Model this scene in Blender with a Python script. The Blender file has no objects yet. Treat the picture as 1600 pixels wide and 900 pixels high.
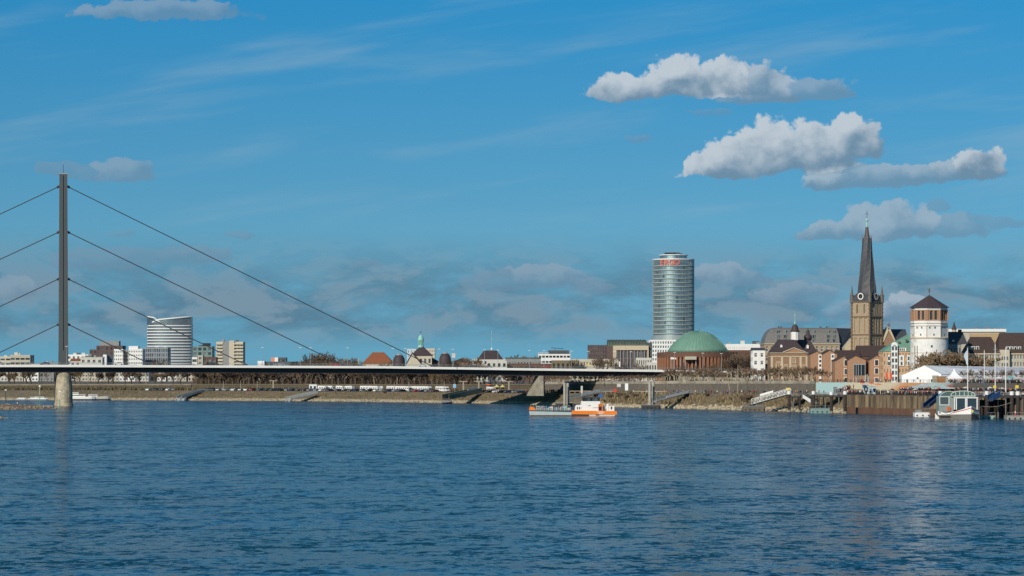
import bpy, math, random
from math import radians, sin, cos, pi, sqrt, atan2
from mathutils import Vector, Matrix
S = bpy.context.scene
C = S.collection
rnd = random.Random(7)
F, HZ, CZ = 4250.0, 578.0, 16.0       # focal length and horizon row in photo pixels, camera height in metres
def PX(px, D): return (px - 800.0) * D / F
def PZ(py, D): return CZ + (HZ - py) * D / F
# ---------------------------------------------------------------- camera
cam = bpy.data.cameras.new('camera'); co = bpy.data.objects.new('camera', cam); C.objects.link(co)
co.location = (0, 0, CZ); co.rotation_euler = (radians(90), 0, 0)
cam.sensor_width = 36; cam.lens = F / 1600 * 36; cam.shift_y = (HZ - 450) / 1600
cam.clip_start = 1; cam.clip_end = 60000
S.camera = co
S.view_settings.view_transform = 'Standard'; S.view_settings.look = 'None'
S.view_settings.exposure = 0.0
S.view_settings.gamma = 1
# ---------------------------------------------------------------- sun and sky
SUN_AZ, SUN_EL = radians(-30), radians(29)    # azimuth from straight behind the camera, towards its left
sd = Vector((sin(SUN_AZ) * cos(SUN_EL), -cos(SUN_AZ) * cos(SUN_EL), sin(SUN_EL)))
sl = bpy.data.lights.new('sun', 'SUN'); so = bpy.data.objects.new('sun', sl); C.objects.link(so)
sl.energy = 4.3; sl.angle = radians(0.53); sl.color = (1.0, 0.89, 0.74)
so.rotation_euler = sd.to_track_quat('Z', 'Y').to_euler()
class NT:
    """small helper that writes node expressions"""
    def __init__(s, tree): s.t = tree; s.n = tree.nodes; s.l = tree.links
    def new(s, typ, **kw):
        n = s.n.new(typ)
        for k, v in kw.items(): setattr(n, k, v)
        return n
    def put(s, sock, v):
        if v is None: return
        if isinstance(v, bpy.types.NodeSocket): s.l.new(v, sock)
        else: sock.default_value = v
    def m(s, op, a, b=None, c=None, clamp=False):
        n = s.new('ShaderNodeMath', operation=op, use_clamp=clamp)
        for i, v in enumerate((a, b, c)): s.put(n.inputs[i], v)
        return n.outputs[0]
    def v(s, op, a, b=None, out=0):
        n = s.new('ShaderNodeVectorMath', operation=op)
        s.put(n.inputs[0], a)
        if b is not None:
            s.put(n.inputs[3 if op == 'SCALE' else 1], b)
        return n.outputs[out]
    def noise(s, vec, scale, detail=4, rough=0.5, dist=0.0, out=0):
        n = s.new('ShaderNodeTexNoise'); s.put(n.inputs['Vector'], vec)
        n.inputs['Scale'].default_value = scale; n.inputs['Detail'].default_value = detail
        n.inputs['Roughness'].default_value = rough; n.inputs['Distortion'].default_value = dist
        return n.outputs[out]
    def mix(s, f, a, b):
        n = s.new('ShaderNodeMix', data_type='RGBA'); s.put(n.inputs[0], f); s.put(n.inputs[6], a); s.put(n.inputs[7], b)
        return n.outputs[2]
    def mapr(s, x, a, b, c=0.0, d=1.0, smooth=True):
        n = s.new('ShaderNodeMapRange', interpolation_type='SMOOTHSTEP' if smooth else 'LINEAR')
        for i, v in enumerate((x, a, b, c, d)): s.put(n.inputs[i], v)
        return n.outputs[0]
    def xyz(s, x, y, z):
        n = s.new('ShaderNodeCombineXYZ'); s.put(n.inputs[0], x); s.put(n.inputs[1], y); s.put(n.inputs[2], z)
        return n.outputs[0]
W = bpy.data.worlds.new('World'); S.world = W; W.use_nodes = True
nt = NT(W.node_tree); nt.n.clear()
sky = nt.new('ShaderNodeTexSky', sky_type='NISHITA', sun_disc=False)
sky.sun_elevation = SUN_EL; sky.sun_rotation = radians(180) - SUN_AZ
sky.altitude = 40; sky.air_density = 1.0; sky.dust_density = 0.4; sky.ozone_density = 3.5
gen = nt.new('ShaderNodeTexCoord').outputs['Generated']
sp = nt.new('ShaderNodeSeparateXYZ'); nt.l.new(gen, sp.inputs[0])
# the sky is read a little higher up than its true bearing, for a bluer horizon
svec = nt.v('NORMALIZE', nt.xyz(sp.outputs[0], sp.outputs[1], nt.m('MULTIPLY_ADD', nt.m('MAXIMUM', sp.outputs[2], 0.0), 1.9, 0.20)))
nt.l.new(svec, sky.inputs[0])
az = nt.m('ARCTAN2', sp.outputs[0], sp.outputs[1])
el = nt.m('ARCSINE', sp.outputs[2])
# clouds live at real bearings: azimuth and elevation in units of 1/4250 radian
A = nt.m('MULTIPLY', az, F); E = nt.m('MULTIPLY', el, F)
P = nt.xyz(A, E, 0.0)
warp = nt.noise(P, 0.012, 7, 0.62, 0.2, out=1)
wv = nt.v('SCALE', nt.v('SUBTRACT', warp, (0.5, 0.5, 0.5)), 1.0)
wsp = nt.new('ShaderNodeSeparateXYZ'); nt.l.new(wv, wsp.inputs[0])
Aw = nt.m('ADD', A, nt.m('MULTIPLY', wsp.outputs[0], 105.0)); Ew = nt.m('ADD', E, nt.m('MULTIPLY', wsp.outputs[1], 40.0))
# (px, base row, half width, height, depth below base, strength)
BL = [
 (978,150,80,42,10,1.0),(1060,146,75,68,13,1.0),(1130,148,80,64,14,1.0),(1190,156,90,64,14,.85),(1275,152,85,32,8,.66),(1150,160,40,10,10,.6),
 (1120,272,75,42,12,1.0),(1190,262,95,88,20,1.15),(1270,258,90,84,20,1.1),(1335,242,62,74,18,1.05),(1290,288,60,26,16,.8),
 (1350,288,95,34,16,.72),(1430,284,80,30,14,.74),(1530,276,58,42,14,.95),(1480,282,60,30,10,.8),
 (1300,368,70,32,10,.72),(1390,366,110,56,14,.75),(1490,362,80,32,14,.6),(1545,350,60,16,8,.45),(1470,326,40,14,8,.42),
 (1140,436,70,32,12,.66),(1240,466,95,30,16,.6),(1405,488,42,38,16,.8),(1325,484,45,22,14,.62),
 (850,440,95,34,12,.62),(790,444,90,30,12,.5),(920,452,60,22,8,.55),
 (185,276,78,32,14,.62),(105,274,60,22,12,.48),(265,30,165,24,12,.62),(300,404,80,24,12,.5),(170,410,110,28,20,.5),(370,366,34,9,5,.4),
 (190,367,26,7,5,.36),(575,414,38,12,7,.45),(15,458,45,26,14,.6),(1000,214,30,9,7,.38),(1110,178,34,6,5,.3),
]
accW = accH = None
for px, py, hw, h, b, s_ in BL:
    dx = nt.m('MULTIPLY', nt.m('SUBTRACT', Aw, math.atan((px - 800) / F) * F), 1.0 / hw)
    dy = nt.m('SUBTRACT', Ew, float(HZ - py))
    dyy = nt.m('MAXIMUM', nt.m('MULTIPLY', dy, 1.0 / h), nt.m('MULTIPLY', dy, -1.0 / b))
    r2 = nt.m('MULTIPLY_ADD', dx, dx, nt.m('MULTIPLY', dyy, dyy))
    w = nt.m('MULTIPLY', nt.m('SUBTRACT', 1.0, r2, clamp=True), s_)
    hh = nt.m('MULTIPLY', w, nt.m('MULTIPLY', dy, 1.0 / h))
    # sunward (left) side a little brighter
    hh = nt.m('MULTIPLY_ADD', w, nt.m('MULTIPLY', dx, -0.38), hh)
    u_ = nt.m('SUBTRACT', 1.0, r2, clamp=True); accU = u_ if accW is None else nt.m('MAXIMUM', accU, u_)
    accW = w if accW is None else nt.m('MAXIMUM', accW, w)
    accH = hh if accH is None else nt.m('ADD', accH, hh)
    accS = w if accH is hh else nt.m('ADD', accS, w)
fine = nt.noise(P, 0.034, 10, 0.70)
hraw = nt.m('DIVIDE', accH, nt.m('MAXIMUM', accS, 0.02))
vo = nt.new('ShaderNodeTexVoronoi', feature='F1'); nt.l.new(nt.v('ADD', P, nt.v('SCALE', wv, 30.0)), vo.inputs['Vector']); vo.inputs['Scale'].default_value = .036; vo.inputs['Detail'].default_value = 2; vo.inputs['Roughness'].default_value = .6
billow = nt.m('SUBTRACT', 0.52, vo.outputs['Distance'])
stren = nt.m('DIVIDE', accW, nt.m('MAXIMUM', accU, 0.01))
dens = nt.m('ADD', nt.m('MULTIPLY_ADD', billow, 0.48, nt.m('MULTIPLY', accU, 1.30)), nt.m('MULTIPLY', nt.m('SUBTRACT', fine, 0.55), 0.52))
cov = nt.m('MULTIPLY', nt.mapr(dens, 0.02, nt.mapr(hraw, -0.2, 0.5, 0.55, 0.28)), nt.mapr(accU, 0.0, 0.14))
cov = nt.m('MULTIPLY', cov, nt.mapr(stren, 0.30, 0.95, 0.32, 0.97, smooth=False))
hgt = nt.m('DIVIDE', accH, nt.m('MAXIMUM', accS, 0.02))
# billows: the sunward side of each lump is brighter than the far side
lump = nt.noise(P, 0.013, 6, 0.50, 0.1); lumpo = nt.noise(nt.v('ADD', P, (20.0, -14.0, 0.0)), 0.013, 6, 0.50, 0.1)
lit = nt.m('ADD', nt.m('MULTIPLY', hgt, 1.25), nt.m('MULTIPLY', nt.m('SUBTRACT', lump, lumpo), 1.9))
lit = nt.m('ADD', lit, nt.m('MULTIPLY', billow, 0.22))
litc = nt.mapr(lit, -0.32, 0.70)
litc = nt.m('MULTIPLY', litc, nt.mapr(stren, 0.50, 1.0, 0.10, 1.0, smooth=False))
CLK = 1.0
ccol = nt.mix(litc, (1.7, 2.95, 4.2, 1), (5.7, 6.5, 7.2, 1))
# low banks near the horizon and thin high streaks
Pl = nt.xyz(nt.m('MULTIPLY', A, 0.35), E, 3.0)
bank = nt.noise(Pl, 0.016, 8, 0.62, 0.2)
bm_ = nt.m('MULTIPLY', nt.mapr(E, 20.0, 80.0), nt.mapr(E, 225.0, 110.0))
bankc = nt.m('MULTIPLY', nt.mapr(bank, 0.26, 0.60), nt.m('MULTIPLY', bm_, 0.95))
bank2 = nt.noise(nt.xyz(nt.m('MULTIPLY', A, 0.4), nt.m('ADD', E, 9.0), 3.0), 0.019, 8, 0.6, 0.4)
bl = nt.mapr(nt.m('SUBTRACT', bank, bank2), -0.06, 0.09)
bcol = nt.mix(bl, (1.10, 2.35, 3.40, 1), (2.1, 3.2, 4.15, 1))
Ps = nt.xyz(nt.m('MULTIPLY', A, 0.12), nt.m('ADD', E, nt.m('MULTIPLY', A, -0.13)), 9.0)
st = nt.noise(Ps, 0.013, 5, 0.55, 0.3)
stc = nt.m('MULTIPLY', nt.mapr(st, 0.48, 0.78), nt.m('MULTIPLY', nt.mapr(E, 140.0, 260.0), 0.42))
tint = nt.new('ShaderNodeMix', data_type='RGBA', blend_type='MULTIPLY'); tint.inputs[0].default_value = 1.0
nt.l.new(sky.outputs[0], tint.inputs[6]); nt.l.new(nt.mix(nt.mapr(E, 190.0, 600.0, smooth=False), nt.mix(nt.mapr(E, 0.0, 230.0, smooth=False), (0.58, 0.97, 0.88, 1), (0.80, 1.30, 1.11, 1)), nt.mix(nt.mapr(E, 600.0, 3200.0, smooth=False), (0.25, 1.42, 1.60, 1), (0.26, 0.80, 0.95, 1))), tint.inputs[7])
c0 = tint.outputs[2]
c1 = nt.mix(stc, c0, (3.2, 4.8, 6.0, 1))
c2 = nt.mix(bankc, c1, bcol)
c3 = nt.mix(cov, c2, ccol)
bg = nt.new('ShaderNodeBackground'); nt.l.new(c3, bg.inputs[0]); bg.inputs[1].default_value = 0.09
wo = nt.new('ShaderNodeOutputWorld'); nt.l.new(bg.outputs[0], wo.inputs[0])
W.cycles.sampling_method = 'MANUAL'; W.cycles.sample_map_resolution = 512

# ---------------------------------------------------------------- materials
MATS = {}
def mat(name, col, rough=0.8, metal=0.0, var=0.12, scale=0.5, spec=0.4, stretch=(1, 1, 1), bump=0.0, rand=0.0, col2=None, c2=(0.45, 0.6)):
    if name in MATS: return MATS[name]
    m = bpy.data.materials.new(name); m.use_nodes = True; t = NT(m.node_tree)
    b = m.node_tree.nodes['Principled BSDF']
    tc = t.new('ShaderNodeTexCoord').outputs['Object']
    mp = t.v('MULTIPLY', tc, stretch)
    n1 = t.noise(mp, scale, 6, 0.65)
    fac = t.mapr(n1, 0.25, 0.75, 1 - var, 1 + var, smooth=False)
    if rand:
        oi = t.new('ShaderNodeObjectInfo').outputs['Random']
        fac = t.m('MULTIPLY', fac, t.mapr(oi, 0.0, 1.0, 1 - rand, 1 + rand, smooth=False))
    base = (*col, 1)
    if col2:
        base = t.mix(t.mapr(t.noise(mp, scale * 0.45, 5, 0.6), *c2), (*col, 1), (*col2, 1))
    cc = t.v('SCALE', base, fac) if isinstance(base, bpy.types.NodeSocket) else None
    if cc is None:
        n = t.new('ShaderNodeVectorMath', operation='SCALE'); n.inputs[0].default_value = col; t.put(n.inputs[3], fac); cc = n.outputs[0]
    t.l.new(cc, b.inputs['Base Color'])
    b.inputs['Roughness'].default_value = rough; b.inputs['Metallic'].default_value = metal
    b.inputs['Specular IOR Level'].default_value = spec
    if bump:
        bp = t.new('ShaderNodeBump'); bp.inputs['Strength'].default_value = 1; bp.inputs['Distance'].default_value = bump
        t.l.new(t.noise(mp, scale * 4, 4, 0.6), bp.inputs['Height']); t.l.new(bp.outputs[0], b.inputs['Normal'])
    MATS[name] = m
    return m
def glassmat(name, a, b_, rough=0.12):
    m = bpy.data.materials.new(name); m.use_nodes = True; t = NT(m.node_tree)
    b = m.node_tree.nodes['Principled BSDF']
    oi = t.new('ShaderNodeObjectInfo').outputs['Random']
    t.l.new(t.mix(t.mapr(oi, 0.35, 1.0), (*a, 1), (*b_, 1)), b.inputs['Base Color'])
    b.inputs['Roughness'].default_value = rough; b.inputs['Specular IOR Level'].default_value = 0.6
    MATS[name] = m; return m
white = mat('white_paint', (.72, .72, .70), .6, var=.06)
offwhite = mat('offwhite_render', (.52, .51, .46), .8, var=.10)
cream = mat('cream_render', (.50, .455, .36), .85, var=.12)
palecream = mat('pale_cream_stone', (.42, .395, .32), .85, var=.12)
greywall = mat('grey_concrete', (.24, .245, .245), .85, var=.15)
darkgrey = mat('dark_grey_cladding', (.075, .08, .085), .6, var=.15)
slate = mat('slate_roof', (.060, .064, .072), .55, var=.25, scale=1.2)
slateb = mat('blue_slate_roof', (.155, .15, .14), .5, var=.2, scale=1.0)
brownroof = mat('brown_tile_roof', (.060, .040, .036), .75, var=.3, scale=1.5)
plumroof = mat('plum_slate_roof', (.055, .040, .044), .7, var=.3, scale=1.2)
orangeroof = mat('orange_tile_roof', (.24, .085, .038), .8, var=.25, scale=1.0)
brick = mat('red_brick', (.27, .125, .072), .85, var=.18, scale=1.2)
brickpale = mat('pale_red_brick', (.345, .20, .122), .85, var=.14, scale=1.0)
brickorange = mat('orange_brick', (.50, .33, .20), .85, var=.12, scale=1.0)
brickdark = mat('dark_brick', (.125, .066, .046), .85, var=.22, scale=1.0)
brickchurch = mat('church_brick', (.265, .165, .10), .85, var=.2, scale=1.0)
brownclad = mat('brown_cladding', (.095, .062, .060), .7, var=.2)
tuff = mat('tuff_stone', (.34, .265, .18), .9, var=.22, scale=1.4)
tuffdark = mat('dark_tuff_stone', (.17, .115, .075), .9, var=.3, scale=1.5)
sand = mat('sandstone_trim', (.50, .42, .30), .85, var=.12)
copper = mat('green_copper', (.135, .265, .205), .6, var=.12, scale=.35, stretch=(1, 1, .2))
coppale = mat('pale_copper', (.25, .52, .45), .6, var=.12)
copdark = mat('weathered_copper', (.075, .098, .078), .6, var=.3, scale=.5)
steel = mat('galvanised_steel', (.36, .38, .38), .5, .3, var=.1)
darksteel = mat('dark_steel', (.045, .043, .045), .6, var=.2)
pylonm = mat('pylon_paint', (.075, .085, .088), .5, var=.08, scale=.08)
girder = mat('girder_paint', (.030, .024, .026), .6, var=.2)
concrete = mat('weathered_concrete', (.33, .30, .24), .9, var=.22, scale=.4, col2=(.24, .21, .16))
pierstone = mat('pier_masonry', (.44, .385, .28), .9, var=.2, scale=.8, stretch=(1, 1, 1.4), col2=(.28, .25, .19), bump=.05)
asphalt = mat('asphalt', (.055, .055, .056), .9, var=.2)
bark = mat('bark', (.13, .105, .075), .95, var=.25, scale=2)
barkpale = mat('pale_plane_bark', (.36, .31, .23), .9, var=.35, scale=1.2)
twigb = mat('brown_twigs', (.15, .105, .068), .95, var=.2)
twigg = mat('golden_twigs', (.21, .14, .06), .95, var=.2)
twigd = mat('dark_twigs', (.066, .048, .040), .95, var=.2)
orange = mat('orange_paint', (.78, .20, .015), .45, var=.06)
hullblue = mat('pale_blue_hull_paint', (.36, .46, .47), .5, var=.12, scale=.5, stretch=(1, 1, .2))
rust = mat('rusty_steel', (.13, .070, .045), .9, var=.3, scale=.4, stretch=(1, 1, .3))
rustdark = mat('dark_rusty_pile', (.040, .030, .027), .85, var=.3)
piling = mat('brown_sheet_piling', (.19, .145, .09), .85, var=.5, scale=.9, stretch=(1.4, 1.4, .10), col2=(.065, .047, .032), c2=(.40, .62))
tarp = mat('white_tent_fabric', (.78, .79, .80), .6, var=.03)
tarpg = mat('grey_tent_fabric', (.40, .44, .50), .6, var=.06)
awnblue = mat('pale_blue_awning', (.42, .52, .54), .7, var=.05)
woodm = mat('brown_timber', (.30, .15, .06), .8, var=.15)
deckwood = mat('grey_timber', (.16, .15, .14), .85, var=.2)
glassd = glassmat('dark_window_glass', (.012, .016, .020), (.09, .11, .12))
glassb = glassmat('blue_window_glass', (.03, .05, .065), (.16, .20, .22))
blackm = mat('black_fitting', (.012, .012, .013), .5, var=.1)
redm = mat('red_fabric', (.55, .05, .03), .7, var=.08)
yellow = mat('yellow_paint', (.72, .55, .05), .6, var=.05)
bluesign = mat('blue_sign_paint', (.03, .12, .34), .5, var=.05)
blueram = mat('blue_gangway_cloth', (.03, .10, .25), .6, var=.1)
tealp = mat('teal_paint', (.03, .33, .22), .5, var=.05)
tealdeck = mat('sea_green_deck', (.17, .28, .26), .6, var=.15)
gold = mat('gilded_metal', (.75, .5, .12), .35, .8, var=.05)
rubber = mat('black_rubber', (.02, .02, .02), .8, var=.1)

# ---------------------------------------------------------------- mesh helpers
class MB:
    def __init__(s): s.v = []; s.f = []; s.m = []
    def add(s, vs, fs, mi=0):
        o = len(s.v); s.v += [tuple(p) for p in vs]; s.f += [tuple(i + o for i in f) for f in fs]; s.m += [mi] * len(fs)
    def quad(s, a, b, c, d, mi=0): s.add((a, b, c, d), [(0, 1, 2, 3)], mi)
    def tri(s, a, b, c, mi=0): s.add((a, b, c), [(0, 1, 2)], mi)
    def box(s, x0, x1, y0, y1, z0, z1, mi=0):
        v = [(x, y, z) for z in (z0, z1) for y in (y0, y1) for x in (x0, x1)]
        s.add(v, [(0, 2, 3, 1), (4, 5, 7, 6), (0, 1, 5, 4), (2, 6, 7, 3), (0, 4, 6, 2), (1, 3, 7, 5)], mi)
    def bar(s, p, q, r, n=4, mi=0, r2=None):
        p, q = Vector(p), Vector(q); d = q - p
        if d.length < 1e-6: return
        a = d.orthogonal().normalized(); b = d.cross(a).normalized(); r2 = r if r2 is None else r2
        vs = []
        for o, rr in ((p, r), (q, r2)):
            for k in range(n):
                t = 2 * pi * (k + .5) / n; vs.append(o + a * cos(t) * rr + b * sin(t) * rr)
        fs = [(k, (k + 1) % n, n + (k + 1) % n, n + k) for k in range(n)]
        fs += [tuple(range(n - 1, -1, -1)), tuple(range(n, 2 * n))]
        s.add(vs, fs, mi)
    def lathe(s, prof, n=24, c=(0, 0), mi=0, a0=0.0, sx=1.0, sy=1.0, cap=True):
        vs = []
        for r, z in prof:
            for k in range(n):
                t = a0 + 2 * pi * k / n; vs.append((c[0] + r * cos(t) * sx, c[1] + r * sin(t) * sy, z))
        fs = []
        for i in range(len(prof) - 1):
            for k in range(n): fs.append((i * n + k, i * n + (k + 1) % n, (i + 1) * n + (k + 1) % n, (i + 1) * n + k))
        if cap: fs += [tuple(range(n - 1, -1, -1)), tuple((len(prof) - 1) * n + k for k in range(n))]
        s.add(vs, fs, mi)
    def prism(s, poly, y0, y1, mi=0):
        """outline in x,z extruded along y; outline runs counter-clockwise as seen from -y"""
        n = len(poly); vs = [(x, y0, z) for x, z in poly] + [(x, y1, z) for x, z in poly]
        fs = [tuple(range(n)), tuple(range(2 * n - 1, n - 1, -1))] + [(i, i + n, (i + 1) % n + n, (i + 1) % n) for i in range(n)]
        s.add(vs, fs, mi)
    def prismx(s, poly, x0, x1, mi=0):
        n = len(poly); vs = [(x0, y, z) for y, z in poly] + [(x1, y, z) for y, z in poly]
        fs = [tuple(range(n - 1, -1, -1)), tuple(range(n, 2 * n))] + [(i, (i + 1) % n, (i + 1) % n + n, i + n) for i in range(n)]
        s.add(vs, fs, mi)
    def prismz(s, poly, z0, z1, mi=0):
        n = len(poly); vs = [(x, y, z0) for x, y in poly] + [(x, y, z1) for x, y in poly]
        fs = [tuple(range(n - 1, -1, -1)), tuple(range(n, 2 * n))] + [(i, (i + 1) % n, (i + 1) % n + n, i + n) for i in range(n)]
        s.add(vs, fs, mi)
    def mesh(s, name, mats, smooth=False):
        me = bpy.data.meshes.new(name); me.from_pydata(s.v, [], s.f)
        for m_ in (mats if isinstance(mats, (list, tuple)) else [mats]): me.materials.append(m_)
        me.polygons.foreach_set('material_index', s.m)
        if smooth: me.polygons.foreach_set('use_smooth', [True] * len(s.f))
        me.update(); return me
    def build(s, name, mats, parent=None, smooth=False, loc=None):
        return link(name, s.mesh(name, mats, smooth), parent, loc)
def link(name, me, parent=None, loc=None, rotz=0.0):
    o = bpy.data.objects.new(name, me); C.objects.link(o)
    if parent is not None: o.parent = parent
    if loc is not None: o.location = loc
    if rotz: o.rotation_euler = (0, 0, rotz)
    return o
def tag(o, label=None, cat=None, group=None, kind=None):
    if label: o['label'] = label
    if cat: o['category'] = cat
    if group: o['group'] = group
    if kind: o['kind'] = kind
    return o
def thing(name, label, cat, loc=(0, 0, 0), rotz=0.0, group=None):
    o = bpy.data.objects.new(name, None); C.objects.link(o); o.empty_display_size = .5
    o.location = loc; o.rotation_euler = (0, 0, rotz)
    return tag(o, label, cat, group)
def dup(root, loc, rotz=0.0, label=None, group=None, scale=None):
    r = root.copy(); C.objects.link(r); r.location = loc; r.rotation_euler = (0, 0, rotz)
    if scale: r.scale = scale
    if label: r['label'] = label
    if group: r['group'] = group
    for ch in KIDS.get(root.name, []):
        c = ch.copy(); C.objects.link(c); c.parent = r
        for g in KIDS.get(ch.name, []):
            d = g.copy(); C.objects.link(d); d.parent = c
    return r
KIDS = {}
def remember(root):
    KIDS[root.name] = list(root.children)
    for c in root.children: KIDS[c.name] = list(c.children)

# ---------------------------------------------------------------- lie of the land
def lerp(tab, x):
    if x <= tab[0][0]: return tab[0][1]
    for (a, p), (b, q) in zip(tab, tab[1:]):
        if x <= b: return p + (q - p) * (x - a) / (b - a)
    return tab[-1][1]
SHORE = [(-400, 1490), (0, 1447), (200, 1437), (400, 1415), (600, 1360), (740, 1305), (900, 1225), (1000, 1152), (1100, 1112), (1200, 1062), (1300, 1018), (1440, 958), (1600, 905), (2000, 800)]
Z1 = [(0, 4.8), (800, 4.9), (1000, 5.7), (1290, 6.6), (1340, 6.9), (2000, 6.9)]
Z2 = [(0, 8.1), (700, 8.6), (1050, 10.2), (1400, 11.0), (2000, 11.0)]
SLOPE = [(0, 22), (1200, 22), (1312, 15), (1330, 0.6), (2000, 0.6)]
QUAY = [(0, 62), (700, 58), (1000, 46), (1300, 40), (2000, 40)]     # distance from the water's edge to the upper wall
def shore(px): return lerp(SHORE, px)
def z1(px): return lerp(Z1, px)
def z2(px): return lerp(Z2, px)
def on_quay(px, t):          # t 0 at the quay edge, 1 at the foot of the upper wall
    D = shore(px) + lerp(SLOPE, px) + t * (lerp(QUAY, px) - lerp(SLOPE, px)); return PX(px, D), D, z1(px)
def on_upper(px, d):         # d metres behind the upper wall
    D = shore(px) + lerp(QUAY, px) + d; return PX(px, D), D, z2(px)
def pxof(x, y): return 800 + F * x / y
def hgt_at(x, y):
    p = pxof(x, y); d = y - shore(p); s_ = lerp(SLOPE, p); q = lerp(QUAY, p)
    if d < 0: return -1.0
    if d < s_: return max(0.0, z1(p) * d / s_)
    if d < q: return z1(p)
    return z2(p)
# ground material
def groundmat():
    m = bpy.data.materials.new('bank_ground'); m.use_nodes = True; t = NT(m.node_tree); b = m.node_tree.nodes['Principled BSDF']
    g = t.new('ShaderNodeNewGeometry'); pos = g.outputs['Position']
    sp_ = t.new('ShaderNodeSeparateXYZ'); t.l.new(pos, sp_.inputs[0]); z = sp_.outputs[2]
    n1 = t.noise(pos, 0.09, 6, 0.6); n2 = t.noise(pos, 0.6, 5, 0.7); n3 = t.noise(pos, 3.0, 3, 0.6)
    grass = t.mix(t.mapr(n1, .38, .62), (.150, .122, .075, 1), (.205, .162, .10, 1))
    grass = t.mix(t.mapr(n2, .40, .7), grass, (.13, .105, .06, 1))
    pebb = t.mix(t.mapr(n3, .35, .65), (.24, .205, .14, 1), (.42, .37, .27, 1))
    zj = t.m('ADD', z, t.m('MULTIPLY', t.m('SUBTRACT', n2, .5), 1.2))
    c = t.mix(t.mapr(zj, .9, 1.5), pebb, grass)
    pav = t.mix(t.mapr(n2, .35, .65), (.12, .115, .105, 1), (.17, .16, .145, 1))
    nz = t.new('ShaderNodeSeparateXYZ'); t.l.new(g.outputs['Normal'], nz.inputs[0])
    flat = t.m('MULTIPLY', t.mapr(nz.outputs[2], .992, .998), t.mapr(z, 4.5, 4.7))
    c = t.mix(flat, c, pav)
    t.l.new(c, b.inputs['Base Color']); b.inputs['Roughness'].default_value = .95
    bp = t.new('ShaderNodeBump'); bp.inputs['Distance'].default_value = .35; bp.inputs['Strength'].default_value = .8
    t.l.new(t.noise(pos, 1.3, 5, .7), bp.inputs['Height']); t.l.new(bp.outputs[0], b.inputs['Normal'])
    return m
GM = groundmat()
mb = MB(); cols_ = list(range(-1600, 3400, 12)); rows = []
for p in cols_:
    d0, s_, q, a, b_ = shore(p), lerp(SLOPE, p), lerp(QUAY, p), z1(p), z2(p)
    jit = lambda k: 0.5 * sin(p * .11 + k * 2.1) + 0.35 * sin(p * .37 + k)
    R = [(d0 - 12, -3.5)]
    for k in range(9):
        f = k / 8; dj = jit(k) * (1 if 0 < k < 8 else 0) * (s_ > 5)
        R.append((d0 + s_ * f + (jit(0) * .8 if k == 0 and s_ > 5 else 0), a * f + (dj * .35 if s_ > 5 else 0) - (0.25 if k == 0 else 0)))
    R += [(d0 + q, a), (d0 + q + .5, b_), (d0 + q + 60, b_), (d0 + q + 400, 9.5), (6000, 9.5), (30000, 9.5)]
    rows.append([(PX(p, D), D, z) for D, z in R])
nr = len(rows[0])
mb.v = [v for r in rows for v in r]
mb.f = [(i * nr + k, (i + 1) * nr + k, (i + 1) * nr + k + 1, i * nr + k + 1) for i in range(len(rows) - 1) for k in range(nr - 1)]
mb.m = [0] * len(mb.f)
tag(mb.build('riverbank_ground', GM), kind='structure', label='grassy stone riverbank rising to the quay and the city')
# water
def watermat():
    m = bpy.data.materials.new('river_water'); m.use_nodes = True; t = NT(m.node_tree); b = m.node_tree.nodes['Principled BSDF']
    pos = t.new('ShaderNodeNewGeometry').outputs['Position']
    b.inputs['Specular Tint'].default_value = (.80, .97, 1, 1); b.inputs['Roughness'].default_value = .15; b.inputs['IOR'].default_value = 1.33
    gust = t.noise(t.v('MULTIPLY', pos, (.35, 1, 1)), .028, 5, .6, .6)
    gust2 = t.noise(t.v('MULTIPLY', pos, (.5, 1, 1)), .11, 4, .6, .4)
    deep = t.mix(t.mapr(gust, .35, .65), (.002, .026, .050, 1), (.005, .052, .092, 1))
    t.l.new(deep, b.inputs['Base Color'])
    # facet slopes come straight from vector noise: swell, chop and ripple, stronger where the gusts fall
    amp = t.m('MULTIPLY', t.mapr(gust, .35, .68, .5, 1.5), t.mapr(gust2, .3, .7, .55, 1.45))
    # the churned strip the ferry leaves behind it
    px_ = t.new('ShaderNodeSeparateXYZ'); t.l.new(pos, px_.inputs[0]); X_, Y_ = px_.outputs[0], px_.outputs[1]
    off = t.m('ABSOLUTE', t.m('SUBTRACT', Y_, t.m('ADD', t.m('MULTIPLY', t.m('SUBTRACT', X_, 36.0), -2.0), 934.0)))
    wake = t.m('MULTIPLY', t.mapr(off, 4.0, 11.0, 1.0, 0.0), t.m('MULTIPLY', t.mapr(X_, 33.0, 38.0), t.mapr(X_, 62.0, 100.0, 1.0, 0.0)))
    amp = t.m('ADD', amp, t.m('MULTIPLY', wake, 1.1))
    tot = None
    for sc, st_, sx_ in ((.045, .28, 1.0), (.12, .62, 1.0), (.36, 1.15, 1.1), (1.0, 1.4, 1.2), (3.3, .85, 1.2)):
        n_ = t.noise(t.v('MULTIPLY', pos, (sx_, 1, 1)), sc, 2, .5, .4, out=1)
        d_ = t.v('SCALE', t.v('SUBTRACT', n_, (.5, .5, .5)), st_); tot = d_ if tot is None else t.v('ADD', tot, d_)
    tot = t.v('MULTIPLY', t.v('SCALE', tot, amp), (1.0, 1.0, 0.0)); tot = t.v('ADD', tot, t.xyz(0.0, t.m('MULTIPLY', wake, -0.12), 0.0))
    nrm = t.v('NORMALIZE', t.v('ADD', tot, (0, 0, 1)))
    t.l.new(nrm, b.inputs['Normal'])
    return m
mb = MB()
ys = [-400, 60, 150, 300, 500, 800, 1100, 1560]
for a, b_ in zip(ys, ys[1:]): mb.quad((-3000, a, 0), (3000, a, 0), (3000, b_, 0), (-3000, b_, 0))
tag(mb.build('river_water', watermat()), kind='structure', label='rippled blue river water')
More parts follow.
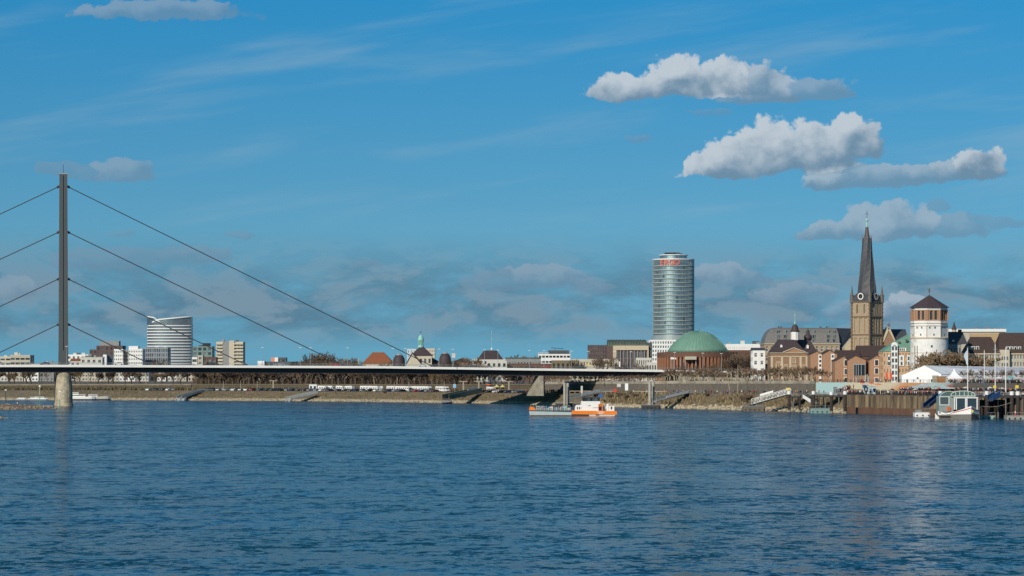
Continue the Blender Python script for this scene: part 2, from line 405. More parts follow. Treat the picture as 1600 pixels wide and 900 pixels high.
# ---------------------------------------------------------------- building kit
_UW = {}
def unit_window(style):
    if style in _UW: return _UW[style]
    glass, frame, bars, arch = {
        'white': (glassd, white, 1, 0), 'dark': (glassd, darkgrey, 1, 0), 'blue': (glassb, steel, 0, 0), 'cross': (glassd, white, 2, 0),
        'plain': (glassd, darkgrey, 0, 0), 'arch': (glassd, sand, 1, 1), 'archwhite': (glassb, white, 1, 1), 'archdark': (glassd, darkgrey, 0, 1), 'curtain': (glassb, white, 1, 0)}[style]
    m = MB()
    if arch:
        pts = [(-.5, 0), (.5, 0)] + [(.5 * cos(a), .72 + .28 * sin(a)) for a in [pi * k / 8 for k in range(9)]]
        m.add([(x, .04, z) for x, z in pts], [tuple(range(len(pts)))], 0)
        for i in range(len(pts)):
            (x, z), (u, w) = pts[i], pts[(i + 1) % len(pts)]
            m.quad((x, 0, z), (u, 0, w), (u * .84, 0, .5 + (w - .5) * .9), (x * .84, 0, .5 + (z - .5) * .9), 1)
    else:
        m.quad((-.5, .04, 0), (.5, .04, 0), (.5, .04, 1), (-.5, .04, 1), 0)
        for x0, x1, z0, z1_ in ((-.5, -.42, 0, 1), (.42, .5, 0, 1), (-.42, .42, 0, .06), (-.42, .42, .94, 1)):
            m.quad((x0, 0, z0), (x1, 0, z0), (x1, 0, z1_), (x0, 0, z1_), 1)
    if bars: m.quad((-.035, -.005, .06), (.035, -.005, .06), (.035, -.005, .94), (-.035, -.005, .94), 1)
    if bars > 1: m.quad((-.42, -.006, .6), (.42, -.006, .6), (.42, -.006, .66), (-.42, -.006, .66), 1)
    _UW[style] = m.mesh('window', [glass, frame]); return _UW[style]
def window(parent, x, y, z, w, h, style='white', ang=0.0):
    o = link('window', unit_window(style), parent, (x, y, z), ang); o.scale = (w, 1, h); return o
def wallgrid(m, win, O, ang, w, h, cols, rows, fw=.5, fh=.55, zlo=0.0, zhi=0.0, depth=.28, mi=0, mx=0.0):
    """wall plane with real openings; O is its lower left corner seen from outside, ang turns +x; win collects windows"""
    u = Vector((cos(ang), sin(ang), 0)); n = Vector((-sin(ang), cos(ang), 0)); O = Vector(O)
    P = lambda a, d, z: O + u * a + n * d + Vector((0, 0, z))
    if cols < 1 or rows < 1: m.quad(P(0, 0, 0), P(w, 0, 0), P(w, 0, h), P(0, 0, h), mi); return
    cw = (w - 2 * mx) / cols; ch = (h - zlo - zhi) / rows
    xs = [0.0]; zs = [0.0]
    for c in range(cols): xs += [mx + cw * (c + .5 - fw / 2), mx + cw * (c + .5 + fw / 2)]
    for r in range(rows): zs += [zlo + ch * (r + .5 - fh / 2), zlo + ch * (r + .5 + fh / 2)]
    xs.append(w); zs.append(h)
    for j in range(len(zs) - 1):
        if j % 2 == 0:
            m.quad(P(0, 0, zs[j]), P(w, 0, zs[j]), P(w, 0, zs[j + 1]), P(0, 0, zs[j + 1]), mi); continue
        for i in range(len(xs) - 1):
            a, b, c, d = xs[i], xs[i + 1], zs[j], zs[j + 1]
            if i % 2 == 0: m.quad(P(a, 0, c), P(b, 0, c), P(b, 0, d), P(a, 0, d), mi)
            else:
                m.quad(P(a, 0, c), P(b, 0, c), P(b, depth, c), P(a, depth, c), mi); m.quad(P(a, depth, d), P(b, depth, d), P(b, 0, d), P(a, 0, d), mi)
                m.quad(P(a, 0, c), P(a, depth, c), P(a, depth, d), P(a, 0, d), mi); m.quad(P(b, depth, c), P(b, 0, c), P(b, 0, d), P(b, depth, d), mi)
                q = P((a + b) / 2, depth - .05, c); win.append((q.x, q.y, q.z, b - a, d - c, ang))
def shell(m, win, x0, x1, y0, y1, z0, z1_, cols, rows, side=0, **k):
    """four walls with openings in front and, when side > 0, in both flanks; flat top"""
    w, d, h = x1 - x0, y1 - y0, z1_ - z0
    wallgrid(m, win, (x0, y0, z0), 0, w, h, cols, rows, **k)
    wallgrid(m, win, (x0, y1, z0), -pi / 2, d, h, side, rows if side else 0, **k)
    wallgrid(m, win, (x1, y0, z0), pi / 2, d, h, side, rows if side else 0, **k)
    m.quad((x1, y1, z0), (x0, y1, z0), (x0, y1, z1_), (x1, y1, z1_)); m.quad((x0, y0, z1_), (x1, y0, z1_), (x1, y1, z1_), (x0, y1, z1_))
def put_windows(parent, win, style):
    for x, y, z, w, h, a in win: window(parent, x, y, z, w, h, style, a)
def roof_gable(m, x0, x1, y0, y1, z, h, axis='x', mi=0, ov=.3):
    if axis == 'x':
        ym = (y0 + y1) / 2; m.prismx([(y0 - ov, z), (y1 + ov, z), (ym, z + h)], x0 - ov, x1 + ov, mi)
    else:
        xm = (x0 + x1) / 2; m.prism([(x0 - ov, z), (x1 + ov, z), (xm, z + h)], y0 - ov, y1 + ov, mi)
def roof_hip(m, x0, x1, y0, y1, z, h, inset=None, mi=0, ov=.4, ridge_y=.5):
    x0 -= ov; x1 += ov; y0 -= ov; y1 += ov; ins = (y1 - y0) / 2 if inset is None else inset; ym = y0 + (y1 - y0) * ridge_y
    a, b = (x0 + ins, ym, z + h), (x1 - ins, ym, z + h)
    v = [(x0, y0, z), (x1, y0, z), (x1, y1, z), (x0, y1, z), a, b]
    m.add(v, [(0, 1, 5, 4), (1, 2, 5), (2, 3, 4, 5), (3, 0, 4), (3, 2, 1, 0)], mi)
def bld(name, label, px0, px1, ytop, D, depth, wall, rows=None, cols=None, style='white', roof=None, roofh=0, roofm=None, side=2, zb=None, rot=0.0,
        fw=.5, fh=.55, group=None, cat='building', zlo=0.0, zhi=.5, parapet=None, clutter=0, zt=None, inset=None, mx=0.0):
    g = z2(px0) if D < 1500 else 9.3
    zb = g if zb is None else zb; x0, x1 = PX(px0, D), PX(px1, D); zt = PZ(ytop, D) if zt is None else zt
    w = (x1 - x0) / max(.3, cos(rot)); h = zt - zb; rows = max(1, round(h / 3.4)) if rows is None else rows; cols = max(1, round(w / 3.2)) if cols is None else cols
    t = thing(name, label, cat, ((x0 + x1) / 2, D + abs(sin(rot)) * w / 2, zb), rot, group)
    m = MB(); win = []
    shell(m, win, -w / 2, w / 2, 0, depth, 0, h, cols, rows, side, fw=fw, fh=fh, zlo=zlo, zhi=zhi, mx=mx)
    m.build('wall', wall, t); put_windows(t, win, style)
    if parapet:
        r = MB()
        for b in ((-w/2-.1, w/2+.1, -.12, .1), (-w/2-.1, w/2+.1, depth-.1, depth+.12), (-w/2-.1, -w/2+.1, .1, depth-.1), (w/2-.1, w/2+.1, .1, depth-.1)): r.box(*b, h, h + .55)
        r.build('parapet', parapet, t)
    if roof:
        r = MB()
        if roof == 'hip': roof_hip(r, -w / 2, w / 2, 0, depth, h, roofh, inset)
        elif roof == 'gable': roof_gable(r, -w / 2, w / 2, 0, depth, h, roofh, 'x')
        elif roof == 'front': roof_gable(r, -w / 2, w / 2, 0, depth, h, roofh, 'y')
        elif roof == 'flat': r.box(-w/2-.25, w/2+.25, -.25, depth+.25, h + .004, h + roofh)
        r.build('roof', roofm, t)
    for k in range(clutter):
        r = MB(); a = rnd.uniform(-w * .42, w * .3); b = rnd.uniform(1, depth * .6); s_ = rnd.uniform(1, 3.2)
        top = h + (.56 if parapet else (roofh if roof == 'flat' else 0)) - .05
        r.box(a, a + s_, b, b + s_, top, top + rnd.uniform(.8, 2)); r.build('roof_unit', rnd.choice([greywall, darkgrey, offwhite]), t)
    return t, w, h

# ---------------------------------------------------------------- the road bridge
BY = lambda x: 1215 + (x + 200.4) * 0.19
bang = math.atan(0.19)
bd = Vector((cos(bang), sin(bang), 0)); bn = Vector((-sin(bang), cos(bang), 0))
BZ = [(-900, 17.4), (-228, 18.2), (-200, 18.2), (-60, 17.65), (0, 16.75), (12, 16.6), (67, 16.0), (130, 14.6), (240, 12.0)]
bridge = thing('cable_stayed_bridge', 'long white edged road bridge with one tall grey pylon and stay cables', 'bridge', (-200.4, 1215, 0), bang)
def BL_(x, off, z):          # to bridge-local coordinates; x is the world x on the axis
    return ((x + 200.4) / cos(bang), off, z)
xs = [-1000, -600, -300] + list(range(-240, 130, 10)) + [150, 240]
def ribbon(name, o0, o1, dz0, dz1, m_, x_from=-1000, x_to=240):
    m = MB(); pts = [x for x in xs if x_from <= x <= x_to]
    for a, b in zip(pts, pts[1:]):
        za, zb = lerp(BZ, a), lerp(BZ, b)
        v = [BL_(a, o0, za + dz0), BL_(a, o1, za + dz0), BL_(a, o1, za + dz1), BL_(a, o0, za + dz1), BL_(b, o0, zb + dz0), BL_(b, o1, zb + dz0), BL_(b, o1, zb + dz1), BL_(b, o0, zb + dz1)]
        m.add(v, [(0, 4, 5, 1), (1, 5, 6, 2), (2, 6, 7, 3), (3, 7, 4, 0), (0, 1, 2, 3), (7, 6, 5, 4)])
    return m.build(name, m_, bridge)
ribbon('deck_slab', -16.8, 16.8, -.75, -.12, concrete)
ribbon('carriageway', -15.2, -1.8, -.116, .02, asphalt); ribbon('carriageway', 1.8, 15.2, -.116, .02, asphalt)
ribbon('fascia', -17.1, -16.804, -.95, .08, white); ribbon('fascia', 16.804, 17.1, -.95, .08, white)
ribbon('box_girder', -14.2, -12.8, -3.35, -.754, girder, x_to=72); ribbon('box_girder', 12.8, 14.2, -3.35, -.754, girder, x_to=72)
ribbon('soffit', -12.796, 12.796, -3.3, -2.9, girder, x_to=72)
m = MB()
pts = [x for x in xs if x <= 130]
for a, b in zip(pts, pts[1:]):
    for z in (.62, 1.1):
        m.bar(BL_(a, -16.6, lerp(BZ, a) + z), BL_(b, -16.6, lerp(BZ, b) + z), .05)
k = -240.0
while k < 128:
    z = lerp(BZ, k); m.bar(BL_(k, -16.6, z), BL_(k, -16.6, z + 1.1), .035); k += 2.5
tag(m.build('railing', steel, bridge), kind='stuff')
# pylon: two boxes with a recessed joint, its foot on the deck
PT = PZ(272.5, 1215)
m = MB(); zd = 18.2
def taper(m, x0, x1, X0, X1, y0, y1, z0, z1_):
    v = [(x0, y0, z0), (x1, y0, z0), (x1, y1, z0), (x0, y1, z0), (X0, y0, z1_), (X1, y0, z1_), (X1, y1, z1_), (X0, y1, z1_)]
    m.add(v, [(3, 2, 1, 0), (4, 5, 6, 7), (0, 1, 5, 4), (1, 2, 6, 5), (2, 3, 7, 6), (3, 0, 4, 7)])
for s_ in (-1, 1):
    a, b = sorted((s_ * .16, s_ * 2.12)); c, d = sorted((s_ * .16, s_ * 1.72)); taper(m, a, b, c, d, -1.5, 1.5, zd + 6.5, PT)
taper(m, -2.25, 2.25, -2.12, 2.12, -1.52, 1.52, zd - .3, zd + 6.5)
m.box(-.16, .16, -.9, .9, zd + 6.5, PT - .4)
m.build('pylon', pylonm, bridge)
m = MB(); m.box(-2.0, 2.0, -1.7, 1.7, PT, PT + .45); m.build('pylon_cap', steel, bridge)
m = MB(); m.bar((0, 0, PT + .45), (0, 0, PT + 4.5), .09); m.build('mast', darksteel, bridge)
for ya, yb, xr in ((291, 570.5, 677), (362, 570.8, 539), (435, 570.6, 390), (506, 570.4, 246)):
    za = PZ(ya, 1215); xx = PX(xr, 1240) + 200.4; zb = lerp(BZ, xx - 200.4)
    for s_ in (-1, 1):
        e = (s_ * xx / cos(bang), 0, zb + .1)
        m = MB(); m.bar((s_ * 1.6, 0, za), e, .21, 6); cb = m.build('stay_cable', darksteel, bridge)
        m = MB(); m.bar((s_ * 1.5, 0, za + .1), (s_ * 2.9, 0, za - .6), .55, 8); m.build('cable_socket', darksteel, cb)
        m = MB(); m.bar(e, Vector(e) + Vector((-s_ * 1.8, 0, .9)), .5, 8); m.build('cable_socket', darksteel, cb)
# piers
def stadium(hx, y0, y1, n=10):
    return [(hx * cos(t), y0 - 0 + hx * sin(t)) for t in [pi + pi * k / n for k in range(n + 1)]] + [(hx * cos(t), y1 + hx * sin(t)) for t in [pi * k / n for k in range(n + 1)]]
def loft(m, secs, mi=0):
    n = len(secs[0][0]); vs = []
    for poly, z in secs: vs += [(x, y, z) for x, y in poly]
    fs = [(i * n + k, i * n + (k + 1) % n, (i + 1) * n + (k + 1) % n, (i + 1) * n + k) for i in range(len(secs) - 1) for k in range(n)]
    fs.append(tuple((len(secs) - 1) * n + k for k in range(n))); m.add(vs, fs, mi)
m = MB()
prof = [(4.15, -3), (3.95, 1.2), (3.75, 1.3), (3.7, 5), (3.5, 9), (3.15, 12.5), (2.8, 14.8)]
loft(m, [(stadium(r, -13 + (4.15 - r) * 1.2, 13 - (4.15 - r) * .6), z) for r, z in prof])
m.build('river_pier', pierstone, bridge, smooth=False)
# courses of stone standing a little proud
m = MB()
for i in range(12):
    z = 1.6 + i * 1.1; r = lerp([(a, b) for b, a in prof], z)
    loft(m, [(stadium(r + .03, -13 + (4.15 - r) * 1.2, 13), z), (stadium(r + .03, -13 + (4.15 - r) * 1.2, 13), z + .95)])
m.build('stone_course', pierstone, bridge)
xp = PX(839, 1250); lp = BL_(xp, 0, 0)
zb_ = lerp(BZ, xp) - 3.3
m = MB(); v = []
for z, a, b in ((4.2, -6.0, -.3), (zb_, -1.9, -.5)):
    v += [(lp[0] + a, -17.4, z), (lp[0] + b, -17.4, z), (lp[0] + b, -6, z), (lp[0] + a, -6, z)]
m.add(v, [(3, 2, 1, 0), (4, 5, 6, 7), (0, 1, 5, 4), (1, 2, 6, 5), (2, 3, 7, 6), (3, 0, 4, 7)]); m.build('bank_pier', concrete, bridge)
m = MB(); m.bar((lp[0] + .1, -16.2, 4.6), (lp[0] + .1, -16.2, zb_), .18, 6); m.build('drain_pipe', darksteel, bridge)
xe = 74; le = BL_(xe, 0, 0)
m = MB(); m.box(le[0], le[0] + 60, -14.5, 14.5, 6, lerp(BZ, xe + 58) - .76); m.build('abutment', concrete, bridge)
# bridge lamps: each stands on the deck
m = MB(); m.bar((0, 0, 0), (0, 0, 8.1), .11, 6, r2=.07); pole = m.mesh('pole', steel)
m = MB(); m.box(-.55, .55, -.2, .2, 8.1, 8.3); head = m.mesh('lamp_head', white)
first = None
near = {104: 'beside the pylon foot', 245: 'before the round striped tower', 258: 'left of the green glass office', 410: 'before the low pink topped block', 469: 'before the tree clump',
        485: 'behind the second cable', 543: 'before the pale bare trees', 614: 'before the orange roof', 633: 'before the gabled court house', 686: 'before the plum domed turret', 707: 'beside the white board',
        757: 'before the dark hipped villa', 778: 'right of the dark hipped villa', 827: 'before the brown terrace', 850: 'before the white flat office', 893: 'right of the white flat office', 919: 'before the brown office',
        960: 'before the barrel roofed hall', 986: 'before the hall pillars', 1054: 'before the concert hall drum', 1098: 'under the middle of the green dome', 1127: 'under the right edge of the green dome'}
for i, (p, txt) in enumerate(near.items()):
    x = PX(p, 1200); y_ = 0
    for _ in range(6): Dd = BY(x) - 16.2; x = PX(p, Dd)
    z = lerp(BZ, x)
    if first is None:
        first = thing('street_lamp', 'thin pale lamp post on the bridge deck ' + txt, 'lamp', (x, BY(x) - 16.2, z), bang, 'lamp posts along the bridge')
        link('pole', pole, first); link('lamp_head', head, first); remember(first); lamp0 = first
    else: dup(lamp0, (x, BY(x) - 16.2, z), bang, 'thin pale lamp post on the bridge deck ' + txt)

# ---------------------------------------------------------------- skyline beyond the bridge, left to right
bld('office_block', 'cream office block at the far left above the bridge', 0, 17, 557, 1900, 14, cream, style='dark', fw=.8, fh=.4, clutter=1)
bld('office_block', 'cream office block with grey flank and window bands left of the pylon', 16, 47, 556, 1860, 16, palecream, style='dark', fw=.85, fh=.42, clutter=3, parapet=cream)
bld('apartment_house', 'low pale roofed house just left of the pylon', 48, 62, 568.5, 1700, 10, palecream)
bld('apartment_house', 'low grey roofed house touching the pylon foot', 63, 92, 567, 1720, 10, greywall, clutter=2)
bld('office_block', 'white stepped office block right of the pylon', 105, 140, 554, 2000, 16, white, style='curtain', clutter=3)
bld('apartment_house', 'low red roofed house right of the pylon', 110, 133, 564, 1750, 9, offwhite, roof='gable', roofh=1.6, roofm=orangeroof)
bld('apartment_house', 'low white roofed house with rounded dormers', 126, 160, 559, 1730, 9, offwhite, clutter=5, roof='flat', roofh=.5, roofm=offwhite)
bld('office_tower', 'dark brown ribbed office with a grey stepped top', 140, 152, 546, 2120, 14, brownclad, style='dark', fw=.45)
t, w, h = bld('office_tower', 'large plum brown ribbed office behind the white twin blocks', 150.5, 191.5, 540, 2100, 18, brownclad, style='dark', fw=.4, fh=.6)
m = MB(); m.box(-w * .38, w * .34, 3, 12, h, h + 3.6); m.build('plant_room', greywall, t)
bld('office_block', 'narrow white slab with glass flank beside the brown office', 161, 166.5, 554, 1800, 8, white, rows=1, cols=1, fw=.1, fh=.1)
bld('office_block', 'teal glass fronted low office between white slabs', 166.5, 178.5, 556, 1805, 9, darkgrey, style='blue', fw=.85, fh=.8)
bld('office_block', 'white office block with five window rows left of its twin', 178, 192, 545.5, 1760, 14, white, rows=8, cols=5, style='dark', fw=.45, fh=.45)
bld('office_block', 'grey link wing between two white blocks', 192, 201.5, 546.5, 1764, 12, greywall, rows=8, cols=3, style='dark', fw=.45, fh=.5)  # grey concrete walls, unlike the white blocks beside it
t, w, h = bld('office_block', 'white office block with a raised stair head and five window rows', 201, 222.5, 545, 1750, 14, white, rows=8, cols=8, style='dark', fw=.42, fh=.45)
m = MB(); m.box(-w/2, w * .18, .3, 8, h, h + 1.8); m.build('stair_head', white, t)
bld('office_block', 'long grey blue glass office before the round striped tower', 222.5, 262, 543, 1775, 16, mat('grey_blue_cladding', (.24, .27, .30), .5), rows=7, cols=14, style='blue', fw=.6, fh=.75)
# round striped tower
def striped_tower():
    D = 2900; k = D / F; cx = PX(265.5, D + 20); t = thing('office_tower', 'tall curved glass tower with white floor bands and a slanting crown', 'building', (cx, D + 20, 9.3))
    hw = 34.6 * k; Rr = 30.0
    def plan(off=0.0, n=40):
        v = []
        for i in range(n + 1):
            u = -1 + 2 * i / n; x = u * (hw + off); y = -14 * sqrt(max(0, 1 - .82 * u * u)) - off * .8; v.append((x, y))
        return v + [(hw + off, 12), (-hw - off, 12)]
    gl = MB(); P0 = plan(-.55)
    n = len(P0)
    topf = lambda x: (PZ(lerp([(-hw, 509), (-hw * .72, 503), (-hw * .45, 499.5), (hw * .3, 497), (hw, 494.5)], x), D) - 9.3)
    vs = [(x, y, 0) for x, y in P0] + [(x, y, topf(x)) for x, y in P0]
    gl.add(vs, [(i, (i + 1) % n, (i + 1) % n + n, i + n) for i in range(n)] + [tuple(range(n, 2 * n))])
    mgl = mat('tower_glass', (.24, .28, .29), .32, .85, var=.35, scale=.12, stretch=(1, 1, .5), spec=.8)
    gl.build('glass_skin', mgl, t, smooth=False)
    # raised left shell
    m = MB(); P1 = [p for p in plan(.15) if p[0] < -hw * .40 and p[1] < 11]
    for a, b in zip(P1, P1[1:]):
        f = lambda x: PZ(lerp([(-hw, 495), (-hw * .66, 496.5), (-hw * .40, 503.5)], x), D) - 9.3
        g_ = lambda x: PZ(lerp([(-hw, 508.5), (-hw * .6, 505)], x), D) - 9.3
        m.quad((*a, g_(a[0])), (*b, g_(b[0])), (*b, f(b[0])), (*a, f(a[0])), 0)
        m.quad((a[0], a[1] - .25, f(a[0])), (b[0], b[1] - .25, f(b[0])), (b[0], b[1] - .25, f(b[0]) + 1.0), (a[0], a[1] - .25, f(a[0]) + 1.0), 1)
        m.quad((a[0], a[1] - .25, f(a[0]) + 1), (b[0], b[1] - .25, f(b[0]) + 1), (b[0], b[1] + .6, f(b[0]) + 1), (a[0], a[1] + .6, f(a[0]) + 1), 1)
    m.build('crown_shell', [mgl, white], t)
    # white slanting rim of the right shell
    m = MB(); P1 = [p for p in plan(.1) if p[0] > -hw * .78 and p[1] < 11]
    for a, b in zip(P1, P1[1:]):
        f = topf
        m.quad((a[0], a[1] - .3, f(a[0]) - .3), (b[0], b[1] - .3, f(b[0]) - .3), (b[0], b[1] - .3, f(b[0]) + .9), (a[0], a[1] - .3, f(a[0]) + .9))
        m.quad((a[0], a[1] - .3, f(a[0]) + .9), (b[0], b[1] - .3, f(b[0]) + .9), (b[0], b[1] + .8, f(b[0]) + .9), (a[0], a[1] + .8, f(a[0]) + .9))
    m.build('crown_rim', white, t)
    P1 = plan(0.0)
    y = 508.5
    while y < 582:
        m = MB(); z = PZ(y, D) - 9.3; pb = [p for p in P1]
        m.prismz(pb, z - .45, z + .45); m.build('floor_band', white, t); y += 4.62
    m = MB(); P2 = plan(-.35)
    for i in range(0, len(P2) - 2, 1): m.bar((P2[i][0], P2[i][1], 0), (P2[i][0], P2[i][1], topf(P2[i][0]) - 2), .14)
    m.build('mullions', steel, t)
striped_tower()
t, w, h = bld('office_block', 'green glass office with a dark rooftop cabin', 301, 331.5, 541, 2000, 16, mat('green_cladding', (.14, .22, .20), .5), style='blue', fw=.8, fh=.7, clutter=4)
m = MB(); m.box(w * .02, w * .36, 1, 8, h, h + 2.3); m.build('rooftop_cabin', blackm, t)
bld('office_block', 'small white banded block below the green glass office', 300, 308, 558, 1800, 8, white, style='dark', fw=.9, fh=.5)
bld('office_block', 'narrow cream stair block below the green glass office', 309, 317, 555, 1795, 8, palecream, cols=1)
bld('office_block', 'dark brick block between the green office and the cream tower', 317, 338, 558, 1810, 9, brickdark, style='blue', fw=.6)
# cream residential tower with balconies
t, w, h = bld('apartment_tower', 'cream residential tower with stacked balconies on both wings', 338, 380, 534, 1900, 14, cream, rows=16, cols=9, style='dark', fw=.35, fh=.3, clutter=3)
for i in range(15):
    z = h - 1.9 - i * 2.32
    if z < 3: break
    for a, b in ((-w/2, -w/2 + 4.6), (w/2 - 6.2, w/2)):
        m = MB(); m.box(a, b, -1.5, -.01, z, z + 1.05); m.build('balcony', cream, t)
m = MB(); m.box(-w/2 + 4.61, -w/2 + 9.0, -1.1, -.01, 0, h + .2); m.build('stair_shaft', greywall, t)
m = MB(); m.box(-w/2 + 9.01, w/2 - 6.21, -1.3, -.01, 0, h + .8); m.build('middle_shaft', cream, t)
t, w, h = bld('office_block', 'low dark window banded office with a white end wall', 413, 473, 565, 1760, 14, darkgrey, style='blue', fw=.9, fh=.5)
bld('office_block', 'small white patterned cube at the end of the dark office', 402.5, 413, 564, 1756, 10, white, rows=3, cols=3, style='plain', fw=.2, fh=.2)
t, w, h = bld('office_block', 'rooftop block with pink and white panels', 424, 447, 558.5, 1850, 10, darkgrey, style='blue', fw=.7)
m = MB(); m.box(-w/2 - .1, -w/2 + 2.2, -.3, -.01, h - 4, h); m.build('facing_panel', mat('salmon_panel', (.62, .22, .15), .6), t)
m = MB(); m.box(-w/2 + 2.25, -w/2 + 4.6, -.3, -.01, h - 4, h); m.build('facing_panel', white, t)
bld('court_house', 'broad building under a large orange hipped tile roof', 566, 614, 568.5, 1650, 20, cream, roof='hip', roofh=7.1, roofm=orangeroof, inset=6.2)
def domed_turret(px0, px1, ytop, yfin, D, label):
    k = D / F; cx = PX((px0 + px1) / 2, D + 4); r = (px1 - px0) * k / 2
    t = thing('domed_turret_house', label, 'building', (cx, D + 4, 9.3)); zt = PZ(ytop, D) - 9.3
    m = MB(); m.lathe([(r, 0), (r, zt * .45)], 12); m.build('wall', brickchurch, t)
    m = MB(); m.lathe([(r * 1.04, zt * .45), (r * 1.05, zt * .55), (r * 1.03, zt * .72), (r * .9, zt * .88), (r * .6, zt)], 16); m.build('dome', plumroof, t, smooth=True)
    m = MB(); zf = PZ(yfin, D) - 9.3
    m.lathe([(r * .5, zt), (r * .3, zt + (zf - zt) * .4), (.12, zt + (zf - zt) * .55), (.06, zf)], 8); m.build('finial', steel, t)
domed_turret(614, 633, 555, 549.5, 1640, 'plum domed round turret between the orange roof and the gabled church')
domed_turret(686, 705, 552.5, 547.5, 1640, 'plum domed round turret with a white cap left of the white board')
# gabled building with green lantern
def lantern_house():
    D = 1640; k = D / F; cx = PX(657, D + 8); t = thing('lantern_church', 'cream gabled building with dark pyramid roof and green copper lantern', 'church', (cx, D + 8, 9.3))
    Z = lambda y: PZ(y, D) - 9.3; X_ = lambda p: (p - 657) * k
    m = MB(); win = []; shell(m, win, X_(641), X_(675), -4, 10, 0, Z(555), 5, 3, 2, zhi=1); m.build('wall', cream, t); put_windows(t, win, 'dark')
    m = MB(); m.add([(X_(642), -4.5, Z(555.5)), (X_(676), -4.5, Z(555.5)), (X_(676), 10.5, Z(555.5)), (X_(642), 10.5, Z(555.5)), (X_(656), 2, Z(541)), (X_(661), 2, Z(541)), (X_(661), 4, Z(541)), (X_(656), 4, Z(541))],
        [(0, 1, 5, 4), (1, 2, 6, 5), (2, 3, 7, 6), (3, 0, 4, 7), (4, 5, 6, 7), (3, 2, 1, 0)]); m.build('roof', plumroof, t)
    m = MB(); m.prism([(X_(636), 0), (X_(658), 0), (X_(658), Z(568)), (X_(645), Z(553)), (X_(636), Z(568))], -9, -4.6); m.build('gable_wing', cream, t)
    m = MB(); a, b, c = (X_(658.5), Z(569)), (X_(645), Z(552)), (X_(635.5), Z(569))
    m.prism([a, (a[0], a[1] + .7), (b[0], b[1] + .7), b], -9.4, -4.59); m.prism([b, (b[0], b[1] + .7), (c[0], c[1] + .7), c], -9.4, -4.59); m.build('gable_coping', brownroof, t)
    lx = X_(657.2)
    m = MB(); m.lathe([(2.1, Z(548)), (1.75, Z(541)), (1.5, Z(539))], 8, (lx, 3)); m.lathe([(1.75, Z(532)), (1.8, Z(530)), (1.55, Z(527.5)), (1.0, Z(524.5)), (.25, Z(522.5))], 8, (lx, 3))
    for i in range(8):
        a_ = 2 * pi * i / 8 + .3; m.bar((lx + 1.45 * cos(a_), 3 + 1.45 * sin(a_), Z(539)), (lx + 1.45 * cos(a_), 3 + 1.45 * sin(a_), Z(532)), .28)
    m.lathe([(1.0, Z(539)), (1.0, Z(532))], 8, (lx, 3)); m.build('lantern', coppale, t)
    m = MB(); m.bar((lx, 3, Z(522.7)), (lx, 3, Z(516.5)), .09); m.bar((lx - .9, 3, Z(518.6)), (lx + .9, 3, Z(518.2)), .09); m.build('weather_vane', darksteel, t)
    m = MB()
    for p in (664, 660): m.box(X_(p), X_(p) + 1, -2, -.5, Z(551), Z(547.5))
    m.build('dormer', plumroof, t)
lantern_house()
bld('office_block', 'pale blue white slab behind the green lantern', 636, 650.5, 545, 2100, 12, mat('pale_blue_panel', (.45, .52, .56), .6), rows=7, cols=3, style='blue', fw=.2, fh=.5)
bld('office_block', 'beige slab block right of the green lantern', 665, 679.5, 544.5, 2100, 12, cream, rows=8, cols=6, style='dark', fw=.4, fh=.35)
bld('long_house', 'low dark roofed range between the lantern and the domed turret', 660, 688, 566, 1650, 12, brickchurch, roof='hip', roofh=2.6, roofm=brownroof)
bld('long_house', 'long dark roofed range right of the domed turret', 705, 738, 566, 1655, 12, brickchurch, roof='hip', roofh=2.5, roofm=brownroof)
t, w, h = bld('villa', 'white villa under a dark hipped roof with a white finial', 738, 790, 561, 1600, 14, offwhite, style='dark')
m = MB(); roof_hip(m, -w * .32, w * .40, 0, 14, h, PZ(547.5, 1600) - 9.3 - h, 3.6); m.build('roof', plumroof, t)
m = MB(); zz = PZ(547.5, 1600) - 9.3; m.lathe([(.2, zz), (.6, zz + .5), (.6, zz + 1.1), (.1, zz + 1.7)], 8, (w * .08, 7)); m.bar((w * .08, 7, zz + 1.6), (w * .08, 7, zz + 12), .05); m.build('finial', white, t)
bld('apartment_house', 'small white fronted house with a red corner at the bridge rail', 760, 792, 564, 1560, 10, offwhite, style='dark')
bld('terrace', 'long green grey roofed hall behind the bridge', 790, 845, 560.5, 1700, 20, greywall, rows=2, cols=12, style='blue', roof='flat', roofh=.8, roofm=copdark)
bld('terrace', 'long brown red terrace right behind the bridge rail', 792, 892, 568, 1620, 12, brickdark, rows=2, cols=26, style='dark')
t, w, h = bld('office_block', 'white flat roofed office with a dark window band and roof terrace', 841, 891, 552, 1750, 18, white, rows=5, cols=9, style='plain', fw=.8, fh=.4)
m = MB(); m.box(-w * .18, w * .46, -1.2, 16, h + .3, h + 1.9); m.build('roof', darkgrey, t)
m = MB(); m.box(-w/2 - .3, w/2 + .3, -.6, 18.3, h + .003, h + .3); m.build('roof_edge', white, t)
m = MB(); m.bar((w * .03, 5, h + 1.9), (w * .03, 5, h + 3.4), .1); m.bar((-w * .1, 5, h + 3.6), (w * .3, 5, h + 3.0), .16); m.build('aerial', darksteel, t)
bld('terrace', 'pale beige low building left of the brown office', 892, 966, 561, 1640, 14, cream, rows=3, cols=16, style='plain', fw=.3, fh=.4)
bld('terrace', 'ivy covered low wall house before the beige building', 862, 905, 563, 1600, 8, mat('ochre_render', (.17, .135, .085), .9), rows=2, cols=6, style='dark')
bld('office_block', 'brown brick office with three window rows left of the barrel roof', 919, 949, 539, 1780, 14, brownclad, rows=8, cols=8, style='blue', fw=.5, fh=.4)
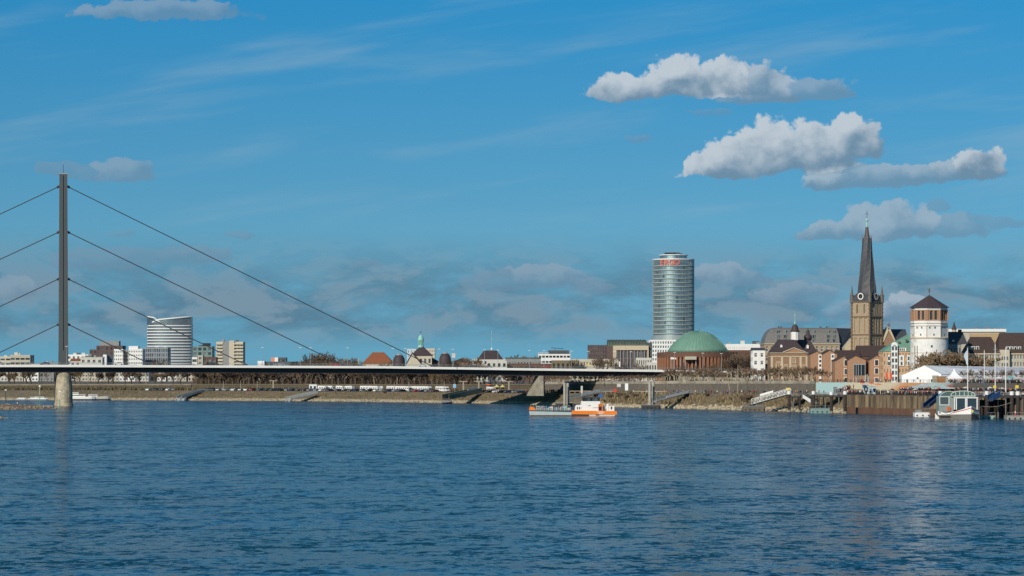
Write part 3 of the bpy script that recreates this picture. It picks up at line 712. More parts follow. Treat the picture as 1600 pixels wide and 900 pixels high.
def barrel_hall():
    D = 1720; k = D / F; t = thing('exhibition_hall', 'hall with a ribbed green brown barrel roof over a tall pillared front', 'building', (PX(985, D), D, 9.3))
    X_ = lambda p: (p - 985) * k; Z = lambda y: PZ(y, D) - 9.3
    m = MB(); m.box(X_(958), X_(1013.5), 0, 3, Z(547), Z(540)); m.box(X_(958), X_(963), 0, 3, 0, Z(547)); m.box(X_(1011.5), X_(1013.5), 0, 3, 0, Z(547)); m.build('front_frame', sand, t)
    m = MB(); win = []; wallgrid(m, win, (X_(963), 1.2, 0), 0, X_(1011.5) - X_(963), Z(547), 9, 3, .45, .7); m.build('wall', brownclad, t); put_windows(t, win, 'blue')
    for i in range(9):
        x = X_(963) + (i + .0) * (X_(1011.5) - X_(963)) / 9 + .3; m = MB(); m.box(x, x + .35, .5, 1.19, 0, Z(547)); m.build('pillar', steel, t)
    m = MB(); m.box(X_(948), X_(1016), 3, 24, 0, Z(541)); m.build('rear_block', brownclad, t)
    n = 13
    for i in range(n):
        a = X_(950) + (X_(1011) - X_(950)) * i / n; b = X_(950) + (X_(1011) - X_(950)) * (i + 1) / n
        pr = [(3.2 + 10 - 10 * cos(t_), Z(541) + (Z(530.2) - Z(541)) * sin(t_)) for t_ in [pi * q / 10 for q in range(11)]]
        m = MB(); m.prismx(pr, a, b - .7, 0); pr2 = [(13.2 + (y - 13.2) * .96, Z(541) + (z - Z(541)) * .92) for y, z in pr]; m.prismx(pr2, b - .7, b); m.build('roof_bay', copdark, t)
barrel_hall()
bld('office_block', 'dark narrow block between barrel roof and white grid office', 1011, 1019, 535, 1900, 10, darkgrey, rows=9, cols=2, style='plain')
bld('apartment_house', 'white arcaded low house before the barrel roofed hall', 994, 1018, 559, 1560, 8, offwhite, rows=3, cols=7, style='arch', fw=.5, fh=.6)
bld('apartment_house', 'white low house beside the concert hall drum', 1010, 1026, 566, 1500, 8, offwhite, rows=2, cols=4, style='dark')
# cylinder tower on a white grid block
def cylinder_tower():
    D = 2200; k = D / F; cx, cy = PX(1052.3, D + 17), D + 17
    t = thing('office_tower', 'tall round glass tower with a red ERGO sign near its top', 'building', (cx, cy, 9.3)); R_ = 32.3 * (D + 17) / F; Z = lambda y: PZ(y, D) - 9.3
    gm = bpy.data.materials.new('tower_double_skin'); gm.use_nodes = True; q = NT(gm.node_tree); b = gm.node_tree.nodes['Principled BSDF']
    tc = q.new('ShaderNodeTexCoord').outputs['Object']; s3 = q.new('ShaderNodeSeparateXYZ'); q.l.new(tc, s3.inputs[0])
    cell = q.xyz(q.m('FLOOR', q.m('MULTIPLY', q.m('ARCTAN2', s3.outputs[1], s3.outputs[0]), 72 / (2 * pi))), q.m('FLOOR', q.m('MULTIPLY', s3.outputs[2], 1 / 3.35)), 0.0)
    wn = q.new('ShaderNodeTexWhiteNoise', noise_dimensions='3D'); q.l.new(cell, wn.inputs[0])
    c = q.mix(wn.outputs[0], (.30, .38, .365, 1), (.44, .52, .50, 1)); c = q.mix(q.mapr(wn.outputs[0], .955, .965), c, (.12, .15, .155, 1))
    q.l.new(c, b.inputs['Base Color']); b.inputs['Metallic'].default_value = .92; b.inputs['Roughness'].default_value = .36
    m = MB(); m.lathe([(R_ - .25, 0), (R_ - .25, Z(405.5))], 72); m.build('glass_skin', gm, t)
    for y in [406.0 + 8.6] + [414.6 + 6.62 * i for i in range(1, 18)]:
        m = MB(); z = Z(y); m.lathe([(R_ - .1, z - .28), (R_ + .12, z - .28), (R_ + .12, z + .12), (R_ - .1, z + .12)], 72, cap=False); m.build('floor_band', mat('pale_green_band', (.42, .50, .48), .5), t)
        m = MB(); z -= .62; m.lathe([(R_ - .1, z - .2), (R_ + .02, z - .2), (R_ + .02, z + .25), (R_ - .1, z + .25)], 72, cap=False); m.build('dark_band', darkgrey, t)  # thin dark grey ring just below each pale band
    m = MB()
    for i in range(72): a = 2 * pi * (i + .5) / 72; m.bar((R_ * cos(a) * .998, R_ * sin(a) * .998, Z(523)), (R_ * cos(a) * .998, R_ * sin(a) * .998, Z(405)), .10)
    m.build('mullions', steel, t)
    m = MB(); m.lathe([(R_ + .1, Z(405.6)), (R_ + .35, Z(405.2)), (R_ + .35, Z(403.8)), (R_ * .7, Z(403.4))], 72); m.build('rim', white, t)
    m = MB(); m.lathe([(R_ * .66, Z(403.6)), (R_ * .66, Z(398.6)), (R_ * .69, Z(398.4)), (R_ * .69, Z(397.6)), (R_ * .6, Z(397.3))], 48); m.build('upper_drum', gm, t)
    m = MB(); m.lathe([(R_ * .70, Z(397.9)), (R_ * .70, Z(397.0)), (R_ * .5, Z(396.6))], 48); m.build('upper_rim', white, t)
    m = MB(); m.box(-7.2, 3.4, -6, 6, Z(394.6), Z(393.3)); m.box(-6.5, 2, -5, 5, Z(397), Z(394.6)); m.bar((3.3, -3, Z(394)), (7.6, -3, Z(396.6)), .5); m.build('roof_platform', darkgrey, t)
    # the sign: letters stand off the facade and follow its curve
    text = 'ERGO'; a = -pi / 2 - .27
    for i, ch in enumerate(text):
        cu = bpy.data.curves.new('letter', 'FONT'); cu.body = ch; cu.size = 6.1; cu.extrude = .12; cu.offset = .16; cu.align_x = 'CENTER'
        o = bpy.data.objects.new('tmp', cu); C.objects.link(o); dg = bpy.context.evaluated_depsgraph_get(); me = bpy.data.meshes.new_from_object(o.evaluated_get(dg)); bpy.data.objects.remove(o)
        me.materials.clear(); me.materials.append(mat('red_sign_face', (.60, .13, .08), .5, var=.02))
        aa = a + (i - 1.5) * .245 + (.08 if 0 else 0)
        l = link('sign_letter', me, t); l.matrix_local = Matrix.Translation(((R_ + .5) * cos(aa), (R_ + .5) * sin(aa), Z(413.6))) @ Matrix.Rotation(aa + pi / 2, 4, 'Z') @ Matrix.Rotation(pi / 2, 4, 'X')
    m = MB(); m.lathe([(R_ * 1.12, Z(531)), (R_ * 1.0, Z(523.5)), (R_ * .9, Z(523.4))], 48); m.build('glass_skirt', mat('glass_skirt', (.34, .40, .39), .35, .4, var=.1), t)
cylinder_tower()
bld('office_block', 'white grid fronted office below the round ERGO tower', 1015, 1066, 531, 2140, 30, white, rows=9, cols=13, style='curtain', fw=.62, fh=.6, side=4)
# concert hall with dome
def concert_hall():
    D = 1330; k = (D + 21) / F; cx, cy = PX(1089.5, D + 21), D + 21; g = 9.0
    t = thing('domed_concert_hall', 'round red brick concert hall under a shallow green copper dome', 'concert hall', (cx, cy, g)); Z = lambda y: PZ(y, D + 2) - g; R_ = 63 * k
    m = MB(); m.lathe([(R_ * .94, 0), (R_ * .94, Z(558))], 96, cap=False); m.lathe([(R_, Z(558)), (R_, Z(550.2)), (R_ * .7, Z(549.6))], 96)
    m.lathe([(R_ * .93, Z(558.001)), (R_, Z(558.001))], 96, cap=False); m.build('drum', brickdark, t)
    for i in range(64):
        a = 2 * pi * i / 64
        if sin(a) > .35: continue
        m = MB(); rr = R_ * .97; u = Vector((cos(a), sin(a), 0)); w_ = Vector((-sin(a), cos(a), 0)); p = u * rr
        v = [p + w_ * s1 + u * s2 for s1, s2 in ((-.5, -.7), (.5, -.7), (.5, .55), (-.5, .55))]
        m.prismz([(q.x, q.y) for q in v], 0, Z(558) - .02); m.build('brick_pier', brick, t)
    for i in range(64):
        a = 2 * pi * (i + .5) / 64
        if sin(a) > .1 or i % 2: continue
        window(t, R_ * .945 * cos(a), R_ * .945 * sin(a), .5, 1.0, 6.5, 'plain', a + pi / 2)
    Rd = 47.6 * k; dome = [(Rd, Z(549.4)), (Rd * .94, Z(544)), (Rd * .82, Z(536.5)), (Rd * .66, Z(529)), (Rd * .48, Z(522.5)), (Rd * .30, Z(518.6)), (Rd * .15, Z(516.8)), (.3, Z(516.2))]
    # offset towards the river side
    dd = MB(); dd.lathe(dome, 96, (1.0 * k, 0)); dm = dd.build('dome', copper, t, smooth=True)
    m = MB()
    for i in range(48):
        a = 2 * pi * i / 48
        for (r0, za), (r1, zb2) in zip(dome[:-1], dome[1:]): m.bar((1.0 * k + r0 * cos(a), r0 * sin(a), za + .05), (1.0 * k + r1 * cos(a), r1 * sin(a), zb2 + .05), .10, 3)
    m.build('standing_seams', copper, dm)
    m = MB(); m.lathe([(Rd * 1.05, Z(550.1)), (Rd * 1.05, Z(549.2)), (Rd * .9, Z(549.1))], 96, (1.0 * k, 0)); m.build('dome_gutter', copdark, t)
    m = MB(); m.bar((1, 0, Z(516.4)), (1, 0, Z(512.6)), .08); m.build('finial', darksteel, t)
    m = MB(); m.box((1045 - 1089.5) * k, (1061 - 1089.5) * k, -R_ * .78, -R_ * .70, Z(561.5), Z(558.3)); m.build('canopy', white, t)
    m = MB(); m.box((1066 - 1089.5) * k, (1083.5 - 1089.5) * k, -R_ * 1.12, -R_ * .9, Z(562), Z(557)); m.build('canopy', palecream, t)
    m = MB()
    for p in (1046, 1060, 1067, 1083): m.bar(((p - 1089.5) * k, -R_ * 1.05, 0), ((p - 1089.5) * k, -R_ * 1.05, Z(561.8)), .2)
    m.build('canopy_posts', steel, t)
concert_hall()
bld('long_house', 'long white flat roofed building right of the green dome', 1134, 1197, 537.5, 1480, 14, white, rows=6, cols=20, style='plain', fw=.12, fh=.35, clutter=5)
bld('long_house', 'brown brick range behind bare trees right of the dome', 1120, 1178, 547, 1420, 12, brickdark, rows=4, cols=16, style='dark', fw=.35)
bld('town_house', 'narrow white town house with arched lower windows', 1176, 1195.5, 547, 1240, 10, white, rows=4, cols=2, style='cross', fw=.42, fh=.5, roof='gable', roofh=1.1, roofm=slate)
# arts academy with mansard
def academy():
    D = 1260; k = D / F; t = thing('arts_academy', 'long stone academy with curved grey mansard roof and tall roof windows', 'building', (PX(1255, D), D, z2(1200))); g = z2(1200)
    X_ = lambda p: (p - 1255) * k; Z = lambda y: PZ(y, D) - g; x0, x1 = X_(1194.5), X_(1312); dp = 22
    m = MB(); win = []; shell(m, win, x0, x1, 0, dp, 0, Z(538), 15, 4, 3, fw=.4, fh=.6); m.build('wall', tuff, t); put_windows(t, win, 'cross')
    m = MB(); m.box(x0 - .3, x1 + .3, -.5, dp + .3, Z(538), Z(536.8)); m.build('cornice', sand, t)
    H_ = Z(512) - Z(537)
    prof = [(0, 0), (.6, H_ * .35), (1.6, H_ * .66), (3.2, H_ * .9), (5.0, H_)]
    m = MB()
    for (a, za), (b, zb) in zip(prof, prof[1:]):
        c, d = Z(536.79) + za, Z(536.79) + zb
        A_ = [(x0 + a, a, c), (x1 - a * .3, a, c), (x1 - b * .3, b, d), (x0 + b, b, d)]; m.quad(*A_)
        m.quad((x0 + a, dp - a, c), (x0 + a, a, c), (x0 + b, b, d), (x0 + b, dp - b, d)); m.quad((x1 - a * .3, a, c), (x1 - a * .3, dp - a, c), (x1 - b * .3, dp - b, d), (x1 - b * .3, b, d))
        m.quad((x1 - a * .3, dp - a, c), (x0 + a, dp - a, c), (x0 + b, dp - b, d), (x1 - b * .3, dp - b, d))
    b, d = prof[-1][0], Z(536.79) + H_; m.quad((x0 + b, b, d), (x1 - b * .3, b, d), (x1 - b * .3, dp - b, d), (x0 + b, dp - b, d)); m.build('mansard_roof', slateb, t)
    for p in (1215.5, 1226.5, 1237.5, 1260, 1271, 1294, 1303):
        for a, b_, d0 in ((521.5, 515.5, .3), (528.5, 523, .1), (535, 529.5, -.1)):
            window(t, X_(p), d0 + .2 + (.8 if a < 522 else 0), Z(a), 1.15, Z(b_) - Z(a), 'blue')
            m = MB(); m.box(X_(p) - .75, X_(p) + .75, d0 + .25 + (.8 if a < 522 else 0), d0 + 3, Z(a) - .12, Z(b_) + .12); m.build('dormer', slateb, t)
    m = MB()
    for p in (1218, 1222, 1284, 1294): m.box(X_(p), X_(p) + .8, 8, 9, Z(512.3), Z(509.5))
    m.build('roof_vents', darkgrey, t)
    # dark wing that runs on behind the church tower
    m = MB(); m.add([(X_(1312), .6, Z(545)), (X_(1336), 10, Z(545)), (X_(1336), 24, Z(545)), (X_(1312), 24, Z(545)), (X_(1310.5), 5, Z(512.3)), (X_(1336), 13, Z(512.6)), (X_(1336), 20, Z(512.6)), (X_(1310.5), 18, Z(512.3))],
        [(0, 1, 5, 4), (1, 2, 6, 5), (2, 3, 7, 6), (3, 0, 4, 7), (4, 5, 6, 7)]); m.box(X_(1312.2), X_(1336), 9, 23, 0, Z(545.01)); m.build('rear_wing', slate, t)
academy()
# brick church with pediment and lantern
def brick_church():
    D = 1150; k = D / F; g = z2(1230); t = thing('brick_church', 'baroque brick church front with pediment and white domed lantern', 'church', (PX(1233, D), D, g))
    X_ = lambda p: (p - 1233) * k; Z = lambda y: PZ(y, D) - g
    m = MB(); m.box(X_(1204), X_(1262), 0, 14, 0, Z(551)); m.build('wall', brickchurch, t)
    m = MB(); m.prism([(X_(1224), Z(551)), (X_(1258), Z(551)), (X_(1240.5), Z(544.3))], -.3, 8); m.build('pediment', brickpale, t)
    for a, b in (((1223, 551), (1240.5, 544)), ((1240.5, 544), (1259, 551))):
        m = MB(); p, q = (X_(a[0]), Z(a[1])), (X_(b[0]), Z(b[1])); m.prism([p, q, (q[0], q[1] + .35), (p[0], p[1] + .35)], -.7, .5); m.build('raking_cornice', sand, t)
    m = MB(); m.box(X_(1203.4), X_(1262.6), -.45, 14.3, Z(552), Z(551)); m.box(X_(1203.8), X_(1262.2), -.25, 14.2, Z(558), Z(556.6)); m.build('cornice', sand, t)
    for p in (1206, 1222, 1235, 1251, 1260.5):
        m = MB(); m.box(X_(p) - .45, X_(p) + .45, -.22, -.003, 0, Z(558)); m.build('pilaster', sand, t)
    for p, a, b, w in ((1216.7, 581, 566, 1.9), (1227.8, 581, 570.5, 1.25), (1241, 581, 571, 1.35), (1254.8, 581, 571, 1.25), (1241, 566, 560.3, .8)):
        window(t, X_(p), -.02, Z(a), w, Z(b) - Z(a), 'arch')
        m = MB()
        m.box(X_(p) - w / 2 - .3, X_(p) - w / 2, -.14, -.002, Z(a) - .25, Z(b) * .98); m.box(X_(p) + w / 2, X_(p) + w / 2 + .3, -.14, -.002, Z(a) - .25, Z(b) * .98)
        m.box(X_(p) - w / 2 - .3, X_(p) + w / 2 + .3, -.16, -.0015, Z(b), Z(b) + .3); m.box(X_(p) - w / 2 - .35, X_(p) + w / 2 + .35, -.2, -.001, Z(a) - .45, Z(a) - .2); m.build('window_surround', sand, t)
    m = MB(); m.box(X_(1240), X_(1244), -.1, -.001, 0, Z(588)); m.build('door', darkgrey, t)
    m = MB(); m.add([(X_(1205), .2, Z(551)), (X_(1261), .2, Z(551)), (X_(1262), 16, Z(551)), (X_(1205), 16, Z(551)), (X_(1219), 7, Z(530.3)), (X_(1243), 7, Z(530.3)), (X_(1246), 10, Z(530.3)), (X_(1219), 10, Z(530.3))],
        [(0, 1, 5, 4), (1, 2, 6, 5), (2, 3, 7, 6), (3, 0, 4, 7), (4, 5, 6, 7)]); m.build('roof', plumroof, t)
    m = MB(); m.add([(X_(1252), 12, Z(553)), (X_(1283), 12, Z(551)), (X_(1283), 26, Z(551)), (X_(1252), 26, Z(553)), (X_(1249), 17, Z(530)), (X_(1273), 18, Z(530)), (X_(1273), 20, Z(530)), (X_(1249), 20, Z(530))],
        [(0, 1, 5, 4), (1, 2, 6, 5), (2, 3, 7, 6), (3, 0, 4, 7), (4, 5, 6, 7)]); m.box(X_(1262.1), X_(1283), 12.1, 25.9, 0, Z(551)); m.build('side_roof', plumroof, t)
    for p, q in ((1222, 3), (1267.5, 13.4)):
        m = MB(); m.box(X_(p) - .45, X_(p) + .45, q, q + 1.6, Z(544), Z(540)); m.prism([(X_(p) - .55, Z(540)), (X_(p) + .55, Z(540)), (X_(p), Z(538.2))], q - .05, q + 1.6); m.build('dormer', white, t)
    cxl, cyl = X_(1246), 10
    m = MB(); m.lathe([(1.75, Z(531)), (1.75, Z(517.6))], 8, (cxl, cyl)); lt = m.build('lantern', white, t)
    for i in range(8):
        a = 2 * pi * (i + .5) / 8; window(t, cxl + 1.63 * cos(a), cyl + 1.63 * sin(a), Z(527), .55, 1.8, 'arch', a + pi / 2)
    m = MB(); m.lathe([(2.0, Z(517.6)), (1.95, Z(516)), (1.45, Z(514.2)), (1.35, Z(511)), (1.1, Z(508.3)), (.5, Z(506.4)), (.3, Z(506))], 12, (cxl, cyl)); m.build('lantern_dome', plumroof, t, smooth=True)
    m = MB(); m.lathe([(.35, Z(506)), (.4, Z(504)), (.15, Z(501)), (.1, Z(496)), (.28, Z(492.5)), (.08, Z(491)), (.06, Z(487))], 8, (cxl, cyl)); m.build('spirelet', coppale, t)
    cxl = X_(1270); cyl = 19
    m = MB(); m.lathe([(1.5, Z(531)), (1.75, Z(527)), (1.6, Z(523.5)), (.9, Z(521.5)), (.7, Z(519)), (.75, Z(517)), (.3, Z(514)), (.1, Z(512))], 12, (cxl, cyl)); m.build('rear_turret', plumroof, t, smooth=True)
brick_church()
# stepped range of modern brick houses
def brick_house(label, p0, p1, peak, ypeak, yeave, D, strips, depth=12, windows=()):
    k = D / F; g = z2(p0); c = (p0 + p1) / 2; t = thing('brick_house', label, 'house', (PX(c, D), D, g), 0, 'pale red brick gabled houses on the promenade'); X_ = lambda p: (p - c) * k; Z = lambda y: PZ(y, D) - g
    m = MB(); m.prism([(X_(p0), 0), (X_(p1), 0), (X_(p1), Z(yeave)), (X_(peak), Z(ypeak)), (X_(p0), Z(yeave))], 0, depth); m.build('wall', brickpale, t)
    m = MB()
    for a, b in (((p0 - .4, yeave + .4), (peak, ypeak)), ((peak, ypeak), (p1 + .4, yeave + .4))):
        p, q = (X_(a[0]), Z(a[1]) + .02), (X_(b[0]), Z(b[1]) + .02); m.prism([p, q, (q[0], q[1] + .28), (p[0], p[1] + .28)], -.25, depth + .1)
    m.build('roof', brownroof, t)
    for sx, ya, yb in strips:
        m = MB(); m.box(X_(sx) - .72, X_(sx) + .72, -.12, -.002, Z(ya), Z(yb)); m.build('window_strip', white, t)
        n = max(1, round((Z(yb) - Z(ya)) / 1.9))
        for i in range(n): window(t, X_(sx), -.18, Z(ya) + (i + .2) * (Z(yb) - Z(ya)) / n, .8, 1.0, 'dark')
    for sx, ya, yb, w_ in windows:
        m = MB(); m.box(X_(sx) - w_ / 2 - .2, X_(sx) + w_ / 2 + .2, -.12, -.002, Z(ya) - .2, Z(yb) + .2); m.build('window_surround', white, t); window(t, X_(sx), -.18, Z(ya), w_, Z(yb) - Z(ya), 'dark')
    return t
brick_house('pale red brick house with one white window strip, next to the brick church', 1266.5, 1285, 1276, 549, 553.5, 1120, [(1281.5, 581, 554), (1281.5, 598, 588)])
brick_house('pale red brick house with a tall white window strip, second from the church', 1285, 1308, 1296, 547.5, 553.5, 1117, [(1301, 581, 553), (1301, 598, 584)])
brick_house('pale red brick house with small white windows at its right edge', 1304.5, 1324.5, 1319, 556.5, 564, 1100, [], windows=((1321.5, 571.5, 562.5, 1.1), (1321.5, 585, 576.5, 1.1), (1321.5, 597, 590, 1.1)))
t = brick_house('pale red brick house with a large dark glazed opening', 1324.7, 1353, 1336.5, 556, 562.5, 1097, [])
k = 1097 / F; c_ = (1324.7 + 1353) / 2
m = MB(); m.box((1334 - c_) * k, (1351.5 - c_) * k, -.3, -.002, PZ(586, 1097) - z2(1330), PZ(570.5, 1097) - z2(1330)); gz = m.build('glazed_opening', glassd, t)
m = MB()
for p in (1334, 1337.5, 1341, 1345.5, 1351.5): m.box((p - c_) * k - .1, (p - c_) * k + .1, -.45, -.303, PZ(598, 1097) - z2(1330), PZ(569.8, 1097) - z2(1330))
m.box((1333 - c_) * k, (1352 - c_) * k, -.48, -.304, PZ(569.8, 1097) - z2(1330), PZ(568.6, 1097) - z2(1330)); m.build('mullions', steel, gz)
m = MB(); m.box((1352.9 - c_) * k, (1358.6 - c_) * k, 3, 10, 0, PZ(563, 1097) - z2(1330)); m.build('recessed_bay', brickdark, t)
brick_house('pale red brick gabled house left of the green roofed building', 1358.5, 1380, 1370, 555.5, 562.5, 1096, [], windows=((1369.6, 571, 562.5, 1.3), (1369.6, 584, 575.5, 1.3), (1369.6, 597, 590, 1.3)))
bld('long_house', 'low house with brown tiled roof behind the brick gables', 1308, 1344, 559, 1125, 12, brickdark, zt=None, roof='gable', roofh=3.2, roofm=brownroof, rows=3)
bld('long_house', 'higher brown roofed house before the church nave', 1342, 1392, 557, 1128, 14, brickdark, roof='gable', roofh=4.6, roofm=brownroof, rows=3)
# the tall church with twisted spire
def twisted_church():
    D = 1175; g = z2(1350); k = (D + 3) / F; cx, cy = PX(1354.6, D + 6), D + 6
    t = thing('gothic_church', 'gothic church with tan square tower and tall twisted slate spire', 'church', (cx, cy, g)); Z = lambda y: PZ(y, D + 5) - g
    s_ = 33.6 * k; a0 = radians(-42); hs = s_ / 2
    Rm = Matrix.Rotation(a0, 3, 'Z')
    tower = MB(); win = []
    # four walls with openings only near the top
    for q in range(4):
        ang = a0 + q * pi / 2; u = Vector((cos(ang), sin(ang), 0)); n = Vector((-sin(ang), cos(ang), 0)); O = -u * hs - n * hs
        zt = [0, Z(523), Z(495), Z(471.5)]
        for i in range(3):
            lo, hi = zt[i], zt[i + 1]; mi = 0 if q == 0 else 1
            if i == 2: wallgrid(tower, win, O + Vector((0, 0, lo)), ang, s_, hi - lo, 2, 1, .22, .62, depth=.6, mi=0, mx=.9)
            else: wallgrid(tower, [], O + Vector((0, 0, lo)), ang, s_, hi - lo, 3 if q != 1 else 4, 1, .55, .86, depth=.35, mi=0, mx=.7); # blind panels
    tower.build('tower', tuff, t)
    m = MB()
    for q in range(4):
        ang = a0 + q * pi / 2; u = Vector((cos(ang), sin(ang), 0)); n = Vector((-sin(ang), cos(ang), 0)); O = -u * hs - n * hs
        a = O + n * .345 + u * .6; b = O + n * .345 + u * (s_ - .6); m.quad(a, b, b + Vector((0, 0, Z(496))), a + Vector((0, 0, Z(496))))
    m.build('blind_panels', tuff, t)
    for x, y, z, w_, h_, an in win: window(t, x, y, z, w_, h_, 'arch', an)
    # darker quoins and string courses
    m = MB()
    for q in range(4):
        c = Rm @ Vector((hs if q in (0, 1) else -hs, hs if q in (1, 2) else -hs, 0))
        z = 0; i = 0
        while z < Z(473):
            w_ = .42 if i % 2 else .3; pts = [Rm @ Vector((a, b, 0)) + c for a, b in ((-w_, -w_), (w_, -w_), (w_, w_), (-w_, w_))]; m.prismz([(p.x, p.y) for p in pts], z, z + .78); z += .8; i += 1
    m.build('quoins', tuffdark, t)
    for y in (523, 495, 472):
        m = MB(); e = hs + .28; pts = [Rm @ Vector(p) for p in ((-e, -e, 0), (e, -e, 0), (e, e, 0), (-e, e, 0))]; m.prismz([(p.x, p.y) for p in pts], Z(y) - .18, Z(y) + .22); m.build('string_course', tuffdark, t)
    # slate parapet storey with clock gables
    m = MB(); e = hs + .05; e2 = hs * .88
    sec = lambda e_: [(p.x, p.y) for p in [Rm @ Vector(q) for q in ((-e_, -e_, 0), (e_, -e_, 0), (e_, e_, 0), (-e_, e_, 0))]]
    loft(m, [(sec(e), Z(471)), (sec(e * .97), Z(464.5)), (sec(e2 * .8), Z(459))])
    for q in range(4):
        ang = a0 + q * pi / 2; u = Vector((cos(ang), sin(ang), 0)); n = Vector((-sin(ang), cos(ang), 0)); c = -n * (hs + .02)
        v = [c - u * 2.3, c + u * 2.3]; z0_, z1_, z2_ = Z(470.8), Z(464), Z(455.5)
        P0 = [v[0] + Vector((0, 0, z0_)), v[1] + Vector((0, 0, z0_)), v[1] + Vector((0, 0, z1_)), c + Vector((0, 0, z2_)), v[0] + Vector((0, 0, z1_))]
        P1 = [p + n * 3 for p in P0]; m.add(P0 + P1, [(0, 1, 2, 3, 4), (9, 8, 7, 6, 5)] + [(i, i + 5, (i + 1) % 5 + 5, (i + 1) % 5) for i in range(5)])
    m.build('slate_storey', slate, t)
    for q in range(4):
        ang = a0 + q * pi / 2; n = Vector((-sin(ang), cos(ang), 0)); c = -n * (hs + .05) + Vector((0, 0, Z(463.2)))
        def disc(r0, r1, off, name, mt, par):
            mm = MB(); u = Vector((cos(ang), sin(ang), 0)); N = 24; pts = []
            for rr, d_ in ((r0, off), (r1, off), (r1, off - .2)):
                for i in range(N): a = 2 * pi * i / N; pts.append(c - n * (d_ * 0 + off) + u * rr * cos(a) + Vector((0, 0, rr * sin(a))) )
            mm.add(pts[:2 * N], [(i, (i + 1) % N, N + (i + 1) % N, N + i) for i in range(N)])
            if r0 == 0: mm = MB(); mm.add(pts[N:2 * N], [tuple(range(N))])
            return mm.build(name, mt, par)
        face = disc(0, 1.28, .10, 'clock_face', blackm, t); disc(1.05, 1.5, .16, 'clock_ring', white, face)
        u = Vector((cos(ang), sin(ang), 0)); mm = MB(); o_ = c - n * .22; mm.bar(o_, o_ + u * .7 + Vector((0, 0, .4)), .07); mm.bar(o_, o_ + u * -.2 + Vector((0, 0, -.85)), .07); mm.build('clock_hand', gold, face)
    for q in range(4):
        c = Rm @ Vector((hs if q in (0, 1) else -hs, hs if q in (1, 2) else -hs, 0)) * 1.0
        m = MB(); m.lathe([(.62, Z(474)), (.85, Z(472)), (.85, Z(462.3)), (.95, Z(462)), (.95, Z(461.2)), (.6, Z(460)), (.35, Z(453)), (.05, Z(445.5))], 8, (c.x, c.y)); m.build('corner_turret', tuffdark if 0 else mat('grey_slate_turret', (.13, .12, .105), .7), t)
    # spire: octagon that turns as it rises
    prof = [(462, 15.0, 0), (456, 14.7, 2), (445, 13.9, 6), (432, 12.7, 12), (420, 11.4, 18), (410, 10.1, 24), (400, 8.9, 30), (390, 8.0, 36), (380, 7.5, 41), (372, 7.2, 45)]
    m = MB(); secs = []
    for i, (y, hw, tw) in enumerate(prof):
        for j in range(1): secs.append(([(hw * k * cos(radians(tw + 22.5 * 0 + 45 * q) + a0), hw * k * sin(radians(tw + 45 * q) + a0)) for q in range(8)], Z(y)))
    loft(m, secs); m.build('spire', slate, t)
    m = MB()
    for q in range(8):      # ridges
        for (p0, z0_), (p1, z1_) in zip(secs, secs[1:]): m.bar((*p0[q], z0_), (*p1[q], z1_), .09, 4)
        x, y_ = secs[-1][0][q]; m.bar((x * .98, y_ * .98, Z(373)), (x * 1.02, y_ * 1.02, Z(366.5)), .16, 4, r2=.02)
    m.build('spire_ridges', mat('lead_ridges', (.16, .165, .17), .5), t)
    m = MB()
    for q in range(4):
        a = a0 + radians(45 + 90 * q + 22); r = 7.0 * k * .93; u = Vector((-sin(a), cos(a), 0)); n = Vector((cos(a), sin(a), 0))
        m.add([n * r - u * 1.3 + Vector((0, 0, Z(392))), n * r + u * 1.3 + Vector((0, 0, Z(392))), n * r * .9 + Vector((0, 0, Z(370)))], [(0, 1, 2)])
    m.build('spire_gablets', mat('pale_lead_gablet', (.30, .30, .29), .6), t)
    m = MB(); m.lathe([(4.6 * k, Z(375)), (3.6 * k, Z(366)), (2.2 * k, Z(354.5))], 8, a0=a0 + .9); m.build('upper_spire', mat('brown_slate', (.085, .07, .062), .6), t)
    m = MB(); m.lathe([(1.9 * k, Z(354.5)), (1.3 * k, Z(348)), (.9 * k, Z(346.5)), (2.0 * k, Z(345)), (2.1 * k, Z(343.4)), (.8 * k, Z(341.5)), (.1, Z(340.5))], 12); m.build('spire_cap', coppale, t)
    m = MB(); m.bar((0, 0, Z(341)), (0, 0, Z(329)), .1); m.bar((-.8, 0, Z(334)), (.8, 0, Z(334)), .08); m.build('cross', darksteel, t)
    # nave with steep gable to the river
    X_ = lambda p: (p - 1354.6) * k
    m = MB(); m.prismx([(4, Z(546)), (34, Z(546)), (19, Z(513.2))], X_(1366), X_(1425)); m.build('nave_roof', slate, t)
    m = MB(); m.box(X_(1366), X_(1425), 5, 33, 0, Z(546)); m.build('nave_wall', brickdark, t)
    m = MB(); m.prism([(X_(1377), 0), (X_(1402), 0), (X_(1402), Z(540.5)), (X_(1389.3), Z(513.5)), (X_(1377), Z(540.5))], 1, 9); m.build('transept_gable', brickchurch, t)
    for a, b in (((1376.2, 542), (1389.3, 512.8)), ((1389.3, 512.8), (1402.8, 542))):
        m = MB(); p, q = (X_(a[0]), Z(a[1])), (X_(b[0]), Z(b[1])); m.prism([(p[0] - .5, p[1]), (p[0] + .5, p[1]), (q[0] + .35, q[1]), (q[0] - .35, q[1] + .5)], .6, 9.2); m.build('gable_coping', sand, t)
    m = MB(); m.bar((X_(1389.3), 1, Z(513)), (X_(1389.3), 1, Z(504.5)), .22); m.bar((X_(1389.3) - .8, 1, Z(507.5)), (X_(1389.3) + .8, 1, Z(507.5)), .2); m.build('stone_cross', tuffdark, t)
    m = MB(); m.prism([(X_(1321), 0), (X_(1333), 0), (X_(1333), Z(528)), (X_(1321), Z(543))], 3, 12); m.build('side_chapel', sand, t)
twisted_church()
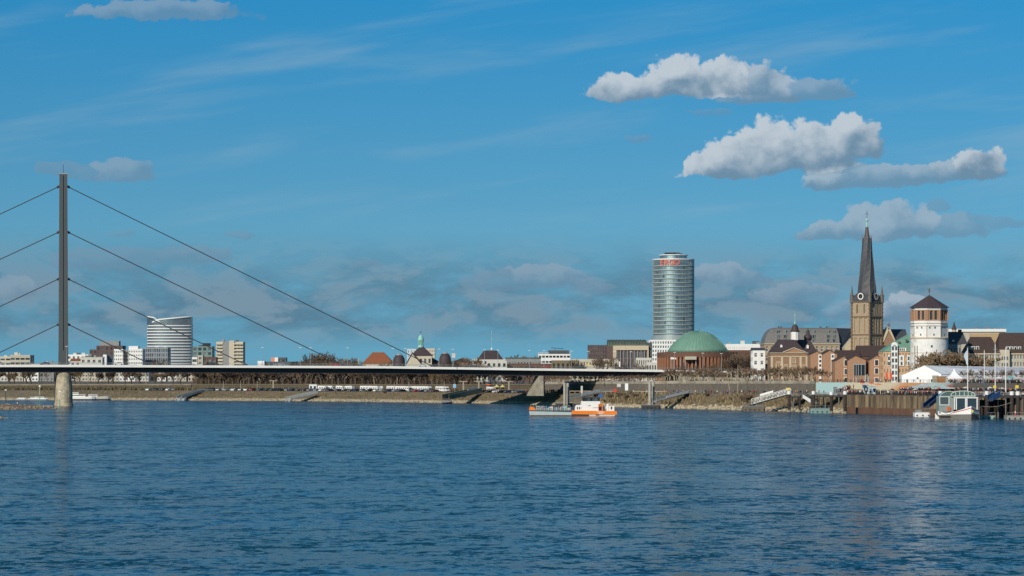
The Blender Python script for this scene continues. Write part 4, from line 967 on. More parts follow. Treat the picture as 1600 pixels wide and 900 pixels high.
# green roofed building with white bay
def green_roof_house():
    D = 1085; k = D / F; g = z2(1400); t = thing('green_roofed_house', 'tan brick house with green copper roof and rounded white bay window tower', 'house', (PX(1402, D), D, g)); X_ = lambda p: (p - 1402) * k; Z = lambda y: PZ(y, D) - g
    m = MB(); win = []; shell(m, win, X_(1380), X_(1423), 0, 14, 0, Z(549), 9, 4, 3, fw=.34, fh=.5); m.build('wall', brickorange, t); put_windows(t, win, 'white')
    m = MB(); m.add([(X_(1379.6), -.3, Z(549)), (X_(1423.5), -.3, Z(549)), (X_(1423.5), 14.3, Z(549)), (X_(1379.6), 14.3, Z(549)), (X_(1393), 5, Z(538)), (X_(1424), 6, Z(521)), (X_(1424), 9, Z(521)), (X_(1393), 9, Z(538))],
        [(0, 1, 5, 4), (1, 2, 6, 5), (2, 3, 7, 6), (3, 0, 4, 7), (4, 5, 6, 7)]); m.build('roof', copper, t)
    m = MB(); m.box(X_(1402.5), X_(1416), -.2, 4, Z(549), Z(543.6)); m.build('attic_storey', white, t)
    for p in (1404, 1406.5, 1409.5, 1412.5): window(t, X_(p), -.24, Z(548), .45, .95, 'plain')
    pts = [(X_(1392.2), 0), (X_(1401.8), 0)] + [((X_(1397) + 4.8 * k * cos(a)), Z(539.3) + 4.8 * k * sin(a)) for a in [pi * i / 8 for i in range(9)]]
    m = MB(); m.prism(pts, -1.4, -.003); b = m.build('bay_tower', white, t)
    for y in (595, 585.5, 576, 566.5, 557, 547.5):
        for p in (1394.4, 1399.4): window(t, X_(p), -1.46, Z(y), .85, Z(y - 6.5) - Z(y), 'blue')
    window(t, X_(1397), -1.46, Z(541.5), 1.0, .7, 'archwhite')
    for p0, p1 in ((1387, 1390.6), (1404.5, 1412.5), (1417, 1422)):
        m = MB(); m.box(X_(p0), X_(p1), -.35, -.003, Z(572), Z(555)); m.build('white_panel', white, t)
        for y in (571, 563): window(t, X_((p0 + p1) / 2), -.4, Z(y), .8, Z(y - 6) - Z(y), 'blue')
    for p in (1405, 1416.5):
        m = MB(); m.box(X_(p), X_(p) + .8, 2.0, 2.9, Z(536.5 if p < 1410 else 534), Z(533.5 if p < 1410 else 530)); m.build('skylight', darkgrey, t)
green_roof_house()
# round white castle tower
def castle_tower():
    D = 1066; R0 = 28.7 * (D + 7) / F; g = z2(1450); cx, cy = PX(1452, D + 7), D + 7; t = thing('castle_tower', 'round white castle tower with octagonal brick top and dark pointed roof', 'tower', (cx, cy, g)); Z = lambda y: PZ(y, D + 3) - g; k = (D + 7) / F
    wm = mat('worn_white_render', (.70, .70, .68), .8, var=.12, scale=.5, col2=(.52, .48, .40), c2=(.55, .72))
    m = MB(); m.lathe([(R0 * 1.02, 0), (R0 * 1.02, Z(529.5))], 64); m.build('round_base', wm, t, smooth=False)
    m = MB(); m.lathe([(R0 * 1.0, Z(529.5)), (R0 * 1.05, Z(529.2)), (R0 * 1.05, Z(527.6)), (R0 * .98, Z(527.0))], 64); m.build('ledge', sand, t)
    m = MB(); m.lathe([(R0 * 1.022, Z(551.8)), (R0 * 1.035, Z(551.6)), (R0 * 1.035, Z(550.9)), (R0 * 1.022, Z(550.8))], 64, cap=False); m.build('base_moulding', sand, t)
    O8 = radians(28.5)
    oc = lambda r, z0, z1_, mt, nm: (lambda mm: (mm.lathe([(r, z0), (r, z1_)], 8, a0=O8), mm.build(nm, mt, t))[1])(MB())
    Ro = R0 * 1.0
    oc(Ro, Z(527.1), Z(509.4), wm, 'white_storey'); oc(Ro * 1.035, Z(509.4), Z(508.6), sand, 'moulding'); oc(Ro * 1.0, Z(508.6), Z(505.2), wm, 'white_band'); oc(Ro * 1.04, Z(505.2), Z(504.7), sand, 'moulding'); oc(Ro * 1.02, Z(504.7), Z(501.4), wm, 'white_band')
    rb = Ro * .965; oc(rb * .93, Z(501.4), Z(484.0), glassd, 'lantern_core')
    for q in range(8):
        a, b = O8 + q * pi / 4, O8 + (q + 1) * pi / 4
        A_, B_ = Vector((rb * cos(a), rb * sin(a), 0)), Vector((rb * cos(b), rb * sin(b), 0)); ang = atan2((B_ - A_).y, (B_ - A_).x)
        m = MB(); win = []; L = (B_ - A_).length; wallgrid(m, win, A_ + Vector((0, 0, Z(501.4))), ang, L, Z(484) - Z(501.4), 2, 1, .58, .80, depth=.5, mx=.8); m.build('brick_storey', brickpale, t)
        for x, y, z, w_, h_, an in win: window(t, x, y, z, w_, h_, 'archdark', an)
        u = (B_ - A_).normalized(); n = Vector((u.y, -u.x, 0))
        m = MB()
        for p in (A_, ): 
            v = [p + n * .3 - u * .45, p + n * .3 + u * .45, p - n * .2 + u * .45, p - n * .2 - u * .45]; m.prismz([(x.x, x.y) for x in v], Z(501.39), Z(484.1))
        m.build('corner_pilaster', brickpale, t)
        for s_ in (.22, .6):
            window(t, *(A_.lerp(B_, s_) * 1.045).to_tuple()[:2], Z(513.5), .5, .75, 'plain', ang)
        window(t, *(A_.lerp(B_, .52) * 1.045).to_tuple()[:2], Z(524.5), .5, .75, 'plain', ang)
        cc_ = A_ * (Ro / rb) ; mm_ = MB(); mm_.bar((cc_.x, cc_.y, Z(527)), (cc_.x, cc_.y, Z(509.5)), .16, 4); mm_.build('corner_strip', sand, t)
    oc(Ro * .985, Z(484), Z(480.6), wm, 'cornice')
    m = MB(); re = 31.2 * k; m.lathe([(re, Z(480.7)), (re, Z(480.2)), (.1, Z(460.6))], 8, a0=O8); m.build('roof', plumroof, t)
    m = MB(); m.bar((0, 0, Z(461)), (0, 0, Z(455.5)), .09); m.lathe([(.1, Z(456.5)), (.35, Z(455)), (.28, Z(453)), (.38, Z(452)), (.15, Z(450.6)), (.2, Z(450))], 8); m.bar((0, 0, Z(453)), (-.9, 0, Z(451.2)), .09); m.build('weather_vane', copdark, t)
    for p in (1427.5, 1430.5):
        a = -pi / 2 + math.asin((p - 1452) * k / (R0 * 1.03)); m = MB(); m.bar((R0 * 1.06 * cos(a), R0 * 1.06 * sin(a), 0), (R0 * 1.06 * cos(a), R0 * 1.06 * sin(a), Z(540)), .14); m.build('downpipe', mat('tan_pipe', (.28, .22, .15), .7), t)
    a = -pi / 2 - .02; window(t, R0 * 1.03 * cos(a), R0 * 1.03 * sin(a), Z(543), .6, .9, 'plain', a + pi / 2)
castle_tower()
# houses right of the castle tower
t, w, h = bld('town_house', 'dark steep roofed house with grey wall beside the castle tower', 1480, 1502, 537.5, 1080, 12, greywall, rows=3, cols=5, style='dark', side=2)
m = MB(); m.add([(-w/2 - .3, -.4, h), (w/2 + 2.5, -.4, h), (w/2 + 2.5, 14, h), (-w/2 - .3, 14, h), (-w/2, 6, PZ(518, 1080) - z2(1480)), (w/2 + 1.5, 6, PZ(518, 1080) - z2(1480)), (w/2 + 1.5, 9, PZ(518, 1080) - z2(1480)), (-w/2, 9, PZ(518, 1080) - z2(1480))],
    [(0, 1, 5, 4), (1, 2, 6, 5), (2, 3, 7, 6), (3, 0, 4, 7), (4, 5, 6, 7)]); m.build('roof', slate, t)
m = MB(); m.box(w/2 - .2, w/2 + 1.0, 5, 7, PZ(520, 1080) - z2(1480), PZ(514.5, 1080) - z2(1480)); m.build('chimney', brickdark, t)
m = MB(); m.box(-.6, .2, .9, 2.2, PZ(534.5, 1080) - z2(1480), PZ(531, 1080) - z2(1480)); m.build('skylight', white, t)
def turret():
    D = 1120; k = D / F; g = z2(1490); t = thing('roof_turret_house', 'slim house with a pointed brown turret behind the dark roof', 'house', (PX(1492, D), D, g)); Z = lambda y: PZ(y, D) - g
    m = MB(); m.box(-2.2, 2.2, 0, 5, 0, Z(519)); m.build('wall', brickdark, t)
    m = MB(); m.lathe([(.9, Z(519)), (.9, Z(514.5))], 8, (0, 2)); m.build('turret', sand, t)
    m = MB(); m.lathe([(1.15, Z(514.7)), (.7, Z(511)), (.3, Z(505.5)), (.05, Z(502))], 8, (0, 2)); m.build('turret_roof', brownroof, t)
turret()
bld('long_house', 'long white topped cream building behind the brown roofs', 1500, 1573, 514.5, 1260, 14, cream, rows=5, cols=1, style='plain', fw=.02, fh=.02, roof='flat', roofh=0.0, roofm=white) if 0 else None
def white_top():
    D = 1260; k = D / F; g = z2(1500); t = thing('long_flat_building', 'long white topped cream building rising behind the brown roofs', 'building', (PX(1528, D), D, g)); X_ = lambda p: (p - 1528) * k; Z = lambda y: PZ(y, D) - g
    m = MB(); m.box(X_(1515), X_(1571), 0, 14, 0, Z(521)); m.build('wall', mat('ochre_stone', (.42, .30, .17), .85), t)
    m = MB(); m.box(X_(1515), X_(1571), .2, 13.8, Z(521), Z(518.4)); m.build('upper_wall', palecream, t)
    m = MB(); m.box(X_(1482), X_(1572), -.4, 14.3, Z(518.4), Z(514)); m.build('roof_fascia', white, t)
    m = MB(); m.box(X_(1482.5), X_(1514.9), .2, 13.9, 0, Z(518.4)); m.build('rear_wall', palecream, t)
    m = MB()
    for p in (1490, 1526, 1545, 1556, 1565): m.box(X_(p), X_(p) + .8, 4, 5, Z(514), Z(512.6))
    m.bar((X_(1540), 4, Z(511)), (X_(1550), 4, Z(511)), .12); m.bar((X_(1545), 4, Z(514)), (X_(1545), 4, Z(511)), .1); m.build('roof_vents', greywall, t)
white_top()
def corner_house(label, p0, p1, ye, yr, D, wallm, dormers, cols, px_lo=None, depth=16, inset=4):
    k = D / F; g = z2(p0); c = (p0 + p1) / 2; t = thing('town_house', label, 'house', (PX(c, D), D, g)); X_ = lambda p: (p - c) * k; Z = lambda y: PZ(y, D) - g
    m = MB(); win = []; shell(m, win, X_(p0), X_(p1), 0, depth, 0, Z(ye), cols, 4, 3, fw=.42, fh=.6); m.build('wall', wallm, t); put_windows(t, win, 'white')
    m = MB(); m.box(X_(p0) - .3, X_(p1) + .3, -.4, -.003, Z(ye) - .5, Z(ye)); m.build('cornice', sand, t)
    m = MB(); roof_hip(m, X_(p0), X_(p1), 0, depth, Z(ye) + .003, Z(yr) - Z(ye), inset); m.build('roof', brownroof, t)
    for p, y0, y1 in dormers:
        m = MB(); a = (Z(y0) - Z(ye)) / (Z(yr) - Z(ye)) * depth / 2
        m.box(X_(p) - .62, X_(p) + .62, a, a + 2.5, Z(y0), Z(y1)); d = m.build('dormer', white, t)
        o = link('dormer_window', unit_window('dark'), d, (X_(p), a - .06, Z(y0) + .2)); o.scale = (.8, 1, Z(y1) - Z(y0) - .4)
    return t, X_, Z
corner_house('broad cream house under a large brown roof with three white dormers', 1513, 1562, 552, 526, 1090, palecream, [(1515, 547, 541), (1521.5, 547, 541), (1528.5, 547, 541)], 12, inset=2.5)
t, X_, Z_ = corner_house('cream house with white bay under a brown roof at the right edge', 1561, 1625, 552, 519.5, 1092, palecream, [(1576, 547, 541.5), (1581, 547, 541.5), (1587.5, 547, 541.5), (1594, 547, 541.5)], 14, inset=2)
m = MB(); m.box(X_(1561), X_(1576), -2.2, -.41, 0, Z_(546.5)); m.build('bay', cream, t)
for y in (573, 563): 
    for p in (1564.5, 1568.5, 1572.5): window(t, X_(p), -2.26, Z_(y), .7, 1.7, 'white')
corner_house('far dark roofed house behind the right edge', 1573, 1640, 527, 519.5, 1220, brickdark, [], 8)
m = MB()
# ================================================================ houses seen under the bridge
def under_house(label, p0, p1, D, ztop, wallm, rows, cols, style='white', roofm=brownroof, rh=2.2, roof='gable'):
    return bld('town_house', label, p0, p1, 0, D, 11, wallm, rows=rows, cols=cols, style=style, roof=roof, roofh=rh, roofm=roofm, zt=ztop, side=2)
UH = [(-20, 12, offwhite, 'pale house at the left edge under the bridge'), (14, 36, palecream, 'cream house behind bare trees, second from the left edge'),
      (38, 60, white, 'white banded house between bare trees left of the stone pier'), (62, 84, greywall, 'grey house just left of the stone pier'),
      (118, 138, palecream, 'cream house right of the golden tree by the pier'), (138.5, 158, cream, 'cream many windowed house beneath the brown office'),
      (158.5, 186, palecream, 'long pale house beneath the white slab'), (186.5, 211, white, 'white house front beneath the white twin blocks'),
      (211.5, 217, greywall, 'narrow grey house beside the white front'), (217.5, 232, offwhite, 'offwhite house left of the ornate villas'),  # the narrow house has an even grey wall
      (246, 259, white, 'ornate white villa with balconies under the round tower'), (262, 276, offwhite, 'second ornate pale villa under the round tower'),
      (277, 291, palecream, 'cream villa with corner turret right of the ornate villas'), (294, 309, cream, 'cream house half hidden by trees under the green office'),
      (330, 345, palecream, 'pale house behind dense trees under the cream tower'), (514, 530, sand, 'beige house with arched windows under the tree clump'),
      (534, 556, palecream, 'low beige house left of the orange roof under the bridge'), (578, 590, sand, 'small sand coloured house under the orange roof'),
      (745, 758, offwhite, 'tall pale house behind trees under the white villa'), (890, 912, cream, 'cream house right of the bank pier')]
for i, (a, b, mt_, lab) in enumerate(UH):
    D = 1600 if a < 480 else (1500 if a > 700 else 1560)
    zt_ = rnd.uniform(16.2, 17.2) if a < 300 else 14.5
    if 230 < a < 300: zt_ = 14.8
    w = (b - a) * D / F
    under_house(lab, a, b, D, zt_, mt_, 3 if zt_ > 15 else 2, max(2, round(w / 1.9)), rnd.choice(['white', 'cross', 'dark']), rnd.choice([slate, brownroof, plumroof]))
# ================================================================ promenade walls and quay edge
def run_wall(name, label, p0, p1, step, f_d, z0f, z1f, thick, mt, cap=None, caph=.45, seg='wall_section'):
    """a wall that follows the bank: one section per stretch, each a part"""
    t = thing(name, label, 'wall', (PX(p0, f_d(p0)), f_d(p0), 0)); o = Vector(t.location); p = p0
    while p < p1 - .01:
        q = min(p + step, p1); a, b = Vector((PX(p, f_d(p)), f_d(p), 0)) - o, Vector((PX(q, f_d(q)), f_d(q), 0)) - o
        u = (b - a).normalized(); n = Vector((-u.y, u.x, 0)); b2 = b - u * .04
        m = MB(); m.prismz([((a).x, (a).y), (b2.x, b2.y), ((b2 + n * thick).x, (b2 + n * thick).y), ((a + n * thick).x, (a + n * thick).y)], z0f(p), z1f(p)); m.build(seg, mt, t)
        if cap:
            a2, b3 = a - n * .12, b - n * .12; m = MB(); m.prismz([(a2.x, a2.y), (b3.x, b3.y), ((b3 + n * (thick + .2)).x, (b3 + n * (thick + .2)).y), ((a2 + n * (thick + .2)).x, (a2 + n * (thick + .2)).y)], z1f(p) + .003, z1f(p) + caph); m.build('parapet', cap, t)
        p = q
    return t
upD = lambda p: shore(p) + lerp(QUAY, p) - .45
run_wall('promenade_wall', 'long grey brown promenade wall with pale parapet below the pollarded trees', 852, 1272, 12, upD, lambda p: z1(p) - .2, lambda p: z2(p) - .15, .4, mat('grey_brown_wall', (.13, .115, .095), .9, var=.25), concrete, 1.25)
run_wall('bank_retaining_wall', 'low retaining wall behind the riverside car park', 300, 851, 14, upD, lambda p: z1(p) - .2, lambda p: z2(p) - .6, .4, mat('mossy_wall', (.095, .082, .058), .95, var=.35, scale=.7), MATS['mossy_wall'] if 'mossy_wall' in MATS else greywall, .35)
run_wall('bank_retaining_wall', 'low dark retaining wall behind the far bank at the left of the car park', -40, 299, 14, upD, lambda p: z1(p) - .2, lambda p: z2(p) - .6, .4, MATS['mossy_wall'], concrete, .3)
# painted wall on the right
pm = bpy.data.materials.new('painted_wall'); pm.use_nodes = True; q = NT(pm.node_tree); b = pm.node_tree.nodes['Principled BSDF']
pos = q.new('ShaderNodeTexCoord').outputs['Object']; s3 = q.new('ShaderNodeSeparateXYZ'); q.l.new(pos, s3.inputs[0])
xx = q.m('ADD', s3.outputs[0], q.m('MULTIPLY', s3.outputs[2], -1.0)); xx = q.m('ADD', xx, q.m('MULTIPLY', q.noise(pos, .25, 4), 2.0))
c = q.mix(q.mapr(xx, -2.5, 2.5), (.38, .56, .56, 1), (.58, .52, .38, 1)); c = q.mix(q.mapr(xx, 13.0, 17.0), c, (.55, .30, .15, 1)); c = q.mix(q.mapr(xx, 20.0, 24.0), c, (.32, .42, .42, 1)); c = q.mix(q.mapr(xx, 27.0, 31.0), c, (.10, .092, .08, 1))  # last mix darkens the right end, colouring in the shade of the arcade
q.l.new(c, b.inputs['Base Color']); b.inputs['Roughness'].default_value = .7
D0_ = upD(1275); o = thing('painted_wall', 'pale blue to cream painted quay wall behind the crowd, shade coloured in at right', 'wall', (PX(1275, D0_), D0_, 0))
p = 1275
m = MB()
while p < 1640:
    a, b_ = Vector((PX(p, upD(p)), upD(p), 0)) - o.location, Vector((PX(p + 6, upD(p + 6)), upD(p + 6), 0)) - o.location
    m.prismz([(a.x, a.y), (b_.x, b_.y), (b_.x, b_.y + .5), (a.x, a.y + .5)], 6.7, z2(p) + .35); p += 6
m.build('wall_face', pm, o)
# railing above it
m = MB(); p = 1275
while p < 1640:
    a, b_ = Vector((PX(p, upD(p)), upD(p) + .25, 0)) - o.location, Vector((PX(p + 6, upD(p + 6)), upD(p + 6) + .25, 0)) - o.location; z = z2(p) + .35
    m.bar((*a.xy, z), (*a.xy, z + 1), .05); m.bar((*a.xy, z + 1), (*b_.xy, z + 1), .05); m.bar((*a.xy, z + .5), (*b_.xy, z + .5), .03); p += 6
tag(m.build('railing', darksteel, o), kind='stuff')
# sheet piling
qd = lambda p: shore(p) + .45
t = thing('sheet_pile_wall', 'tall brown ribbed sheet pile quay wall with a rusty lower band', 'wall', (PX(1325, qd(1325)), qd(1325), 0)); o = t.location
p = 1325.0; L = []
while p < 1660: L.append(Vector((PX(p, qd(p)), qd(p), 0)) - o); p += 1.0
# resample evenly
pts = [L[0]]; 
for v in L:
    while (v - pts[-1]).length > .62: pts.append(pts[-1] + (v - pts[-1]).normalized() * .62)
u = (pts[-1] - pts[0]).normalized(); n = Vector((u.y, -u.x, 0))
if n.y > 0: n = -n
vs = []; fs = []
for i, v in enumerate(pts):
    r = v + n * (.70 if (i // 2) % 2 else .0); tp = 6.75 + .12 * sin(i * .9) + .1 * sin(i * 2.3)
    vs += [(r.x, r.y, .5), (r.x, r.y, tp), (v.x - n.x * .5, v.y - n.y * .5, tp)]
for i in range(len(pts) - 1): fs += [(3 * i, 3 * i + 3, 3 * i + 4, 3 * i + 1), (3 * i + 1, 3 * i + 4, 3 * i + 5, 3 * i + 2)]
m = MB(); m.add(vs, fs); m.build('pile_ribs', piling, t)
m = MB(); N_ = 10
for i in range(0, len(pts) - N_, N_):
    a, b_ = pts[i] + n * 1.1, pts[i + N_] + n * 1.1
    m = MB(); m.prismz([(a.x, a.y), (b_.x - u.x * .06, b_.y - u.y * .06), (b_.x - n.x * 1, b_.y - n.y * 1), (a.x - n.x * 1, a.y - n.y * 1)], -1, 2.25 + .1 * sin(i)); m.build('waling_beam', rust, t)
m = MB()
for i in range(0, len(pts), 7): m.lathe([(.3, 6.6), (.34, 7.2), (.2, 7.35)], 6, (pts[i].x, pts[i].y))
m.build('bollards', rustdark, t)
# pale guard rail along the lower path
t = thing('guard_rail', 'pale concrete guard rail along the lower path below the promenade wall', 'railing', (*on_quay(890, .04)[:2], 0)); o = t.location; p = 890
while p < 1042:
    if not 958 < p < 986:
        a, b_ = Vector(on_quay(p, .04)) - o, Vector(on_quay(p + 7.6, .04)) - o; m = MB(); m.bar(a + Vector((0, 0, .95)), b_ + Vector((0, 0, .95)), .18); m.build('rail', sand, t); m = MB(); m.bar(a + Vector((.1, 0, 0)), a + Vector((.1, 0, .94)), .12); m.build('post', sand, t)
    p += 8
# ================================================================ gravel spit
def spit(label, outline, h, seed, n_stone):
    """low gravel bar; outline in x,y"""
    r = random.Random(seed); m = MB(); cx = sum(p[0] for p in outline) / len(outline); cy = sum(p[1] for p in outline) / len(outline); N = len(outline)
    rings = []
    for f, z in ((1.06, -.5), (1.0, .02), (.96, .30 * h), (.86, .7 * h), (.6, h), (.3, h * 1.05)):
        rings.append([(cx + (x - cx) * f, cy + (y - cy) * f, z + r.uniform(-.06, .06) * h) for x, y in outline])
    vs = [v for R in rings for v in R] + [(cx, cy, h)]
    fs = [(i * N + k, i * N + (k + 1) % N, (i + 1) * N + (k + 1) % N, (i + 1) * N + k) for i in range(len(rings) - 1) for k in range(N)] + [((len(rings) - 1) * N + k, (len(rings) - 1) * N + (k + 1) % N, len(rings) * N) for k in range(N)]
    m.add(vs, fs)
    g = m.build('gravel_bar', mat('gravel', (.22, .155, .10), .95, var=.3, scale=.8, col2=(.16, .11, .07), bump=.1)); tag(g, label, kind='structure')
    m = MB()
    for _ in range(n_stone):
        i = r.randrange(N); a, b = outline[i], outline[(i + 1) % N]; f = r.random(); x, y = a[0] + (b[0] - a[0]) * f, a[1] + (b[1] - a[1]) * f
        g_ = r.uniform(.93, 1.02) if r.random() < .75 else r.uniform(.4, .95); x, y = cx + (x - cx) * g_, cy + (y - cy) * g_
        s_ = r.uniform(.18, .55); z = (.05 if g_ > .97 else .45 * h if g_ > .9 else h * .8)
        pr = [(s_ * r.uniform(.7, 1), z - .2), (s_, z + s_ * .4), (s_ * .6, z + s_ * .9)]; m.lathe(pr, 5, (x, y), a0=r.random() * 3)
    tag(m.build('shore_stones', mat('shore_stone', (.30, .25, .18), .9, var=.35, scale=2)), kind='stuff', label='pale stones strewn along the gravel bar')
spit('brown gravel bar reaching from the left edge to the bridge pier', [(-420, 1085), (-300, 1078), (-240, 1081), (-210, 1088), (-196, 1100), (-188, 1118), (-190, 1140), (-200, 1160), (-215, 1185), (-240, 1215), (-300, 1240), (-420, 1250)], 1.7, 3, 520)
spit('small gravel islet low in the water at the left edge', [(-215, 888), (-190, 884), (-172, 888), (-166, 895), (-172, 903), (-190, 908), (-215, 905)], .6, 5, 160)
# ================================================================ slope scrub and stones (uncountable)
def scatter_slope():
    m = MB(); r = random.Random(11)
    for _ in range(9000):
        p = r.uniform(60, 1325); f = r.uniform(.22, .98)
        if p > 1180: f = r.uniform(.25, .9)
        d0, s_ = shore(p), lerp(SLOPE, p); D = d0 + s_ * f; x, z = PX(p, D), z1(p) * f
        big = .8 if 930 < p < 1100 or 1120 < p < 1300 else .42
        if r.random() < .3: big *= 1.7
        for k in range(3):
            a = r.random() * 6.3; h = big * r.uniform(.4, 1.2); w_ = h * .35; dx, dy = cos(a) * w_, sin(a) * w_; lx, ly = r.uniform(-.3, .3) * h, r.uniform(-.3, .3) * h
            m.tri((x - dx, D - dy, z - .1), (x + dx, D + dy, z - .1), (x + lx, D + ly, z + h), 0 if r.random() < .6 else (1 if r.random() < .6 else 2))
    for _ in range(5200):
        p = r.uniform(-30, 1000); D = shore(p) + lerp(QUAY, p) - 1.0 - abs(r.gauss(0, 1.6)); x, z = PX(p, D), z1(p); h = r.uniform(.5, 2.6) * (1 if p < 850 else .5)
        for k in range(2): a = r.random() * 6.3; dx, dy = cos(a) * .3, sin(a) * .3; m.tri((x - dx, D - dy, z), (x + dx, D + dy, z), (x + r.uniform(-.6, .6), D + r.uniform(-.3, .5), z + h), 1 if r.random() < .7 else 2)
    tag(m.build('slope_scrub', [mat('dry_grass', (.24, .185, .11), .95, var=.3), mat('brown_scrub', (.15, .11, .065), .95, var=.3), mat('olive_scrub', (.13, .125, .06), .95, var=.3)]), kind='stuff', label='dry scrub and grass tufts on the riverbank')
    m = MB()
    for _ in range(4500):
        p = r.uniform(-40, 1325); f = abs(r.gauss(0, .10)); d0, s_ = shore(p), lerp(SLOPE, p); D = d0 + s_ * f; x, z = PX(p, D), z1(p) * f; q = r.uniform(.15, .5) * (1.5 if p > 950 else 1)
        m.lathe([(q, z - .1), (q * .95, z + q * .35), (q * .5, z + q * .7)], 5, (x, D), a0=r.random() * 3, mi=0 if r.random() < .7 else 1)
    tag(m.build('bank_stones', [mat('bank_stone', (.40, .345, .24), .9, var=.35, scale=2), mat('dark_bank_stone', (.20, .165, .12), .9, var=.35, scale=2)]), kind='stuff', label='pale riprap stones along the waterline')
scatter_slope()
# ================================================================ trees
def grow(seed, H, trunk_h, spread, levels, kids, r0, thin, lean=.55, up=.25, minr=.018, splay=1.0):
    """bare tree: returns trunk builder (trunk and boughs) and crown builder (branches and twigs)"""
    r = random.Random(seed); T, K = MB(), MB()
    def br(p, d, L, rad, lev):
        n = 2; q = p
        for i in range(n):
            d = (d + Vector((r.uniform(-1, 1), r.uniform(-1, 1), r.uniform(-.2, .8))) * .16 * lean).normalized(); e = q + d * L / n; rr = rad * (1 - .28 * (i + 1) / n) ; (T if lev < 2 else K).bar(q, e, rad * (1 - .28 * i / n), 5 if lev == 0 else 3, 0, rr); q = e
            if lev >= 1 and i == 0 and lev < levels: side(q, d, L, rr, lev)
        if lev >= levels: return
        for _ in range(kids[lev]): side(q, d, L, rad * .72, lev)
    def side(q, d, L, rad, lev):
        a = Vector((r.gauss(0, 1), r.gauss(0, 1), r.gauss(0, .55))).normalized(); nd = (d * (1.0 - .25 * spread) + a * spread * .8 + Vector((0, 0, up))).normalized()
        br(q, nd, L * thin * r.uniform(.72, 1.1), max(minr, rad * r.uniform(.5, .72)), lev + 1)
    br(Vector((0, 0, -.3)), Vector((r.uniform(-.06, .06), r.uniform(-.06, .06), 1)).normalized(), trunk_h, r0, 0)
    return T, K
VARS = {}
def variant(kind, i):
    key = (kind, i)
    if key not in VARS:
        if kind == 'wide': T, K = grow(40 + i, 12, 2.6, .95, 6, [5, 3, 2, 1, 1, 1], .30, .72, minr=.045); a, b = bark, [twigb, twigd, twigb][i % 3]
        elif kind == 'tall': T, K = grow(60 + i, 15, 4.2, .70, 6, [4, 3, 2, 1, 1, 1], .28, .71, up=.45, minr=.045); a, b = barkpale if i % 2 else bark, [twigb, twigd][i % 2]
        elif kind == 'gold': T, K = grow(80 + i, 12, 1.8, .8, 6, [6, 3, 2, 1, 1, 1], .28, .74, up=.35, minr=.05); a, b = bark, twigg
        elif kind == 'pollard': T, K = grow(90 + i, 7, 3.0, 1.15, 5, [5, 3, 3, 2, 1], .22, .56, up=.12, minr=.04); a, b = barkpale, [twigb, mat('reddish_twigs', (.19, .115, .075), .95, var=.2), twigb][i % 3]
        elif kind == 'plane': T, K = grow(150 + i, 10, 1.3, 1.05, 6, [6, 3, 2, 1, 1, 1], .20, .72, up=.28, minr=.035); a, b = barkpale, mat('golden_brown_twigs', (.21, .15, .09), .95, var=.25)
        elif kind == 'low': T, K = grow(130 + i, 10, 1.1, 1.0, 6, [6, 3, 2, 1, 1, 1], .19, .74, up=.3, minr=.045); a, b = mat('dark_bark', (.085, .065, .05), .95, var=.25), [twigd, twigb, twigd, twigb][i % 4]
        else: T, K = grow(110 + i, 4, .5, 1.1, 5, [6, 3, 3, 2, 1], .08, .8, up=.3, minr=.035); a, b = bark, twigb
        zmax = max(v[2] for v in K.v); print(kind, i, 'faces', len(K.f) * 2, len(T.f) * 2); VARS[key] = (T.mesh('trunk', a), K.mesh('crown', b), zmax)
    return VARS[key]
TREE_N = 0
def tree(kind, i, x, y, z, H, label, group, rz=None, wide=1.0):
    global TREE_N
    T, K, zm = variant(kind, i); s_ = H / zm
    t = thing({'pollard': 'pollarded_tree', 'shrub': 'bare_shrub'}.get(kind, 'bare_tree'), label, 'shrub' if kind == 'shrub' else 'tree', (x, y, z), rnd.uniform(0, 6.28) if rz is None else rz, group)
    t.scale = (s_ * wide, s_ * wide, s_); link('trunk', T, t); link('crown', K, t); TREE_N += 1; return t
def landmark(px):
    for a, txt in ((20, 'at the left edge'), (83, 'left of the stone pier'), (135, 'right of the stone pier'), (180, 'beneath the brown office'), (225, 'beneath the white twin blocks'), (300, 'beneath the round striped tower'), (340, 'beneath the green glass office'), (385, 'beneath the cream tower'),
                   (430, 'left of the white gangway'), (480, 'above the white gangway'), (560, 'beneath the tree clump'), (618, 'beneath the orange roof'), (680, 'beneath the green lantern'), (740, 'beneath the plum turret'), (800, 'beneath the white villa'), (835, 'left of the bank pier'),
                   (900, 'right of the bank pier'), (950, 'beneath the brown office'), (1010, 'beneath the barrel roofed hall'), (1060, 'at the left of the concert hall'), (1110, 'before the concert hall'), (1160, 'right of the concert hall'), (1200, 'before the white town house'),
                   (1262, 'before the brick church'), (1310, 'before the brick gabled houses'), (1380, 'below the gothic tower'), (1430, 'before the castle tower'), (1500, 'right of the castle tower')):
        if px < a: return txt
    return 'at the right edge'
adj = ['slender', 'broad', 'dark', 'pale', 'dense', 'open', 'small', 'forked', 'leaning', 'upright']
r2 = random.Random(5)
